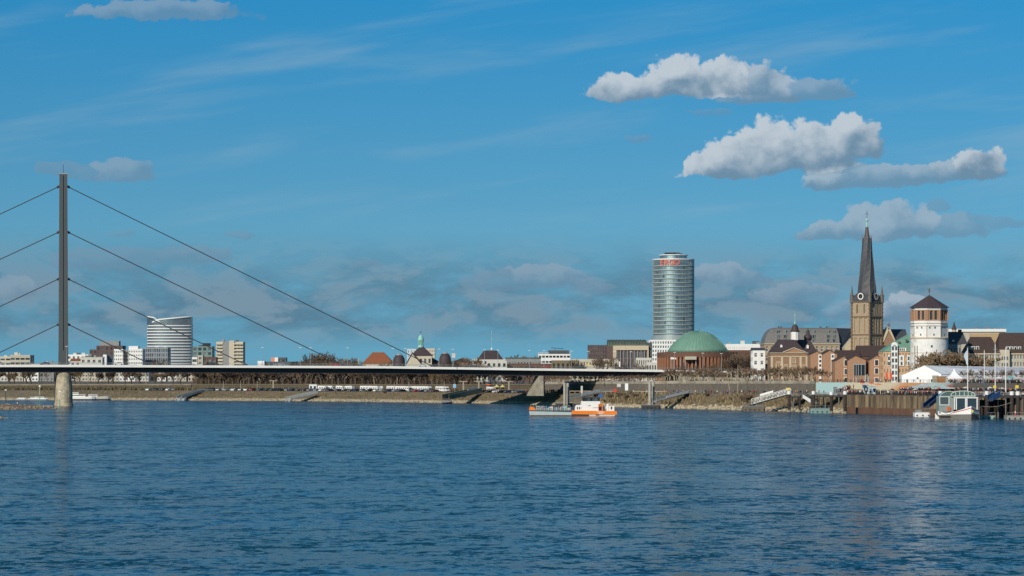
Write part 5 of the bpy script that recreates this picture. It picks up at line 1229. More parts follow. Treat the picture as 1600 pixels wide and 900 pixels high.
# belt of trees under and behind the bridge
p = -30.0
k_ = 0
while p < 835:
    row = k_ % 3; D = shore(p) + lerp(QUAY, p) + (6, 18, 34)[row] + r2.uniform(-2, 2)
    dense = 300 < p < 740
    if p < 300 and row == 1: 
        p += r2.uniform(7, 12); k_ += 1; continue
    kind = 'gold' if (118 < p < 132 or 672 < p < 690) else ('tall' if r2.random() < .15 else 'low')
    H = r2.uniform(6.5, 9.5)
    if 470 < p < 530: H = r2.uniform(11, 13.2)
    if 530 < p < 560: H = r2.uniform(10, 11.5)
    x = PX(p, D); vi = r2.randrange(4)
    tree(kind, vi, x, D, z2(p), H, f"{adj[k_ % 10]} {'golden' if kind == 'gold' else 'brown'} bare tree on the riverside {landmark(p)}", 'bare trees on the riverside behind the car park', wide=1.15)
    p += r2.uniform(2.2, 3.8) if dense else r2.uniform(6.5, 11); k_ += 1
def thicket():
    r = random.Random(17); m = MB()
    for _ in range(26000):
        p = r.uniform(300, 745) if r.random() < .88 else r.uniform(-10, 840); D = shore(p) + lerp(QUAY, p) + r.uniform(4, 46); x = PX(p, D); g = z2(p); h = abs(r.gauss(0, 1)) * 2.6
        if 40 < p % 83 < 52 and r.random() < .6: continue
        h = min(h, 7.5); a = Vector((x, D, g + h * .8 - .2)); d = Vector((r.gauss(0, .8), r.gauss(0, .8), abs(r.gauss(1, .6)))) * r.uniform(.5, 1.1); n = Vector((r.uniform(.5, 1) * .11, 0, 0)).lerp(Vector((0, 0, .08)), r.random() * .5)
        m.tri(a - n, a + n, a + d, 0 if r.random() < .6 else (1 if r.random() < .7 else 2))
    tag(m.build('bare_thicket', [twigd, twigb, twigg]), kind='stuff', label='bare brown thicket between the riverside trees')
thicket()
# big trees that rise over the deck
for i, (p, D, yt, lab) in enumerate([(484, 1640, 556, 'brown bare tree at the left of the clump over the deck'), (492, 1650, 551, 'bare tree left of the tallest in the clump over the deck'), (500, 1655, 548.5, 'tallest bare tree of the clump over the deck'), (508, 1650, 550, 'bare tree right of the tallest in the clump'),
                           (516, 1645, 554, 'bare tree on the falling right side of the clump'), (525, 1640, 559, 'low bare tree at the right end of the clump'), (538, 1640, 558.5, 'pale bare tree between the clump and the orange roof'), (546, 1650, 557, 'pale bare tree under the lamp before the orange roof'), (556, 1640, 560, 'small bare tree beside the yellow sign'),
                           (563, 1630, 562, 'small bare tree at the left eave of the orange roof'), (605, 1600, 562, 'bare tree before the right end of the orange roof'), (246, 1700, 559, 'brown bare tree before the grey glass office'), (300, 1700, 566, 'small bare tree at the foot of the round striped tower'),
                           (702, 1600, 560, 'bare tree before the domed turret'), (722, 1600, 562, 'bare tree before the long dark roof'), (742, 1560, 556, 'bare tree at the left of the white villa'), (755, 1550, 565, 'bare shrubby tree before the white villa'), (812, 1900, 552.5, 'distant round bare tree left of the white flat office'), (800, 1900, 555, 'distant bare tree right of the villa'), (832, 1900, 554.5, 'distant bare tree touching the white flat office'),
                           (787, 1900, 556, 'distant low bare tree by the villa roof'), (905, 1540, 560, 'bare tree before the beige low building'), (935, 1560, 556, 'bare tree before the brown office'), (945, 1550, 556, 'wide bare tree between brown office and hall'), (960, 1540, 561, 'bare tree before the hall pillars'), (975, 1540, 566, 'low bare tree before the hall'), (1000, 1480, 566, 'low bare tree left of the concert hall drum')]):
    z = 9.3; H = PZ(yt, D) - z; tree('wide' if H > 6 else 'wide', i % 4, PX(p, D), D, z, H, lab, 'bare trees rising over the bridge deck', wide=1.0)
# brown trees right of the concert hall
for i, (p, D, yt, lab) in enumerate([(1136, 1290, 556, 'brown bare tree at the right edge of the concert hall drum'), (1145, 1285, 552, 'dense brown bare tree right of the drum'), (1153, 1290, 549, 'dense brown bare tree between drum and brick range'), (1161, 1280, 548, 'tallest brown bare tree before the brick range'),
                                     (1169, 1275, 550, 'brown bare tree left of the white town house'), (1174, 1265, 556, 'brown bare tree touching the white town house'), (1120, 1290, 566, 'low bare tree before the drum piers'), (1105, 1290, 568, 'low bare tree under the middle of the dome'), (1085, 1295, 570, 'low bare tree before the drum canopy'), (1060, 1300, 570, 'low bare tree at the left of the drum')]):
    z = 9.8; tree('wide', i % 4, PX(p, D), D, z, PZ(yt, D) - z, lab, 'bare trees beside the concert hall')
# rows of pollarded planes on the upper promenade
n_ = 0
for row, (dd, p0, p1, st_) in enumerate(((3.0, 858, 1272, 8.2), (10.0, 854, 1300, 8.6), (18.0, 862, 1290, 9.4))):
    p = p0
    while p < p1:
        x, y, z = on_upper(p, dd); H = r2.uniform(4.4, 7.2) if p > 1035 else r2.uniform(3.5, 4.2)
        tree('pollard', r2.randrange(4), x, y, z, H, f"{adj[n_ % 10]} pollarded plane in the {['front', 'middle', 'rear'][row]} row {landmark(p)}", 'pollarded plane trees on the promenade'); n_ += 1; p += st_ * r2.uniform(.85, 1.15)
for i, (p, dd, yt, lab) in enumerate([(1452, 14, 549, 'wide golden brown plane tree at the foot of the castle tower'), (1468, 16, 545, 'dense brown plane tree right of the castle tower'), (1480, 16, 546, 'dense brown plane tree before the dark grey wall'), (1494, 14, 547, 'brown plane tree before the cream wall'), (1506, 15, 551, 'plane tree left of the first flagpole'), (1522, 16, 551, 'plane tree before the broad cream house'), (1536, 16, 553, 'plane tree behind the second flagpole'),
                                      (1442, 10, 562, 'low plane tree before the white tower foot')]):
    x, y, z = PX(p, 1053 + i % 3 * 2), 1053 + i % 3 * 2, 11.0; tree('plane', i % 4, x, y, z, PZ(yt, y) - z, lab, 'plane trees behind the white tents', wide=1.25)
for i, p in enumerate([1506, 1514, 1521, 1529, 1536, 1544, 1551, 1559, 1566, 1574, 1582, 1590, 1597, 1605]):
    x, y, z = on_upper(p, 4 + (i % 2) * 3); tree('pollard', i % 4, x, y, z, r2.uniform(4.6, 5.6), f"{adj[i % 10]} pollarded plane tree above the right quay, {['before the tent', 'before the cream houses'][i > 6]}", 'pollarded plane trees above the right quay')
tree('shrub', 0, PX(1168, 1075), 1075, 2.2, 5.0, 'reddish bare shrub on the bank left of the truss gangway', 'bare shrubs on the bank')
for i, (p, f, h) in enumerate([(955, .6, 2.2), (968, .7, 2.6), (980, .6, 2.2), (992, .65, 2.4), (1105, .8, 2.0), (1160, .5, 2.5), (930, .7, 2.0), (1050, .7, 1.8), (310, .6, 1.6), (600, .8, 1.8)]):
    D = shore(p) + lerp(SLOPE, p) * f; tree('shrub', i % 3, PX(p, D), D, z1(p) * f, h, f"{adj[i]} bare brown shrub on the riverbank slope {landmark(p)}", 'bare shrubs on the bank', wide=1.3)
# ================================================================ vehicles
def car_meshes():
    prof = [(-2.1, .28), (2.1, .28), (2.16, .62), (1.95, .86), (1.05, .93), (.45, 1.40), (-.95, 1.44), (-1.75, .98), (-2.12, .9), (-2.18, .5)]
    B = MB(); B.prism([(x, z) for x, z in prof], -.85, .85)
    G = MB()
    G.prism([(.86, .96), (.38, 1.34), (-.25, 1.36), (-.25, .96)], -.865, .865); G.prism([(-.35, .96), (-.35, 1.36), (-.92, 1.37), (-1.5, 1.0)], -.864, .864)
    G.quad((1.04, -.7, .95), (1.04, .7, .95), (.49, .66, 1.38), (.49, -.66, 1.38)); G.quad((-1.74, .7, 1.0), (-1.74, -.7, 1.0), (-1.0, -.66, 1.42), (-1.0, .66, 1.42))
    Wh = MB(); Wh.lathe([(.31, -.1), (.31, .1)], 10); Wh.v = [(x, z, y) for x, y, z in Wh.v]
    L = MB(); L.box(2.10, 2.17, -.75, -.45, .6, .74)
    return B, G.mesh('windows', glassd), Wh.mesh('wheel', rubber), L.mesh('headlight', white)
CB, CG, CW, CL = car_meshes()
paints = {'white': mat('car_white', (.70, .70, .69), .3, var=.02), 'silver': mat('car_silver', (.36, .37, .38), .3, .4, var=.02), 'black': mat('car_black', (.012, .012, .013), .25, var=.02), 'dark blue': mat('car_blue', (.02, .035, .09), .3, var=.02),
          'red': mat('car_red', (.30, .02, .015), .3, var=.02), 'grey': mat('car_grey', (.10, .105, .11), .3, .2, var=.02), 'maroon': mat('car_maroon', (.08, .018, .02), .3, var=.02)}
CMESH = {c: CB.mesh('body', m_) for c, m_ in paints.items()}
def car(color, x, y, z, rz, label, group):
    t = thing('parked_car', label, 'car', (x, y, z), rz, group); link('body', CMESH[color], t); link('windows', CG, t)
    for a in (-1.35, 1.3):
        for s_ in (-.82, .82): link('wheel', CW, t, (a, s_, .31))
    for s_ in (0, 1.2): link('headlight', CL, t, (0, s_, 0))
    return t
VB = MB(); VB.prism([(-2.9, .35), (2.8, .35), (2.9, .9), (2.5, 1.25), (2.1, 2.0), (1.7, 2.75), (-2.9, 2.85)], -1.08, 1.08)
VG = MB(); VG.prism([(1.1, 1.35), (2.2, 1.35), (1.95, 1.95), (1.1, 1.95)], -1.09, 1.09); VG.box(-2.2, -1.2, -1.095, 1.095, 1.5, 2.0); VG.box(-.6, .5, -1.094, 1.094, 1.5, 2.0)
VG.quad((2.52, -.95, 1.28), (2.52, .95, 1.28), (2.12, .9, 2.0), (2.12, -.9, 2.0)); VG = VG.mesh('windows', glassd); VM = VB.mesh('body', paints['white'])
def van(x, y, z, rz, label, group):
    t = thing('camper_van', label, 'van', (x, y, z), rz, group); link('body', VM, t); link('windows', VG, t)
    for a in (-1.9, 1.7):
        for s_ in (-1.0, 1.0): link('wheel', CW, t, (a, s_, .33))
r3 = random.Random(21); colw = ['white'] * 6 + ['silver'] * 6 + ['black'] * 5 + ['grey'] * 4 + ['dark blue'] * 3 + ['red', 'maroon']
nc = 0
for row, tt in enumerate((.12, .38, .66)):
    p = 232.0 if row < 2 else 330.0
    while p < 826:
        x, y, z = on_quay(p, tt); nxt = on_quay(p + 8, tt); ang = atan2(nxt[1] - y, nxt[0] - x)
        if not (268 < p < 322 or 682 < p < 745 or (row == 2 and r3.random() < .35)):
            c = r3.choice(colw); rz = ang + (radians(90) * r3.choice((-1, 1)) + r3.uniform(-.05, .05) if row != 1 else r3.uniform(-.04, .04))
            ahead = ['near the water edge', 'in the middle row of cars', 'in the back row of cars'][row]
            if row == 2 and r3.random() < .5 and (490 < p < 720): van(x, y, z, ang + r3.choice((0, pi)) + r3.uniform(-.1, .1), f"white camper van in the back row of the car park {landmark(p)}", 'white camper vans in the riverside car park'); p += 12
            else: car(c, x, y, z, rz, f"{c} car parked {ahead} {landmark(p)}", f"{c} cars in the riverside car park {landmark(p)}"); nc += 1
        p += (9.0 if row != 1 else 16.0) * r3.uniform(.85, 1.5)
for i, p in enumerate((505, 516, 533, 571, 577, 584, 612, 619, 627, 634, 646, 653, 661, 668, 688, 695, 768)):
    x, y, z = on_quay(p, .82); nx = on_quay(p + 8, .82); van(x, y, z, atan2(nx[1] - y, nx[0] - x) + r3.uniform(-.1, .1), f"{['first','second','third','fourth','fifth','sixth','seventh','eighth','ninth','tenth','eleventh','twelfth','thirteenth','fourteenth','fifteenth','sixteenth','last'][i]} white camper van from the left by the retaining wall", 'white camper vans by the retaining wall')
# ================================================================ people
def skin_person(seed, pose, top, legs, hair, skin_=(.45, .27, .18)):
    """one continuous body grown over a posed skeleton"""
    r = random.Random(seed); J = []; Ed = []; R = []
    def j(p, rad, par=None):
        J.append(p); R.append(rad); i = len(J) - 1
        if par is not None: Ed.append((par, i))
        return i
    st_ = .28 if pose == 'walk' else .03; sit = pose == 'sit'; hip = .48 if sit else .92
    pel = j((0, 0, hip), .15); ch = j((0, .0, hip + .26), .155, pel); sh = j((0, 0, hip + .47), .15, ch); nk = j((0, -.01, hip + .58), .06, sh); hd = j((0, -.03, hip + .70), .095, nk); j((0, -.02, hip + .80), .085, hd)
    for s_ in (-1, 1):
        a = j((s_ * .19, 0, hip + .45), .068, sh); f = s_ * (st_ if pose == 'walk' else .04)
        if pose == 'arm' and s_ > 0: e = j((s_ * .30, -.10, hip + .25), .052, a); w_ = j((s_ * .16, -.28, hip + .36), .04, e)
        else: e = j((s_ * .25, f * .5, hip + .17), .052, a); w_ = j((s_ * .25, f - .05, hip - .07), .04, e)
        j((J[w_][0], J[w_][1] - .03, J[w_][2] - .09), .032, w_)
        h = j((s_ * .09, 0, hip - .06), .10, pel)
        if sit: kn = j((s_ * .11, -.42, hip - .02), .075, h); an = j((s_ * .11, -.44, .09), .05, kn)
        else: kn = j((s_ * .10, -s_ * st_ * .5 - .02, .50), .075, h); an = j((s_ * .10, -s_ * st_ + .02, .09), .05, kn)
        j((s_ * .11, J[an][1] - .13, .04), .045, an)
    me = bpy.data.meshes.new('p'); me.from_pydata(J, Ed, []); o = bpy.data.objects.new('tmp', me); C.objects.link(o)
    md = o.modifiers.new('s', 'SKIN'); md.use_smooth_shade = True
    for v, rad in zip(me.skin_vertices[0].data, R): v.radius = (rad, rad * .8)
    me.skin_vertices[0].data[0].use_root = True
    o.modifiers.new('u', 'SUBSURF').levels = 1
    dg = bpy.context.evaluated_depsgraph_get(); out = bpy.data.meshes.new_from_object(o.evaluated_get(dg)); bpy.data.objects.remove(o)
    out.materials.clear()
    for m_ in (top, legs, mat('skin_tone', skin_, .6, var=.03), hair, rubber): out.materials.append(m_)
    for f in out.polygons:
        z = f.center.z; rel = z - hip
        f.material_index = 4 if z < .09 else (1 if rel < -.03 and abs(f.center.x) < .2 else 0)
        if rel > .545: f.material_index = 2
        if rel > .70 and (f.center.y > -.06 or rel > .80): f.material_index = 3
        if abs(f.center.x) > .2 and rel < -.07: f.material_index = 2
    return out
def cl(n, c): return mat('cloth_' + n, c, .9, var=.05)
tops = {'black': cl('black', (.015, .015, .017)), 'navy': cl('navy', (.02, .03, .07)), 'red': cl('red', (.35, .03, .03)), 'white': cl('white', (.62, .62, .60)), 'grey': cl('grey', (.14, .14, .15)), 'olive': cl('olive', (.08, .085, .04)), 'tan': cl('tan', (.33, .24, .14)), 'maroon': cl('maroon', (.12, .02, .03)), 'blue': cl('blue', (.08, .18, .38)), 'orange': cl('orange', (.60, .17, .03))}
legm = [cl('denim', (.04, .06, .11)), cl('charcoal', (.03, .03, .035)), cl('khaki', (.20, .16, .10))]; hairs = [cl('hair_dark', (.03, .02, .015)), cl('hair_brown', (.09, .05, .03)), cl('hair_fair', (.30, .21, .10))]
PM = {}
for i, c in enumerate(tops):
    for j_, pose in enumerate(('stand', 'walk', 'arm', 'sit') if c in ('black', 'navy', 'maroon', 'tan') else ('stand', 'walk', 'arm')): PM[c, pose] = skin_person(i * 3 + j_, pose, tops[c], legm[(i + j_) % 3], hairs[(i + 2 * j_) % 3])
r4 = random.Random(33)
def person(x, y, z, where, group, c=None, pose=None):
    c = c or r4.choice(['black'] * 5 + ['navy'] * 3 + ['grey'] * 2 + ['red', 'white', 'olive', 'tan', 'maroon', 'blue', 'white', 'orange']); pose = pose or r4.choice(['stand', 'walk', 'arm', 'stand'])
    o = link('person', PM[c, pose], None, (x, y, z), r4.uniform(0, 6.28)); s_ = r4.uniform(.93, 1.08); o.scale = (s_, s_, s_)
    tag(o, f"person in {c} {dict(stand='standing', walk='walking', arm='gesturing', sit='sitting')[pose]} {where}", 'person', f"{group}, in {c}")
for i in range(140):
    p = r4.choice((r4.uniform(1302, 1345), r4.uniform(1345, 1470), r4.uniform(1400, 1600), r4.uniform(1470, 1600))); x, y, z = on_quay(p, r4.uniform(.05, .9)); person(x, y, z, 'in the quay crowd ' + landmark(p), 'people crowding the lower quay')
for i in range(34):
    p = r4.uniform(1478, 1600); x, y, z = on_upper(p, r4.uniform(.8, 5)); person(x, y, z, 'on the upper promenade ' + landmark(p), 'people on the upper promenade at the right')
for i in range(26):
    p = r4.uniform(1290, 1478); x, y, z = on_upper(p, r4.uniform(.6, 3)); person(x, y, z, 'behind the railing ' + landmark(p), 'people behind the promenade railing')
for i in range(34):
    p = r4.uniform(855, 1270); x, y, z = on_upper(p, r4.uniform(.8, 12)); person(x, y, z, 'among the plane trees ' + landmark(p), 'people among the plane trees')
for i in range(26):
    p = r4.choice((r4.uniform(1030, 1265), r4.uniform(850, 900))); x, y, z = on_quay(p, r4.uniform(.1, .8)); person(x, y, z, 'on the lower path ' + landmark(p), 'people on the lower path')
for i in range(24):
    p = r4.uniform(745, 850); x, y, z = on_quay(p, r4.uniform(.2, .9)); person(x, y, z, 'by the cars ' + landmark(p), 'people by the parked cars')
for i, (x, y, c, pose) in enumerate([(-217, 1150, 'navy', 'stand'), (-206, 1135, 'black', 'stand'), (-204.5, 1125, 'white', 'stand'), (-199, 1120, 'black', 'sit'), (-195.5, 1118, 'navy', 'sit'), (-201, 1112, 'maroon', 'sit'), (-228, 1160, 'black', 'stand')]):
    person(x, y, 1.25 if y < 1130 else 1.5, ['on the crest of the gravel bar', 'near the middle of the gravel bar', 'in the middle of the gravel bar', 'near the tip of the gravel bar', 'nearest the stone pier on the gravel', 'low on the gravel bar', 'far left on the gravel bar'][i], 'people resting on the gravel bar', c, pose)
# open stairs full of people, rising to the promenade, and a raised cafe terrace
x, y, z = on_quay(1310, .55); t = thing('open_stairs', 'broad grey stone stairs climbing from the quay to the promenade, crowded with people', 'stairs', (x, y, z)); wst = PX(1352, y) - x
for i in range(12):
    m = MB(); m.box(wst * i / 12, wst + .4, 0, 6, i * .31, (i + 1) * .31 - .004); m.build('step', concrete, t)
STAIR = lambda f, d: (x_st + wst * f, y_st + d, z_st + .31 * min(12, int(f * 12) + 1))
x_st, y_st, z_st = x, y, z
x, y, z = on_quay(1404, .55); t = thing('raised_terrace', 'raised timber cafe terrace along the foot of the promenade wall', 'terrace', (x, y, z)); x2, y2, _ = on_quay(1606, .55)
m = MB(); m.prismz([(0, 0), (x2 - x, y2 - y), (x2 - x, y2 - y + 14), (0, 14)], 0, 1.25); m.build('deck', deckwood, t)
m = MB()
for i in range(41): f = i / 40; m.bar(((x2 - x) * f, (y2 - y) * f + .1, 1.25), ((x2 - x) * f, (y2 - y) * f + .1, 2.2), .04)
m.bar((0, .1, 2.2), (x2 - x, y2 - y + .1, 2.2), .05); tag(m.build('railing', darksteel, t), kind='stuff')
def crowd_mass():
    r = random.Random(91); m = MB(); ml = [tops[c] for c in tops] + [legm[1], mat('skin_tone', (.45, .27, .18), .6, var=.03), hairs[0]]; ns = len(tops)
    def one(x, y, z, c):
        s_ = r.uniform(.9, 1.06); a = r.random() * 3
        m.lathe([(.12 * s_, z), (.17 * s_, z + .85 * s_)], 5, (x, y), ns, a); m.lathe([(.18 * s_, z + .85 * s_), (.24 * s_, z + 1.35 * s_), (.08, z + 1.5 * s_)], 6, (x, y), c, a, cap=False)
        m.lathe([(.06, z + 1.48 * s_), (.105, z + 1.58 * s_), (.10, z + 1.68 * s_)], 6, (x, y), ns + 1, a); m.lathe([(.11, z + 1.68 * s_), (.08, z + 1.77 * s_)], 6, (x, y), ns + 2, a)
    wts = [0] * 5 + [1] * 3 + [2] + [3] * 2 + [4] * 2 + [5, 6, 7, 8, 9]
    for _ in range(640):
        p = r.choice((r.uniform(1318, 1350), r.uniform(1340, 1480), r.uniform(1395, 1606), r.uniform(1395, 1606))); one(*on_quay(p, r.uniform(.03, .95)), r.choice(wts))
    for _ in range(190): one(*on_upper(r.uniform(1484, 1606), r.uniform(.7, 9)), r.choice(wts))
    for _ in range(90): one(*on_quay(r.uniform(990, 1290), r.uniform(.1, .95)), r.choice(wts))
    for _ in range(170): one(*on_quay(r.uniform(742, 905), r.uniform(.1, .95)), r.choice(wts))
    for _ in range(220): one(*on_upper(r.uniform(745, 1275), r.uniform(.7, 16)), r.choice(wts))
    for _ in range(120): one(*STAIR(r.random(), r.uniform(.2, 5.5)), r.choice(wts))
    for _ in range(330):
        x_, y_, z_ = on_quay(r.uniform(1406, 1604), r.uniform(.6, .94)); one(x_, y_, z_ + 1.25, r.choice(wts))
    tag(m.build('distant_crowd', ml), kind='stuff', label='dense crowd on the quay and promenade, too small to pick apart')
crowd_mass()
# ================================================================ landings, gangways, piles
def gangway(label, A_, B_, D, w=1.6, railm=white, deckm=greywall, truss=True, hgt_=1.1, D2=None, name='gangway', panel=None, fill=None):
    D2 = D2 or D; a, b = Vector((PX(A_[0], D), D, PZ(A_[1], D))), Vector((PX(B_[0], D2), D2, PZ(B_[1], D2))); t = thing(name, label, 'gangway', a); d = b - a; n = Vector((-d.y, d.x, 0)).normalized(); up = Vector((0, 0, 1))
    m = MB(); c = [n * -w / 2, n * w / 2, d + n * w / 2, d - n * w / 2]; m.add([p for p in c] + [p - up * .22 for p in c], [(0, 3, 2, 1), (4, 5, 6, 7), (0, 1, 5, 4), (1, 2, 6, 5), (2, 3, 7, 6), (3, 0, 4, 7)]); m.build('deck', deckm, t)
    for s_ in (-1, 1):
        o = n * s_ * (w / 2 + .08); m = MB(); m.bar(o, o + d, .13); m.bar(o + up * hgt_, o + d + up * hgt_, .12); N = max(3, int(d.length / 1.3))
        for i in range(N + 1):
            q = o + d * i / N; m.bar(q, q + up * hgt_, .07)
            if truss and i < N: m.bar(q + up * (0 if i % 2 else hgt_), o + d * (i + 1) / N + up * (hgt_ if i % 2 else 0), .07)
        m.build('side_truss' if truss else 'railing', railm, t)
        if fill: 
            m = MB(); q0, q1 = o + d * .02 + n * s_ * .13, o + d * .98 + n * s_ * .13; m.quad(q0, q1, q1 + up * hgt_, q0 + up * hgt_); m.quad(q0 + n * s_ * .05, q1 + n * s_ * .05, q1 + n * s_ * .05 + up * hgt_, q0 + n * s_ * .05 + up * hgt_); m.build('cladding', fill, t)
    if panel:
        f0, f1, up0, up1 = panel; m = MB(); q0, q1 = d * f0 - n * (w / 2 + .3) * (1 if n.y > 0 else -1), d * f1 - n * (w / 2 + .3) * (1 if n.y > 0 else -1)
        e = n * .12; v = [q0 + up * up0, q1 + up * up0, q1 + up * up1, q0 + up * up1]; m.add(v + [p + e for p in v], [(0, 1, 2, 3), (7, 6, 5, 4), (0, 4, 5, 1), (1, 5, 6, 2), (2, 6, 7, 3), (3, 7, 4, 0)]); m.build('white_board', white, t)
    return t
def pontoon(label, p0, p1, D, depth, h, mt, extra=None, name='pontoon'):
    k = D / F; t = thing(name, label, 'pontoon', (PX((p0 + p1) / 2, D), D, 0)); w = (p1 - p0) * k
    m = MB(); m.prismz([(-w/2, .3), (-w/2 + .5, 0), (w/2 - .5, 0), (w/2, .3), (w/2, depth), (-w/2, depth)], -.5, h); m.build('hull', mt, t)
    m = MB(); m.box(-w/2 - .06, w/2 + .06, -.08, depth + .06, h + .003, h + .16); m.build('deck_edge', greywall, t)
    m = MB()
    N = max(2, int(w / 1.5))
    for i in range(N + 1): x = -w/2 + .15 + (w - .3) * i / N; m.bar((x, .2, h + .15), (x, .2, h + 1.1), .04)
    m.bar((-w/2 + .15, .2, h + 1.1), (w/2 - .15, .2, h + 1.1), .045); m.build('railing', steel, t)
    m = MB()
    for i in range(N): x = -w/2 + .6 + (w - 1.2) * i / max(1, N - 1); m.lathe([(.28, h * .35 - .15), (.28, h * .35 + .15)], 8, (x, -.12))
    m.build('fenders', rubber, t); return t
def pile(label, p, yt, yb, D, d=1.15, mt=rustdark, capm=white, caph=1.25, name='mooring_pile', group=None):
    t = thing(name, label, 'pile', (PX(p, D), D, 0), 0, group); zt = PZ(yt, D)
    m = MB(); m.lathe([(d / 2, -2), (d / 2, zt - (caph if capm else 0))], 14); m.build('shaft', mt, t, smooth=False)
    if capm: m = MB(); m.lathe([(d / 2 + .08, zt - caph + .002), (d / 2 + .08, zt - .05), (d / 2 - .1, zt)], 14); m.build('cap', capm, t)
    m = MB(); m.lathe([(d / 2 + .03, .1), (d / 2 + .03, .9)], 14, cap=False); m.build('waterline_band', mat('pale_waterline', (.25, .22, .17), .9, var=.3), t)
    return t
def landing_platform(label, p0, p1, D, ydeck, depth, posts, deckm=darksteel, name='landing_platform', rail=steel, zb=0):
    k = D / F; z = PZ(ydeck, D); t = thing(name, label, 'platform', (PX((p0 + p1) / 2, D), D, 0)); w = (p1 - p0) * k
    m = MB(); m.box(-w/2, w/2, 0, depth, z - .55, z); m.build('deck', deckm, t)
    for p in posts: 
        x = (p - (p0 + p1) / 2) * k
        for y in (.5, depth - .5): m = MB(); m.bar((x, y, zb - 1), (x, y, z - .56), .22, 8); m.build('post', mat('grey_post', (.16, .15, .14), .8), t)
    m = MB(); N = max(2, int(w / 1.4))
    for y in (.08, depth - .08):
        m = MB()
        for i in range(N + 1): x = -w/2 + .1 + (w - .2) * i / N; m.bar((x, y, z), (x, y, z + 1.1), .045)
        for zz in (.55, 1.1): m.bar((-w/2 + .1, y, z + zz), (w/2 - .1, y, z + zz), .04)
        m.build('railing', rail, t)
    return t
pontoon('small pale landing pontoon at the foot of the first gangway', 274, 290, 1424, 5, 1.2, steel)
gangway('pale covered gangway below the green glass office', (280, 622), (316, 611.5), 1424, 2.6, railm=offwhite, D2=1445, fill=offwhite, hgt_=1.3)
m_ = landing_platform('small blue and grey gangway head on the quay edge', 305, 321, 1445, 612.5, 5, (307, 319), zb=3)
gangway('broad white gangway sloping up the bank below the bare trees', (449, 624.5), (494, 614.5), 1385, 3.4, railm=offwhite, deckm=offwhite, D2=1398, fill=mat('pale_grey_sheet', (.50, .52, .50), .7), hgt_=1.2)
pontoon('small white float at the foot of the broad white gangway', 447, 456, 1384, 4, .8, steel)
gangway('grey green covered gangway with a white board left of the bank pier', (696, 624), (748, 613), 1288, 3.6, railm=mat('grey_green_cloth', (.22, .25, .19), .8), deckm=darksteel, D2=1318, fill=mat('grey_green_cloth', (.22, .25, .19), .8), hgt_=2.2, panel=(.55, .85, 2.4, 3.2))
pontoon('white cabin float at the foot of the grey green gangway', 690, 706, 1288, 5, 1.4, greywall)
pontoon('dark landing pontoon beneath the concrete pile pair behind the ferry', 868, 906, 1195, 6, 1.3, darksteel)
gangway('grey gangway with a long white board behind the ferry', (884, 624), (948, 612), 1200, 2.4, railm=steel, D2=1225, panel=(.32, .78, .6, 1.8))
landing_platform('dark landing platform with railings above the scrub behind the ferry', 930, 960, 1226, 613, 5, (934, 945, 957), zb=2)
for p, yt, D, lab in ((882.3, 598, 1190, 'left concrete pile of the pair behind the ferry'), (887.2, 598.5, 1194, 'right concrete pile of the pair behind the ferry'), (1015.3, 596.5, 1122, 'left concrete pile of the pair at the middle landing'), (1020.8, 596, 1126, 'right concrete pile of the pair at the middle landing')):
    pile(lab, p, yt, 0, D, 1.2, mat('pale_concrete_pile', (.36, .34, .29), .85, var=.15), None, name='concrete_pile', group='paired concrete mooring piles')
pontoon('white railed dark pontoon below the middle concrete piles', 1003, 1032, 1118, 6, 1.5, darksteel)
gangway('middle gangway with white side boards leading to a dark platform', (1022, 627), (1074, 614), 1122, 2.4, railm=steel, D2=1140, panel=(.28, .95, .2, 1.25))
landing_platform('dark stepped landing platform below the promenade wall', 1069, 1102, 1140, 615, 5, (1075, 1081, 1087), zb=1)
pontoon('rusty grey pontoon at the foot of the white truss gangway', 1162, 1196, 1052, 6, 1.9, mat('grey_rust_hull', (.13, .115, .095), .85, var=.3))
gangway('white truss gangway rising from the rusty pontoon with a white board', (1177, 631.5), (1233, 615.5), 1054, 2.6, railm=white, D2=1044, hgt_=1.9, panel=(.25, .62, 2.1, 2.9))
landing_platform('dark landing platform between the first capped piles', 1234, 1272, 1042, 619, 6, (1240, 1249.5, 1262), zb=0)
landing_platform('dark jetty deck with railings before the pale painted wall', 1273, 1324, 1018, 618, 7, (1280, 1290, 1311, 1318), zb=0)
gangway('grey gangway with a slanting white board down to the green pontoon', (1252, 616.5), (1274, 630), 1030, 2.0, railm=darksteel, D2=1022, panel=(.3, .85, -.3, 1.0))
pontoon('sea green work pontoon between the second and third capped piles', 1267, 1302, 1004, 7, 1.7, tealdeck)
for p, yt, D, d, lab, cp in ((1233, 611, 1030, 1.2, 'white capped dark pile beside the yellow box', white), (1249.5, 619, 1030, .9, 'thin uncapped dark pile under the first platform', None), (1271, 611, 1014, 1.15, 'white capped pile at the right end of the first platform', white),
                         (1299, 612, 998, 1.2, 'white capped pile in the middle of the dark jetty', white), (1320.5, 611, 990, 1.25, 'white capped pile at the start of the sheet pile wall', white), (1469.5, 611, 935, 1.2, 'red topped white capped pile behind the moored boat', white),
                         (1542, 611, 905, 1.2, 'white capped pile between the boat and the blue gangway', white), (1581, 611.5, 890, 1.25, 'left white capped pile of the close pair at the right edge', white), (1590.5, 611.5, 888, 1.25, 'right white capped pile of the close pair at the right edge', white)):
    pile(lab, p, yt, 0, D, d, rustdark, cp, group='dark mooring piles of the landings')
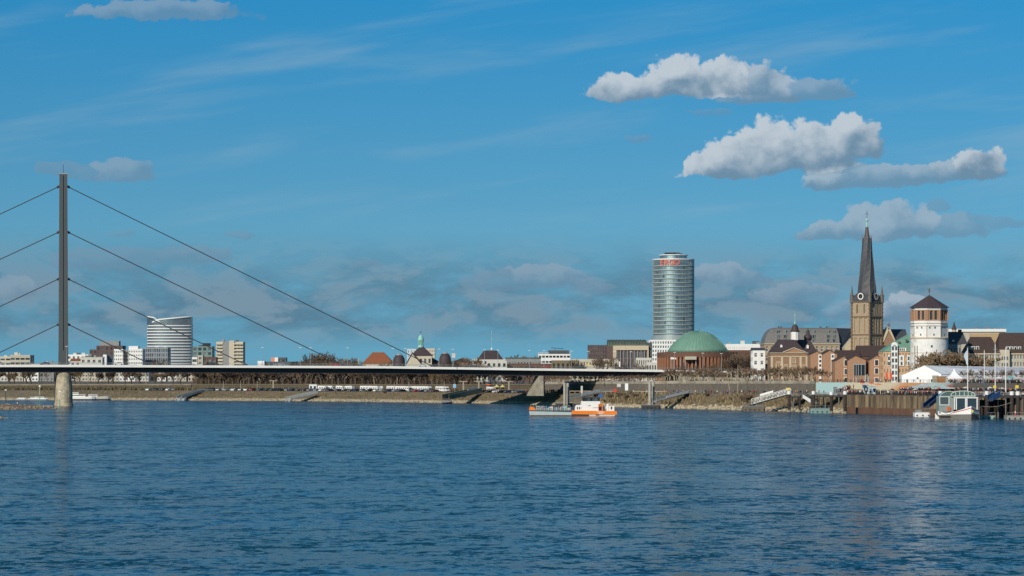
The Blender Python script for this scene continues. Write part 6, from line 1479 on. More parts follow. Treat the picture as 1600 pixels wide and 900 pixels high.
def box_sign(label, p0, p1, y0, y1, D, mt, yb=None, name='sign_board', cat='sign', depth=.25):
    k = D / F; t = thing(name, label, cat, (PX((p0 + p1) / 2, D), D, 0)); w = (p1 - p0) * k
    m = MB(); m.box(-w/2, w/2, 0, depth, PZ(y1, D), PZ(y0, D)); m.build('board', mt, t)
    m = MB(); m.box(-w/2 - .06, w/2 + .06, .05, depth - .05, PZ(y1, D) - .08, PZ(y1, D) - .002); m.build('lower_rim', steel, t)
    if yb: m = MB(); m.bar((0, depth + .08, PZ(yb, D)), (0, depth + .08, PZ(y0, D) - .2), .1, 6); m.build('post', steel, t)
    return t
box_sign('yellow box on the head of the white truss gangway', 1228, 1235, 606, 610.5, 1046, yellow, 619)
box_sign('square blue parking sign by the grey green gangway', 708, 712.5, 600, 606, 1315, mat('light_blue_sign', (.25, .45, .68), .5), 613)
box_sign('blue sign board with pale rim behind the ferry wheelhouse', 935.5, 941.5, 616, 621.5, 1196, bluesign, 626)
box_sign('white board on a post above the plum roofs', 706, 711.5, 552, 559, 1228, offwhite, 573)
box_sign('tall white banner hanging before the promenade wall', 976.5, 981.5, 599, 610, 1180, tarp, 616, depth=.1)
box_sign('pale square notice on the promenade wall left of the white banner', 964, 970, 599.5, 604.5, 1182, offwhite, None)
box_sign('white sheet on the promenade wall above the middle platform', 1077.5, 1089, 599.5, 604, 1165, white, None)
box_sign('pale blue sheet on the promenade wall right of the white one', 1097.5, 1106, 599.5, 606, 1160, mat('pale_blue_sheet', (.48, .58, .60), .7), None)
box_sign('small yellow sign on the bridge deck left of the orange roof', 559.4, 560.8, 560, 568, 1216, mat('dull_yellow_sign', (.42, .33, .12), .6), None)
box_sign('yellow sign on a bridge lamp before the brown office', 917.8, 919.8, 567, 572, 1226, yellow, None)
box_sign('narrow white sign on the bridge deck before the hall', 967, 969, 565, 573, 1228, white, None)
box_sign('red box on the lower path right of the ferry', 958.5, 963.5, 607.5, 612.5, 1190, redm, None, 'red_kiosk', 'kiosk', 1.5)
box_sign('white noticeboard with a dark top on the lower path behind the ferry', 907.5, 910.5, 603, 614, 1205, offwhite, None)
box_sign('yellow box on the jetty behind the moored boat', 1552, 1556.5, 602.5, 606.5, 925, yellow, 618)
box_sign('yellow box above the close pair of capped piles', 1586.5, 1591.5, 602, 606.5, 905, yellow, 612)
# slender masts on the car park and concrete T pillars
for p, yt, lab in ((349, 595, 'first pale mast on the car park beneath the cream tower'), (376, 594.5, 'second pale mast on the car park'), (402, 595, 'third pale mast on the car park'), (616, 597, 'thin mast among the campers beneath the orange roof'), (639, 597, 'thin mast among the campers beneath the lantern'), (694, 596, 'thin mast left of the blue sign'),
                   (1000 + 153, 571, 'tall slim mast before the brown trees'), (1141, 578, 'leaning slim mast left of the tall slim one')):
    x, y, z = on_quay(p, .2); t = thing('mast', lab, 'mast', (x, y, z), 0, 'slim pale masts on the quay'); m = MB(); m.bar((0, 0, 0), (0 if p != 1141 else -1.6, 0, PZ(yt, y) - z), .17, 6, r2=.1); m.build('pole', barkpale, t); m = MB(); m.lathe([(.35, -.02), (.3, .25)], 8); m.build('base', greywall, t)
for p, yt, yb, lab in ((427, 594, 612, 'concrete T shaped post above the broad white gangway'), (724, 595, 611, 'left concrete T shaped post by the car park'), (748, 595, 610, 'right concrete T shaped post by the car park'), (795, 595, 607, 'concrete T shaped post left of the bank pier')):
    x, y, z = on_quay(p, .55); t = thing('concrete_post', lab, 'post', (x, y, z), 0, 'concrete T shaped posts on the car park'); h = PZ(yt, y) - z
    m = MB(); m.box(-.35, .35, -.35, .35, 0, h - .5); m.build('column', concrete, t); m = MB(); m.box(-2.2, 2.2, -.2, .2, h - .498, h - .1); m.build('crossbar', concrete, t)
# slim markers at the gravel bar
def marker(label, p, yt, yb, D, mt, z0=0):
    t = thing('river_marker', label, 'marker', (PX(p, D), D, z0)); h = PZ(yt, D) - z0
    m = MB(); m.bar((0, 0, -1), (0, 0, h * .55), .13, 6); m.build('post', mt, t); m = MB(); m.bar((0, 0, h * .55), (0, 0, h), .11, 6); m.build('upper_post', offwhite if mt is tealp else mt, t); m = MB(); m.box(-.35, .35, -.06, .06, h - .7, h); m.build('top_mark', white, t)
marker('green and white river marker before the stone pier', 93.4, 610, 641, 1083, tealp)
marker('thin green river marker with white vane left of the pier', 62, 602, 632, 1180, tealp)
marker('dark post with white marks on the gravel bar', 8.8, 608, 630, 1200, darksteel)
# ================================================================ small white boats along the left bank
def hull_mesh(L, B_, H_, mats, sheer=.5, nose=.28):
    m = MB(); N = 10; secs = []
    for i in range(N + 1):
        f = i / N; x = -L / 2 + L * f; b = B_ / 2 * (1 if f < 1 - nose else max(.04, sqrt(max(0, 1 - ((f - (1 - nose)) / nose) ** 2)))) * (1 if f > .08 else .86); zt = H_ + sheer * max(0, f - .45) ** 2 * 3
        secs.append([(x, -b, zt), (x, -b * .96, H_ * .42), (x, -b * .75, -.4), (x, b * .75, -.4), (x, b * .96, H_ * .42), (x, b, zt)])
    vs = [v for s_ in secs for v in s_]
    for i in range(N):
        for k in range(5): m.f.append((i * 6 + k, (i + 1) * 6 + k, (i + 1) * 6 + k + 1, i * 6 + k + 1)); m.m.append(0 if k in (0, 4) else 1)
        m.f.append((i * 6 + 5, (i + 1) * 6 + 5, (i + 1) * 6, i * 6)); m.m.append(2)
    m.f.append((0, 1, 2, 3, 4, 5)); m.m.append(0); m.f.append(tuple(N * 6 + k for k in (5, 4, 3, 2, 1, 0))); m.m.append(0); m.v = vs
    return m
def moored_boat(label, p, D, L, H_, cab, heading=0.0, hm=white):
    t = thing('moored_boat', label, 'boat', (PX(p, D), D, 0), heading); hull_mesh(L, L * .2, H_, None).build('hull', [hm, darkgrey, offwhite], t)
    for a, b, z0, z1_ in cab:
        m = MB(); m.box(a, b, -L * .07, L * .07, z0, z1_); c = m.build('cabin', white, t); m = MB(); m.box(a + .3, b - .3, -L * .07 - .02, L * .07 + .02, z0 + (z1_ - z0) * .45, z0 + (z1_ - z0) * .8); m.build('cabin_windows', glassd, c)
    m = MB(); m.bar((L * .3, 0, H_), (L * .3, 0, H_ + 1.6), .05); m.build('mast', steel, t)
moored_boat('long white passenger boat with upper deck right of the stone pier', 126, 1428, 15, 1.9, [(-6.5, 2.5, 1.9, 3.1), (-6.0, -1.0, 3.1, 4.2)], 0)
moored_boat('second white boat on the bank with raised bow right of the pier', 152, 1430, 14, 2.0, [(-4.5, 0, 2.0, 3.2)], .25, hm=offwhite)
moored_boat('small pale boat with low cover left of the pier', 34, 1440, 5, .9, [(-1.5, 1, .9, 1.5)], .1)
moored_boat('small white boat beneath the green marker left of the pier', 63, 1440, 8, 1.0, [(-2.5, 2, 1.0, 1.9)], 0)
moored_boat('white motor boat behind the thin river marker', 52, 1441, 5, 1.0, [(-1.5, 1, 1.0, 1.7)], .2)
# ================================================================ the ferry barge and its orange pusher
def ferry():
    D = 944; k = D / F; hd = .0
    t = thing('river_barge', 'pale blue hulled river barge with orange bow, pushed by an orange boat', 'barge', (PX(860, D), D, 0)); X_ = lambda p: (p - 860) * k; Z = lambda y: PZ(y, D) + .0
    m = MB(); w = 3.6
    m.add([(X_(828), -w, 0), (X_(892), -w, 0), (X_(892), w, 0), (X_(828.5), w, 0), (X_(826.5), -w, Z(641.8)), (X_(893), -w, Z(643.5)), (X_(893), w, Z(643.5)), (X_(826.5), w, Z(641.8))], [(3, 2, 1, 0), (4, 5, 6, 7), (0, 1, 5, 4), (1, 2, 6, 5), (2, 3, 7, 6), (3, 0, 4, 7)]); m.build('hull', hullblue, t)
    m = MB(); m.add([(X_(826.2), -w - .08, Z(641.9)), (X_(893), -w - .08, Z(643.6)), (X_(893), w + .08, Z(643.6)), (X_(826.2), w + .08, Z(641.9)), (X_(826.2), -w - .08, Z(640.6)), (X_(893), -w - .08, Z(642.4)), (X_(893), w + .08, Z(642.4)), (X_(826.2), w + .08, Z(640.6))],
        [(3, 2, 1, 0), (4, 5, 6, 7), (0, 1, 5, 4), (1, 2, 6, 5), (2, 3, 7, 6), (3, 0, 4, 7)]); m.build('rubbing_strake', darksteel, t)
    m = MB(); m.box(X_(828.2), X_(891.8), -w - .02, w + .02, -.3, .42); m.build('boot_top', rust, t)
    m = MB(); m.prism([(X_(826.8), Z(640.6)), (X_(837), Z(640.9)), (X_(835.3), Z(637.4)), (X_(832), Z(635.6)), (X_(827.6), Z(635.6))], -w, w); m.build('bow_house', orange, t)
    # deck cargo: tanks, pipes and people
    rr = random.Random(8)
    for i, p in enumerate((842, 848, 855, 861.5, 869, 876, 883, 888)):
        m = MB(); h = rr.uniform(.7, 1.5); m.box(X_(p) - .6, X_(p) + .55, -w + .6, w - 1.2, Z(641), Z(641) + h); m.build('deck_housing', [steel, greywall, mat('sea_green_paint', (.22, .42, .38), .6), offwhite][i % 4], t)
    for i in range(18):
        x = X_(838) + (X_(891) - X_(838)) * i / 17; h = rr.uniform(.9, 1.7); m = MB(); m.bar((x, -w + .15, Z(641.3)), (x, -w + .15, Z(641.3) + h), .07, 5)
        if i % 3 == 0: m.bar((x, -w + .15, Z(641.3) + h), (x + 1.3, -w + .5, Z(641.3) + h), .09, 5)
        m.build('vent_pipe', [white, steel][i % 2], t)
    m = MB(); m.bar((X_(836), -w + .1, Z(637.6)), (X_(892), -w + .1, Z(638.8)), .05); m.bar((X_(836), -w + .1, Z(639.4)), (X_(892), -w + .1, Z(640.6)), .05); m.bar((X_(838), 0, Z(639)), (X_(891), 0, Z(639.4)), .22, 8); m.build('deck_pipe', steel, t)
    m = MB()
    for p in (829, 833.5, 837.5): m.bar((X_(p), -w + .3, Z(635.6)), (X_(p), -w + .3, Z(631.8)), .06)
    m.bar((X_(829), -w + .3, Z(632)), (X_(837.5), -w + .3, Z(632)), .06); m.build('bow_rail', sand, t)
    for q, p in enumerate((848.5, 862.5, 879.5, 889.5)):
        person(PX(p, D - 2.6), D - 2.6, Z(640.8) - .1, ['on the deck near the orange bow', 'amidships on the barge deck', 'on the barge deck beside a grey housing', 'at the stern end of the barge deck'][q], 'people on the barge deck', ['white', 'red', 'grey', 'maroon'][q], 'stand')
    t = thing('pusher_boat', 'orange hulled pusher boat with white wheelhouse and dark roof', 'boat', (PX(928, D), D, 0)); X_ = lambda p: (p - 928) * k
    m = MB(); m.prism([(X_(896), -.4), (X_(957), -.4), (X_(961.5), .55), (X_(963), Z(646.8)), (X_(893.3), Z(646.8)), (X_(893.5), .5)], -w, w); m.build('lower_hull', offwhite, t)
    m = MB(); m.prism([(X_(893), Z(646.9)), (X_(963.3), Z(647.6)), (X_(963.3), Z(642.2)), (X_(893), Z(641.4))], -w - .12, w + .12); m.build('orange_sheer', orange, t)
    m = MB(); m.box(X_(893.4), X_(920), -w - .02, w + .02, -.3, Z(646.9) - .02); m.box(X_(930), X_(936), -w - .03, w + .03, .2, Z(647)); m.build('dark_boot', darksteel, t)  # dark steel plates over parts of the pale lower hull
    m = MB()
    for i in range(9):
        x = X_(933.2) + i * .27; m.box(x, x + .17, -w - .15, -w - .125, Z(644.2), Z(644.2) + .36 - (.1 if i % 3 == 1 else 0))
    for i in range(6):
        x = X_(935) + i * .27; m.box(x, x + .17, -w - .15, -w - .125, Z(646.2), Z(646.2) + .30)
    m.build('hull_lettering', white, t)
    m = MB(); m.box(X_(908), X_(937.5), -2.6, 2.6, Z(642), Z(626.5)); wh = m.build('wheelhouse', white, t)
    for i in range(7):
        a = X_(910) + i * (X_(937) - X_(910)) / 7
        m = MB(); m.box(a + .05, a + (X_(937) - X_(910)) / 7 - .06, -2.75, 2.75, Z(626.4), Z(621.8)); m.build('wheelhouse_window', glassd, wh)
    m = MB(); m.box(X_(909), X_(938), -2.9, 2.9, Z(621.75), Z(620)); m.build('wheelhouse_roof', darksteel, t)
    m = MB(); m.prism([(X_(898), Z(642)), (X_(915.5), Z(642)), (X_(915), Z(634)), (X_(912), Z(632.6)), (X_(901), Z(632.6)), (X_(898.6), Z(635))], -2.4, 2.4); c = m.build('fore_cabin', white, t)
    for i, p in enumerate((902, 905, 908, 911)): window(c, X_(p), -2.46, Z(639.5), .34, .85, 'dark')
    m = MB(); m.box(X_(934.5), X_(941.6), -2.9, 0, Z(642), Z(631)); e = m.build('orange_companion', mat('orange_housing', (.52, .13, .03), .5), t); m = MB(); m.box(X_(935.2), X_(939.6), -2.96, -2.91, Z(641), Z(635.4)); m.build('door', blackm, e)
    m = MB(); N = 16
    for i in range(N):
        a, b = 2 * pi * i / N, 2 * pi * (i + 1) / N; m.bar((X_(941) + .42 * cos(a), -3, Z(629) + .42 * sin(a)), (X_(941) + .42 * cos(b), -3, Z(629) + .42 * sin(b)), .10, 5)
    m.bar((X_(941), -2.9, Z(642)), (X_(941), -2.9, Z(630.4)), .05); m.build('life_ring', mat('ochre_ring', (.70, .42, .12), .6), t)
    m = MB(); m.lathe([(.55, Z(642)), (.55, Z(634)), (.5, Z(632)), (.3, Z(631)), (.05, Z(630.6))], 12, (X_(949.5), -1.8)); m.build('funnel', white, t)
    m = MB(); m.prism([(X_(943.5), Z(642)), (X_(948), Z(642)), (X_(948), Z(633.5)), (X_(944), Z(633.5))], -1.6, 1); m.build('deck_locker', mat('pale_lilac_paint', (.52, .54, .60), .5), t)
    m = MB(); m.box(X_(951), X_(959.5), -2.2, -2.0, Z(642), Z(633.8)); s_ = m.build('stern_rail_panel', white, t); m = MB(); m.box(X_(954), X_(956.2), -2.26, -2.21, Z(639.5), Z(635)); m.build('opening', blackm, s_)
    m = MB(); m.bar((X_(914), -2.5, Z(640)), (X_(914), -2.5, Z(631)), .06); m.bar((X_(919), -2.66, Z(634)), (X_(922), -2.66, Z(633.4)), .1); m.bar((X_(926), -2.66, Z(637)), (X_(935), -2.66, Z(637)), .06); m.build('fittings', darksteel, t)
    person(PX(943.8, D - 2.9), D - 2.9, Z(642.2), 'beside the orange door of the pusher boat', 'crew on the pusher boat', 'navy', 'stand')
ferry()
# ================================================================ the moored glass roofed boat at the right
def glass_boat():
    D = 883; k = D / F; t = thing('excursion_boat', 'white moored excursion boat with rounded glass roof, red striped bow and grey lower hull', 'boat', (PX(1498, D), D, 0)); X_ = lambda p: (p - 1498) * k; Z = lambda y: PZ(y, D)
    # the bow points to the viewer's right; left flank faces the sun
    m = MB(); Y = lambda p: lerp([(1467, 1.2), (1515, -3.2), (1531, 1.6)], p)
    def strip(pts, mi, back=9):
        for (p, lo, hi), (p2, lo2, hi2) in zip(pts, pts[1:]): m.quad((X_(p), Y(p), Z(lo)), (X_(p2), Y(p2), Z(lo2)), (X_(p2), Y(p2), Z(hi2)), (X_(p), Y(p), Z(hi)), mi)
    strip([(1468, 655, 648.5), (1478, 656, 648), (1490, 656, 647.5), (1515, 656, 647)], 1); strip([(1515, 656, 647), (1531, 656, 647.2)], 1)
    strip([(1466.5, 648.4, 642.5), (1478, 648, 646.2), (1490, 647.4, 643.2), (1503, 647.2, 639), (1515, 647, 634)], 0); strip([(1515, 647, 634), (1523, 647, 637), (1531, 647.2, 641)], 0)
    m.add([(X_(1467), 1.2, Z(646)), (X_(1515), -3.2, Z(646)), (X_(1531), 1.6, Z(646)), (X_(1531), 8, Z(646)), (X_(1467), 8, Z(646)), (X_(1467), 8, -.4), (X_(1531), 8, -.4)], [(0, 1, 2, 3, 4), (4, 3, 6, 5)]); m.build('hull', [white, mat('grey_lower_hull', (.13, .125, .115), .6, var=.15)], t)
    m = MB()
    for (p, y), (p2, y2) in zip([(1487, 645.2), (1503, 640.8), (1515.1, 637.3), (1523, 638.8), (1531, 641.6)], [(1503, 640.8), (1515.1, 637.3), (1523, 638.8), (1531, 641.6)]): m.bar((X_(p), Y(p) - .06, Z(y)), (X_(p2), Y(p2) - .06, Z(y2)), .11, 4)
    m.build('red_stripe', redm, t)
    m = MB(); m.lathe([(.25, -.15), (.42, 0), (.25, .15)], 10); m.v = [(X_(1517) + x, Y(1517) - .25 + z * .5, Z(642.7) + y * 1.2) for x, y, z in m.v]; m.build('anchor_roller', yellow, t)
    # glazed bow saloon
    m = MB(); x0, x1 = X_(1491), X_(1527)
    for p in (1491, 1494, 1508.5, 1510.5, 1526.5): m.box(X_(p) - .17, X_(p) + .17, -.4, -.05, Z(640), Z(622.3))
    m.box(x0 - .2, x1 + .2, -.5, 6.8, Z(622.3), Z(620.6)); m.build('saloon_frame', white, t)
    m = MB(); m.box(x0, x1, -.15, -.1, Z(640), Z(622.4)); m.build('saloon_glass', glassb, t)
    m = MB(); m.box(x0 + .3, x1 - .3, .5, 6, Z(640), Z(636.5)); m.build('saloon_bench', woodm, t)
    m = MB(); m.box(x0, x1, 6.2, 6.6, Z(644), Z(622.4)); m.build('rear_wall', darkgrey, t)
    # arched roof
    m = MB(); cxr = X_(1505); rx = X_(1524) - X_(1505); rz_ = Z(611.2) - Z(619)
    pts = [(cxr + rx * cos(a), Z(619) + rz_ * sin(a) ** .7) for a in [pi * i / 14 for i in range(15)]]
    m.prism(pts, .2, 6); m.build('roof_glass', mat('greenish_roof_glass', (.08, .12, .11), .15, spec=.8), t)
    m = MB()
    for (a, b), (c, d) in zip(pts, pts[1:]): m.bar((a, .1, b), (c, .1, d), .17, 4)
    m.bar((pts[0][0], .1, Z(619)), (pts[-1][0], .1, Z(619)), .16)
    for f in (-.6, -.28, .1, .42, .72): m.bar((cxr + rx * f, .1, Z(619)), (cxr + rx * f, .1, Z(619) + rz_ * sqrt(1 - f * f) ** .7), .13)
    m.build('roof_frame', mat('pale_green_frame', (.50, .58, .53), .5), t)
    # side cabin with rounded window and curved glass roof
    m = MB(); m.box(X_(1468), X_(1490.5), .8, 6.5, Z(646), Z(619)); m.build('cabin', mat('grey_green_cabin', (.24, .28, .26), .5), t)
    m = MB(); a, b, c, d = X_(1469.5), X_(1482.5), Z(632), Z(620.5); m.box(a - .3, b + .35, .55, .79, c - .35, c); m.box(a - .3, b + .35, .55, .79, d, d + .3); m.box(a - .3, a, .55, .79, c, d); m.box(b, b + .35, .55, .79, c, d); m.build('window_frame', mat('pale_green_frame', (.50, .58, .53), .5), t)
    m = MB(); m.box(a, b, .7, .78, c, d); m.build('cabin_window', glassd, t)
    m = MB(); pts = [(X_(1469), Z(619)), (X_(1489), Z(619)), (X_(1492), Z(612.5)), (X_(1484), Z(611.6)), (X_(1477), Z(612.8)), (X_(1472), Z(615.5))]; m.prism(pts, .9, 6); m.build('cabin_roof', MATS['greenish_roof_glass'], t)
    m = MB()
    for (p_, q_) in zip(pts[2:], pts[3:] + pts[:1]): m.bar((p_[0], .8, p_[1]), (q_[0], .8, q_[1]), .12)
    m.build('cabin_roof_rim', MATS['pale_green_frame'], t)
    for p in (1480.5, 1483.3): m = MB(); m.box(X_(p), X_(p) + .45, .3, .7, Z(642.5), Z(636)); m.build('orange_locker', mat('orange_red_box', (.66, .12, .03), .6), t)
    m = MB()
    for i in range(12):
        p = 1468.5 + i * 1.7; m.bar((X_(p), Y(p) + .1, Z(647)), (X_(p), Y(p) + .1, Z(641.5)), .035)
    m.bar((X_(1468.5), Y(1468.5) + .1, Z(641.5)), (X_(1487), Y(1487) + .1, Z(641.5)), .05); m.build('deck_rail', steel, t)
    m = MB()
    for (p, y), (p2, y2) in zip([(1466.5, 644), (1470, 646.3), (1476, 647.6), (1483, 647), (1489, 643.6)], [(1470, 646.3), (1476, 647.6), (1483, 647), (1489, 643.6)]): m.bar((X_(p), Y(p) - .1, Z(y)), (X_(p2), Y(p2) - .1, Z(y2)), .17)
    m.build('curved_rail', white, t)
    m = MB()
    for i in range(9):
        c_ = (X_(1470 + i * 1.8), Y(1470 + i * 1.8) - .12, Z(651.5)); 
        for j_ in range(8): a, b = 2 * pi * j_ / 8, 2 * pi * (j_ + 1) / 8; m.bar((c_[0] + .3 * cos(a), c_[1], c_[2] + .3 * sin(a)), (c_[0] + .3 * cos(b), c_[1], c_[2] + .3 * sin(b)), .09, 4)
    m.build('tyre_fenders', rubber, t)
glass_boat()
gangway('blue clad gangway rising from the white float to the quay', (1447, 637), (1470, 618.5), 935, 2.0, railm=blueram, deckm=darksteel, fill=blueram, hgt_=1.3, D2=948)
t = pontoon('white float with a grey locker left of the excursion boat', 1430, 1453.5, 930, 5, 1.5, white); m = MB(); m.box(-2.3, -.3, .6, 3, 1.66, 2.3); m.build('locker', greywall, t)
landing_platform('long dark jetty deck right of the excursion boat', 1522, 1602, 905, 619, 8, (1530, 1545, 1560, 1572, 1598), zb=-1)
m = thing('jetty_bracing', 'dark steel bracing and fender wall under the right jetty', 'bracing', (PX(1560, 909), 909, 0)); b_ = MB()
for i in range(16):
    x = (1524 + i * 5 - 1560) * 909 / F; b_.bar((x, .5, -1), (x, .5, 5.9), .28, 6)
    if i < 15: b_.bar((x, .5, .5), (x + 5 * 909 / F, .5, 5.5), .14)
b_.build('bracing', rustdark, m)
b_ = MB(); b_.box((1522 - 1560) * 909 / F, (1604 - 1560) * 909 / F, 2.6, 3.0, -1, 6.0); b_.build('fender_wall', rustdark, m)
gangway('short blue clad gangway hanging from the right jetty', (1547, 626), (1559, 619), 900, 1.8, railm=blueram, deckm=darksteel, fill=blueram, hgt_=1.7, D2=903)
pontoon('sea green low float under the right jetty', 1534, 1556, 893, 4, .9, mat('pale_sea_green_float', (.30, .42, .38), .6, var=.2))
pontoon('pale grey pontoon below the close pair of piles at the right edge', 1574, 1606, 880, 6, 1.1, mat('streaked_grey_hull', (.28, .28, .26), .7, var=.3, scale=.6, stretch=(1, 1, .2)))
t = thing('mooring_rope', 'pale mooring rope from the excursion boat to the right piles', 'rope'); m = MB(); a, b = Vector((PX(1528, 886), 886, PZ(634, 886))), Vector((PX(1580, 889), 889, PZ(629, 889)))
pts = [a.lerp(b, i / 12) - Vector((0, 0, sin(pi * i / 12) * .8)) for i in range(13)]
for p_, q_ in zip(pts, pts[1:]): m.bar(p_, q_, .05, 4)
m.build('rope', sand, t)
# red buoy light on the pontoon
t = thing('navigation_light', 'small red navigation light on the pontoon at the right edge', 'light', (PX(1586.5, 884), 884, 1.1)); m = MB(); m.lathe([(.25, 0), (.25, .7), (.18, .9)], 8); m.build('body', redm, t); m = MB(); m.lathe([(.18, .9), (.22, 1.2), (.05, 1.5)], 8); m.build('lamp', white, t)
# flagpoles
for p, yt, yb, D, fl, lab in ((1512, 544, 640, 915, 'flag', 'tall white flagpole with pale blue flag behind the excursion boat'), (1538, 548, 617, 930, None, 'white flagpole above the second capped pile'), (1555, 538, 617, 928, 'vane', 'tallest white mast with yard arms on the right jetty'), (1571.5, 543, 613, 925, None, 'white flagpole nearest the right edge')):
    t = thing('flagpole', lab, 'flagpole', (PX(p, D), D, PZ(yb, D)), 0, 'white flagpoles on the right landing'); h = PZ(yt, D) - PZ(yb, D); m = MB(); m.bar((0, 0, -3 if yb < 630 else -1), (0, 0, h), .20, 8, r2=.12); m.build('pole', white, t); m = MB(); m.lathe([(.1, h), (.2, h + .15), (.05, h + .35)], 8); m.build('finial', steel, t)
    if fl == 'flag':
        m = MB(); pts = [(-.2, h - .6), (-1.1, h - 1.9), (-1.3, h - 2.8), (-.6, h - 4.4), (-.5, h - 5.4), (-.15, h - 5.6)]
        m.prism(pts[::-1], -.05, .05); m.build('flag', mat('pale_blue_flag', (.45, .58, .68), .8), t)
    if fl == 'vane': m = MB(); m.bar((-1.6, 0, h * .8), (1.4, 0, h * .86), .07); m.bar((-.7, 0, h * .9), (.7, 0, h * .9), .07); m.build('yard', steel, t)
# ================================================================ tents, parasols, cabins on the quay
def big_tent():
    D = 1046; k = D / F; g = z2(1440) ; t = thing('marquee', 'large white gabled marquee with a long grey roof before the castle tower', 'tent', (PX(1434, D), D, g)); X_ = lambda p: (p - 1434) * k; Z = lambda y: PZ(y, D) - g
    # gable end faces the river's left, the roof runs off to the right and away
    G = [(X_(1404), -6), (X_(1463), -12)]; L = Vector((150 * k * 1.0, 26, 0))
    a, b = Vector((X_(1404.5), -8, 0)), Vector((X_(1463), -12, 0)); pk = Vector((X_(1438), -10.3, 0)); h = lambda y, p: PZ(y, D + p.y) - g
    m = MB(); V = [a, b, b + Vector((0, 0, h(584.5, b))), pk + Vector((0, 0, h(571, pk))), a + Vector((0, 0, h(586.5, a)))]
    W_ = [p + Vector((0, .2, 0)) for p in V]; m.add(V + W_, [(0, 1, 2, 3, 4), (9, 8, 7, 6, 5)]); m.build('gable_wall', tarp, t)
    S_ = Vector((1640 - 1463, 0, 0)) * k + Vector((0, 4, 0)); m = MB(); zr = Vector((0, 0, h(571, pk))); ze = Vector((0, 0, h(584.5, b)))
    r0, r1 = pk + zr, pk + zr + S_ * 1.05 + Vector((0, 6, -.8)); e0, e1 = b + ze, b + S_ + Vector((0, 0, ze.z - .2)); m.add([e0, e1, r1, r0, r0 + Vector((0, .15, -.1)), r1 + Vector((0, .15, -.1)), e1 + Vector((0, .15, -.12)), e0 + Vector((0, .15, -.12))], [(0, 1, 2, 3), (4, 5, 6, 7), (0, 7, 6, 1)]); m.build('roof', tarpg, t)
    m = MB()
    for i in range(13): f = i / 12; m.bar(e0.lerp(e1, f) + Vector((0, 0, .05)), r0.lerp(r1, f) + Vector((0, 0, .05)), .07)
    m.build('roof_ribs', steel, t)
    m = MB(); w0, w1 = b.copy(), b + S_; m.quad(w0 + Vector((0, .3, 0)), w1 + Vector((0, .3, 0)), e1 + Vector((0, .3, 0)), e0 + Vector((0, .3, 0))); m.build('side_wall', tarpg, t)
    m = MB(); m.quad(a + Vector((0, .1, 0)), a + Vector((2, 20, 0)), a + Vector((2, 20, V[4].z)), V[4] + Vector((0, .1, 0))); m.quad(V[4], V[4] + Vector((2, 20, 0)), pk + zr + Vector((8, 20, 0)), pk + zr); m.build('far_roof', tarp, t)
    m = MB(); m.box(X_(1449), X_(1458), -13.3, -12.0, 0, Z(586.5)); m.build('entrance_box', mat('grey_beige_booth', (.30, .28, .23), .8), t)
    m = MB(); q = a.lerp(b, .40); m.bar(q + Vector((-.5, -.25, 1.9)), q + Vector((.5, -.25, 1.9)), .1); m.bar(q + Vector((0, -.25, 1.7)), q + Vector((0, -.25, 2.3)), .13); m.build('emblem', blackm, t)
big_tent()
t = thing('timber_booth', 'orange brown timber booth right of the marquee gable', 'booth', (PX(1472, 1032), 1032, z2(1470))); m = MB(); m.box(-1.9, 1.9, 0, 2.5, 0, 2.5); m.build('wall', woodm, t); m = MB(); m.box(-2.1, 2.1, -.3, 2.8, 2.503, 2.65); m.build('roof', tarpg, t)
def pagoda(label, p0, p1, yp, ye, D, z, mt, name='pagoda_tent', cat='tent', walls=True):
    k = D / F; w = (p1 - p0) * k / 2; t = thing(name, label, cat, (PX((p0 + p1) / 2, D), D, z)); h = PZ(yp, D) - z; e = PZ(ye, D) - z
    m = MB(); secs = []
    for f, zz in ((1.0, e), (.62, e + (h - e) * .22), (.3, e + (h - e) * .52), (.1, e + (h - e) * .82), (.02, h)): secs.append(([(-w * f, w - w * f), (w * f, w - w * f), (w * f, w + w * f), (-w * f, w + w * f)], zz))
    loft(m, secs); m.build('roof', mt, t)
    m = MB(); m.box(-w, w, 0, .05, e - .3, e - .003); m.build('valance', mt, t)
    if walls: m = MB(); m.box(-w + .1, w - .1, .1, 2 * w - .1, 0, e - .31); m.build('side_wall', mt, t)
    m = MB()
    for x in (-w + .05, w - .05): 
        for y in (.05, 2 * w - .05): m.bar((x, y, 0), (x, y, e), .05)
    m.build('poles', steel, t)
pagoda('white pointed pagoda tent right of the timber booth', 1481, 1504, 576, 590.5, 1026, z2(1490), tarp)
x, y, z = on_quay(1450, .55); pagoda('pale blue flat peaked awning over the crowd, left one', 1425, 1462, 599.5, 604.5, 985, z, awnblue, 'quay_awning', 'awning', False)
x, y, z = on_quay(1475, .5); pagoda('pale blue awning over the crowd behind the boat', 1460, 1492, 602, 606, 965, z, awnblue, 'quay_awning', 'awning', False)
x, y, z = on_quay(1332, .2)
def cabin(label, p0, p1, y0, D, z, mt, name='quay_cabin'):
    k = D / F; t = thing(name, label, 'kiosk', (PX((p0 + p1) / 2, D), D, z)); w = (p1 - p0) * k; h = PZ(y0, D) - z
    m = MB(); win = []; shell(m, win, -w/2, w/2, 0, 2.5, 0, h, 2, 1, 1, fw=.6, fh=.5); m.build('wall', mt, t); put_windows(t, win, 'blue')
    m = MB(); m.box(-w/2 - .15, w/2 + .15, -.15, 2.65, h + .003, h + .14); m.build('roof', steel, t); m = MB(); m.box(-w/2, w/2, -.25, -.16, .1, .3); m.build('sill', steel, t)
cabin('tall pale blue kiosk on the quay edge with steel frame', 1349, 1357.5, 602, 1012, z1(1350), mat('pale_blue_cabin', (.42, .52, .56), .5))
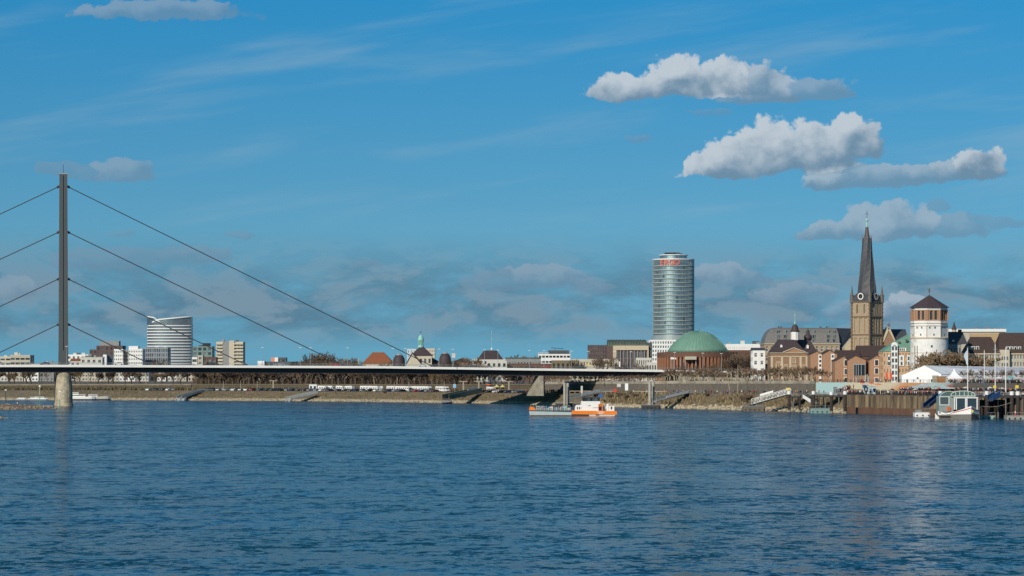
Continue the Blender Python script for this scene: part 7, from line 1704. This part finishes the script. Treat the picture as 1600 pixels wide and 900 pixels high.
cabin('wide pale blue kiosk beside the tall one on the quay edge', 1357.8, 1369, 604.5, 1012, z1(1350), mat('pale_blue_cabin', (.42, .52, .56), .5))
cabin('grey booth with flat roof on the dark jetty', 1303.5, 1308.5, 605, 1024, 6.4, greywall)
cabin('long white kiosk on the bank above the white gangway', 483, 495, 600.5, on_quay(489, .8)[1], z1(489), white)
cabin('small white hut among the cars beneath the orange roof', 594, 598, 603.5, on_quay(596, .7)[1], z1(596), white)
def parasol(label, p, yt, D, z, mt, r_=1.3, n=8, group='parasols over the quay tables'):
    t = thing('parasol', label, 'parasol', (PX(p, D), D, z), 0, group); h = PZ(yt, D) - z; m = MB(); m.lathe([(r_, h - .55), (r_ * .55, h - .2), (.04, h)], n); m.build('canopy', mt, t); m = MB(); m.bar((0, 0, 0), (0, 0, h), .04, 6); m.build('pole', steel, t)
orp = mat('orange_parasol_cloth', (.75, .16, .04), .8)
for p, yt, f, mt, lab, r_ in ((1347.5, 596.5, .3, redm, 'red parasol left of the tall pale blue kiosk', 1.1), (1361.5, 597, .4, redm, 'red parasol behind the wide pale blue kiosk', 1.2), (1371.5, 599, .7, orp, 'flat orange parasol right of the kiosks', 1.6), (1411, 603.5, .4, orp, 'orange parasol left of the pale awning', 1.3), (1484, 601.5, .8, redm, 'faded red parasol behind the excursion boat', 1.5),
                            (1467, 605, .2, redm, 'small red parasol beside the capped pile', .7), (1307, 609.5, .2, offwhite, 'small white parasol on the dark jetty', .8), (1430, 606.5, .3, offwhite, 'small white parasol in the quay crowd', 1.0), (1394, 607, .5, tops['maroon'], 'maroon parasol in the middle of the quay crowd', 1.0),
                            (1509, 604, .5, offwhite, 'white parasol right of the first flagpole', 1.2), (1525, 603.5, .5, tops['olive'], 'olive parasol over the tables behind the boat', 1.2), (1547, 604, .4, offwhite, 'white parasol between second and third flagpole', 1.1), (1565, 605, .4, offwhite, 'white parasol left of the last flagpole', 1.2), (763.5, 600, .9, orp, 'orange parasol on the bank left of the pier', 1.8)):
    x, y, z = on_quay(p, f); parasol(lab, p, yt, y, z, mt, r_)
for p, lab, mt in ((1508, 'pale parasol on the upper promenade right of the pagoda', offwhite), (1520, 'tan parasol on the upper promenade', tops['tan']), (1532, 'grey parasol left of the second flagpole on the promenade', tops['grey']), (1545, 'pale parasol left of the tallest mast on the promenade', offwhite), (1561, 'white parasol right of the tallest mast on the promenade', white),
                   (1579.5, 'turquoise parasol on the promenade near the right edge', mat('turquoise_cloth', (.05, .42, .48), .8)), (1591, 'pale pink parasol at the right end of the promenade', mat('pale_pink_cloth', (.62, .48, .42), .8))):
    x, y, z = on_upper(p, 3); parasol(lab, p, 588.5, y, z, mt, 1.3, 8, 'parasols on the upper promenade')
for p, mt, lab in ((776, yellow, 'left yellow stall roof on the bank before the pale house'), (785, yellow, 'right yellow stall roof left of the bank pier')):
    x, y, z = on_quay(p, .9); pagoda(lab, p - 3.5, p + 3.5, 600.5, 604, y, z, mat('pale_yellow_cloth', (.60, .52, .20), .8), 'market_stall', 'stall', False)
# feather flags, bright orange
for p, lab in ((1384, 'left orange red feather flag before the green roofed house'), (1390.5, 'right orange red feather flag before the white bay')):
    x, y, z = on_upper(p, 2); t = thing('feather_flag', lab, 'flag', (x, y, z), 0, 'orange red feather flags'); m = MB(); m.bar((0, 0, 0), (0, 0, 4.6), .05); m.build('pole', steel, t); m = MB(); m.prism([(.05, 1.0), (.75, 1.6), (.85, 3.2), (.5, 4.3), (.05, 4.6)], -.02, .02); m.build('flag', mat('orange_red_flag', (.70, .10, .04), .8), t)
for i, (p, yt) in enumerate(((1352.5, 586), (1355, 585), (1357.5, 587.5), (1334, 590), (1338, 590))):
    x, y, z = on_upper(p, 1.2); t = thing('mast', ['left slim white mast above the kiosks', 'middle slim white mast above the kiosks', 'right slim white mast above the kiosks', 'slim pale mast before the glazed opening', 'second slim pale mast before the glazed opening'][i], 'mast', (x, y, z), 0, 'slim masts on the promenade above the kiosks'); h = PZ(yt, y) - z; m = MB(); m.bar((0, 0, 0), (0, 0, h), .16, 6); m.build('pole', offwhite, t); m = MB(); m.lathe([(.28, -.01), (.25, .3)], 8); m.build('base', greywall, t)
# tables among the crowd
TB = MB(); TB.lathe([(.5, .70), (.5, .75)], 10); TB = TB.mesh('table_top', woodm); TL = MB(); TL.bar((0, 0, 0), (0, 0, .7), .05, 6); TL.lathe([(.3, 0), (.3, .04)], 8); TL = TL.mesh('pedestal', darksteel)
for i in range(9):
    p = 1385 + i * 24; x, y, z = on_quay(p, r4.uniform(.1, .7)); t = thing('round_table', f"small round wooden table among the quay crowd {landmark(p)}", 'table', (x, y, z), 0, 'round tables on the lower quay'); link('table_top', TB, t); link('pedestal', TL, t)
# ================================================================ traffic on the bridge
for i, (p, off, c) in enumerate([(-5, -8, 'silver'), (66, -6, 'grey'), (97, -5, 'grey'), (180, -9, 'white'), (330, -6, 'black'), (432, -8, 'silver'), (520, -6, 'red'), (655, -8, 'white'), (735, -6, 'grey'), (848, -9, 'red'), (905, -7, 'black')]):
    x = PX(p, 1208 + (p - 99) * .05); z = lerp(BZ, x) + .02
    c_ = car(c, x - sin(bang) * off, BY(x) + cos(bang) * off, z, bang + (pi if i % 2 else 0), f"{c} car driving on the bridge deck {landmark(p)}", 'cars on the bridge')
    c_.name = 'driving_car'
print('objects', len(bpy.data.objects), 'trees', TREE_N, 'cars', nc)
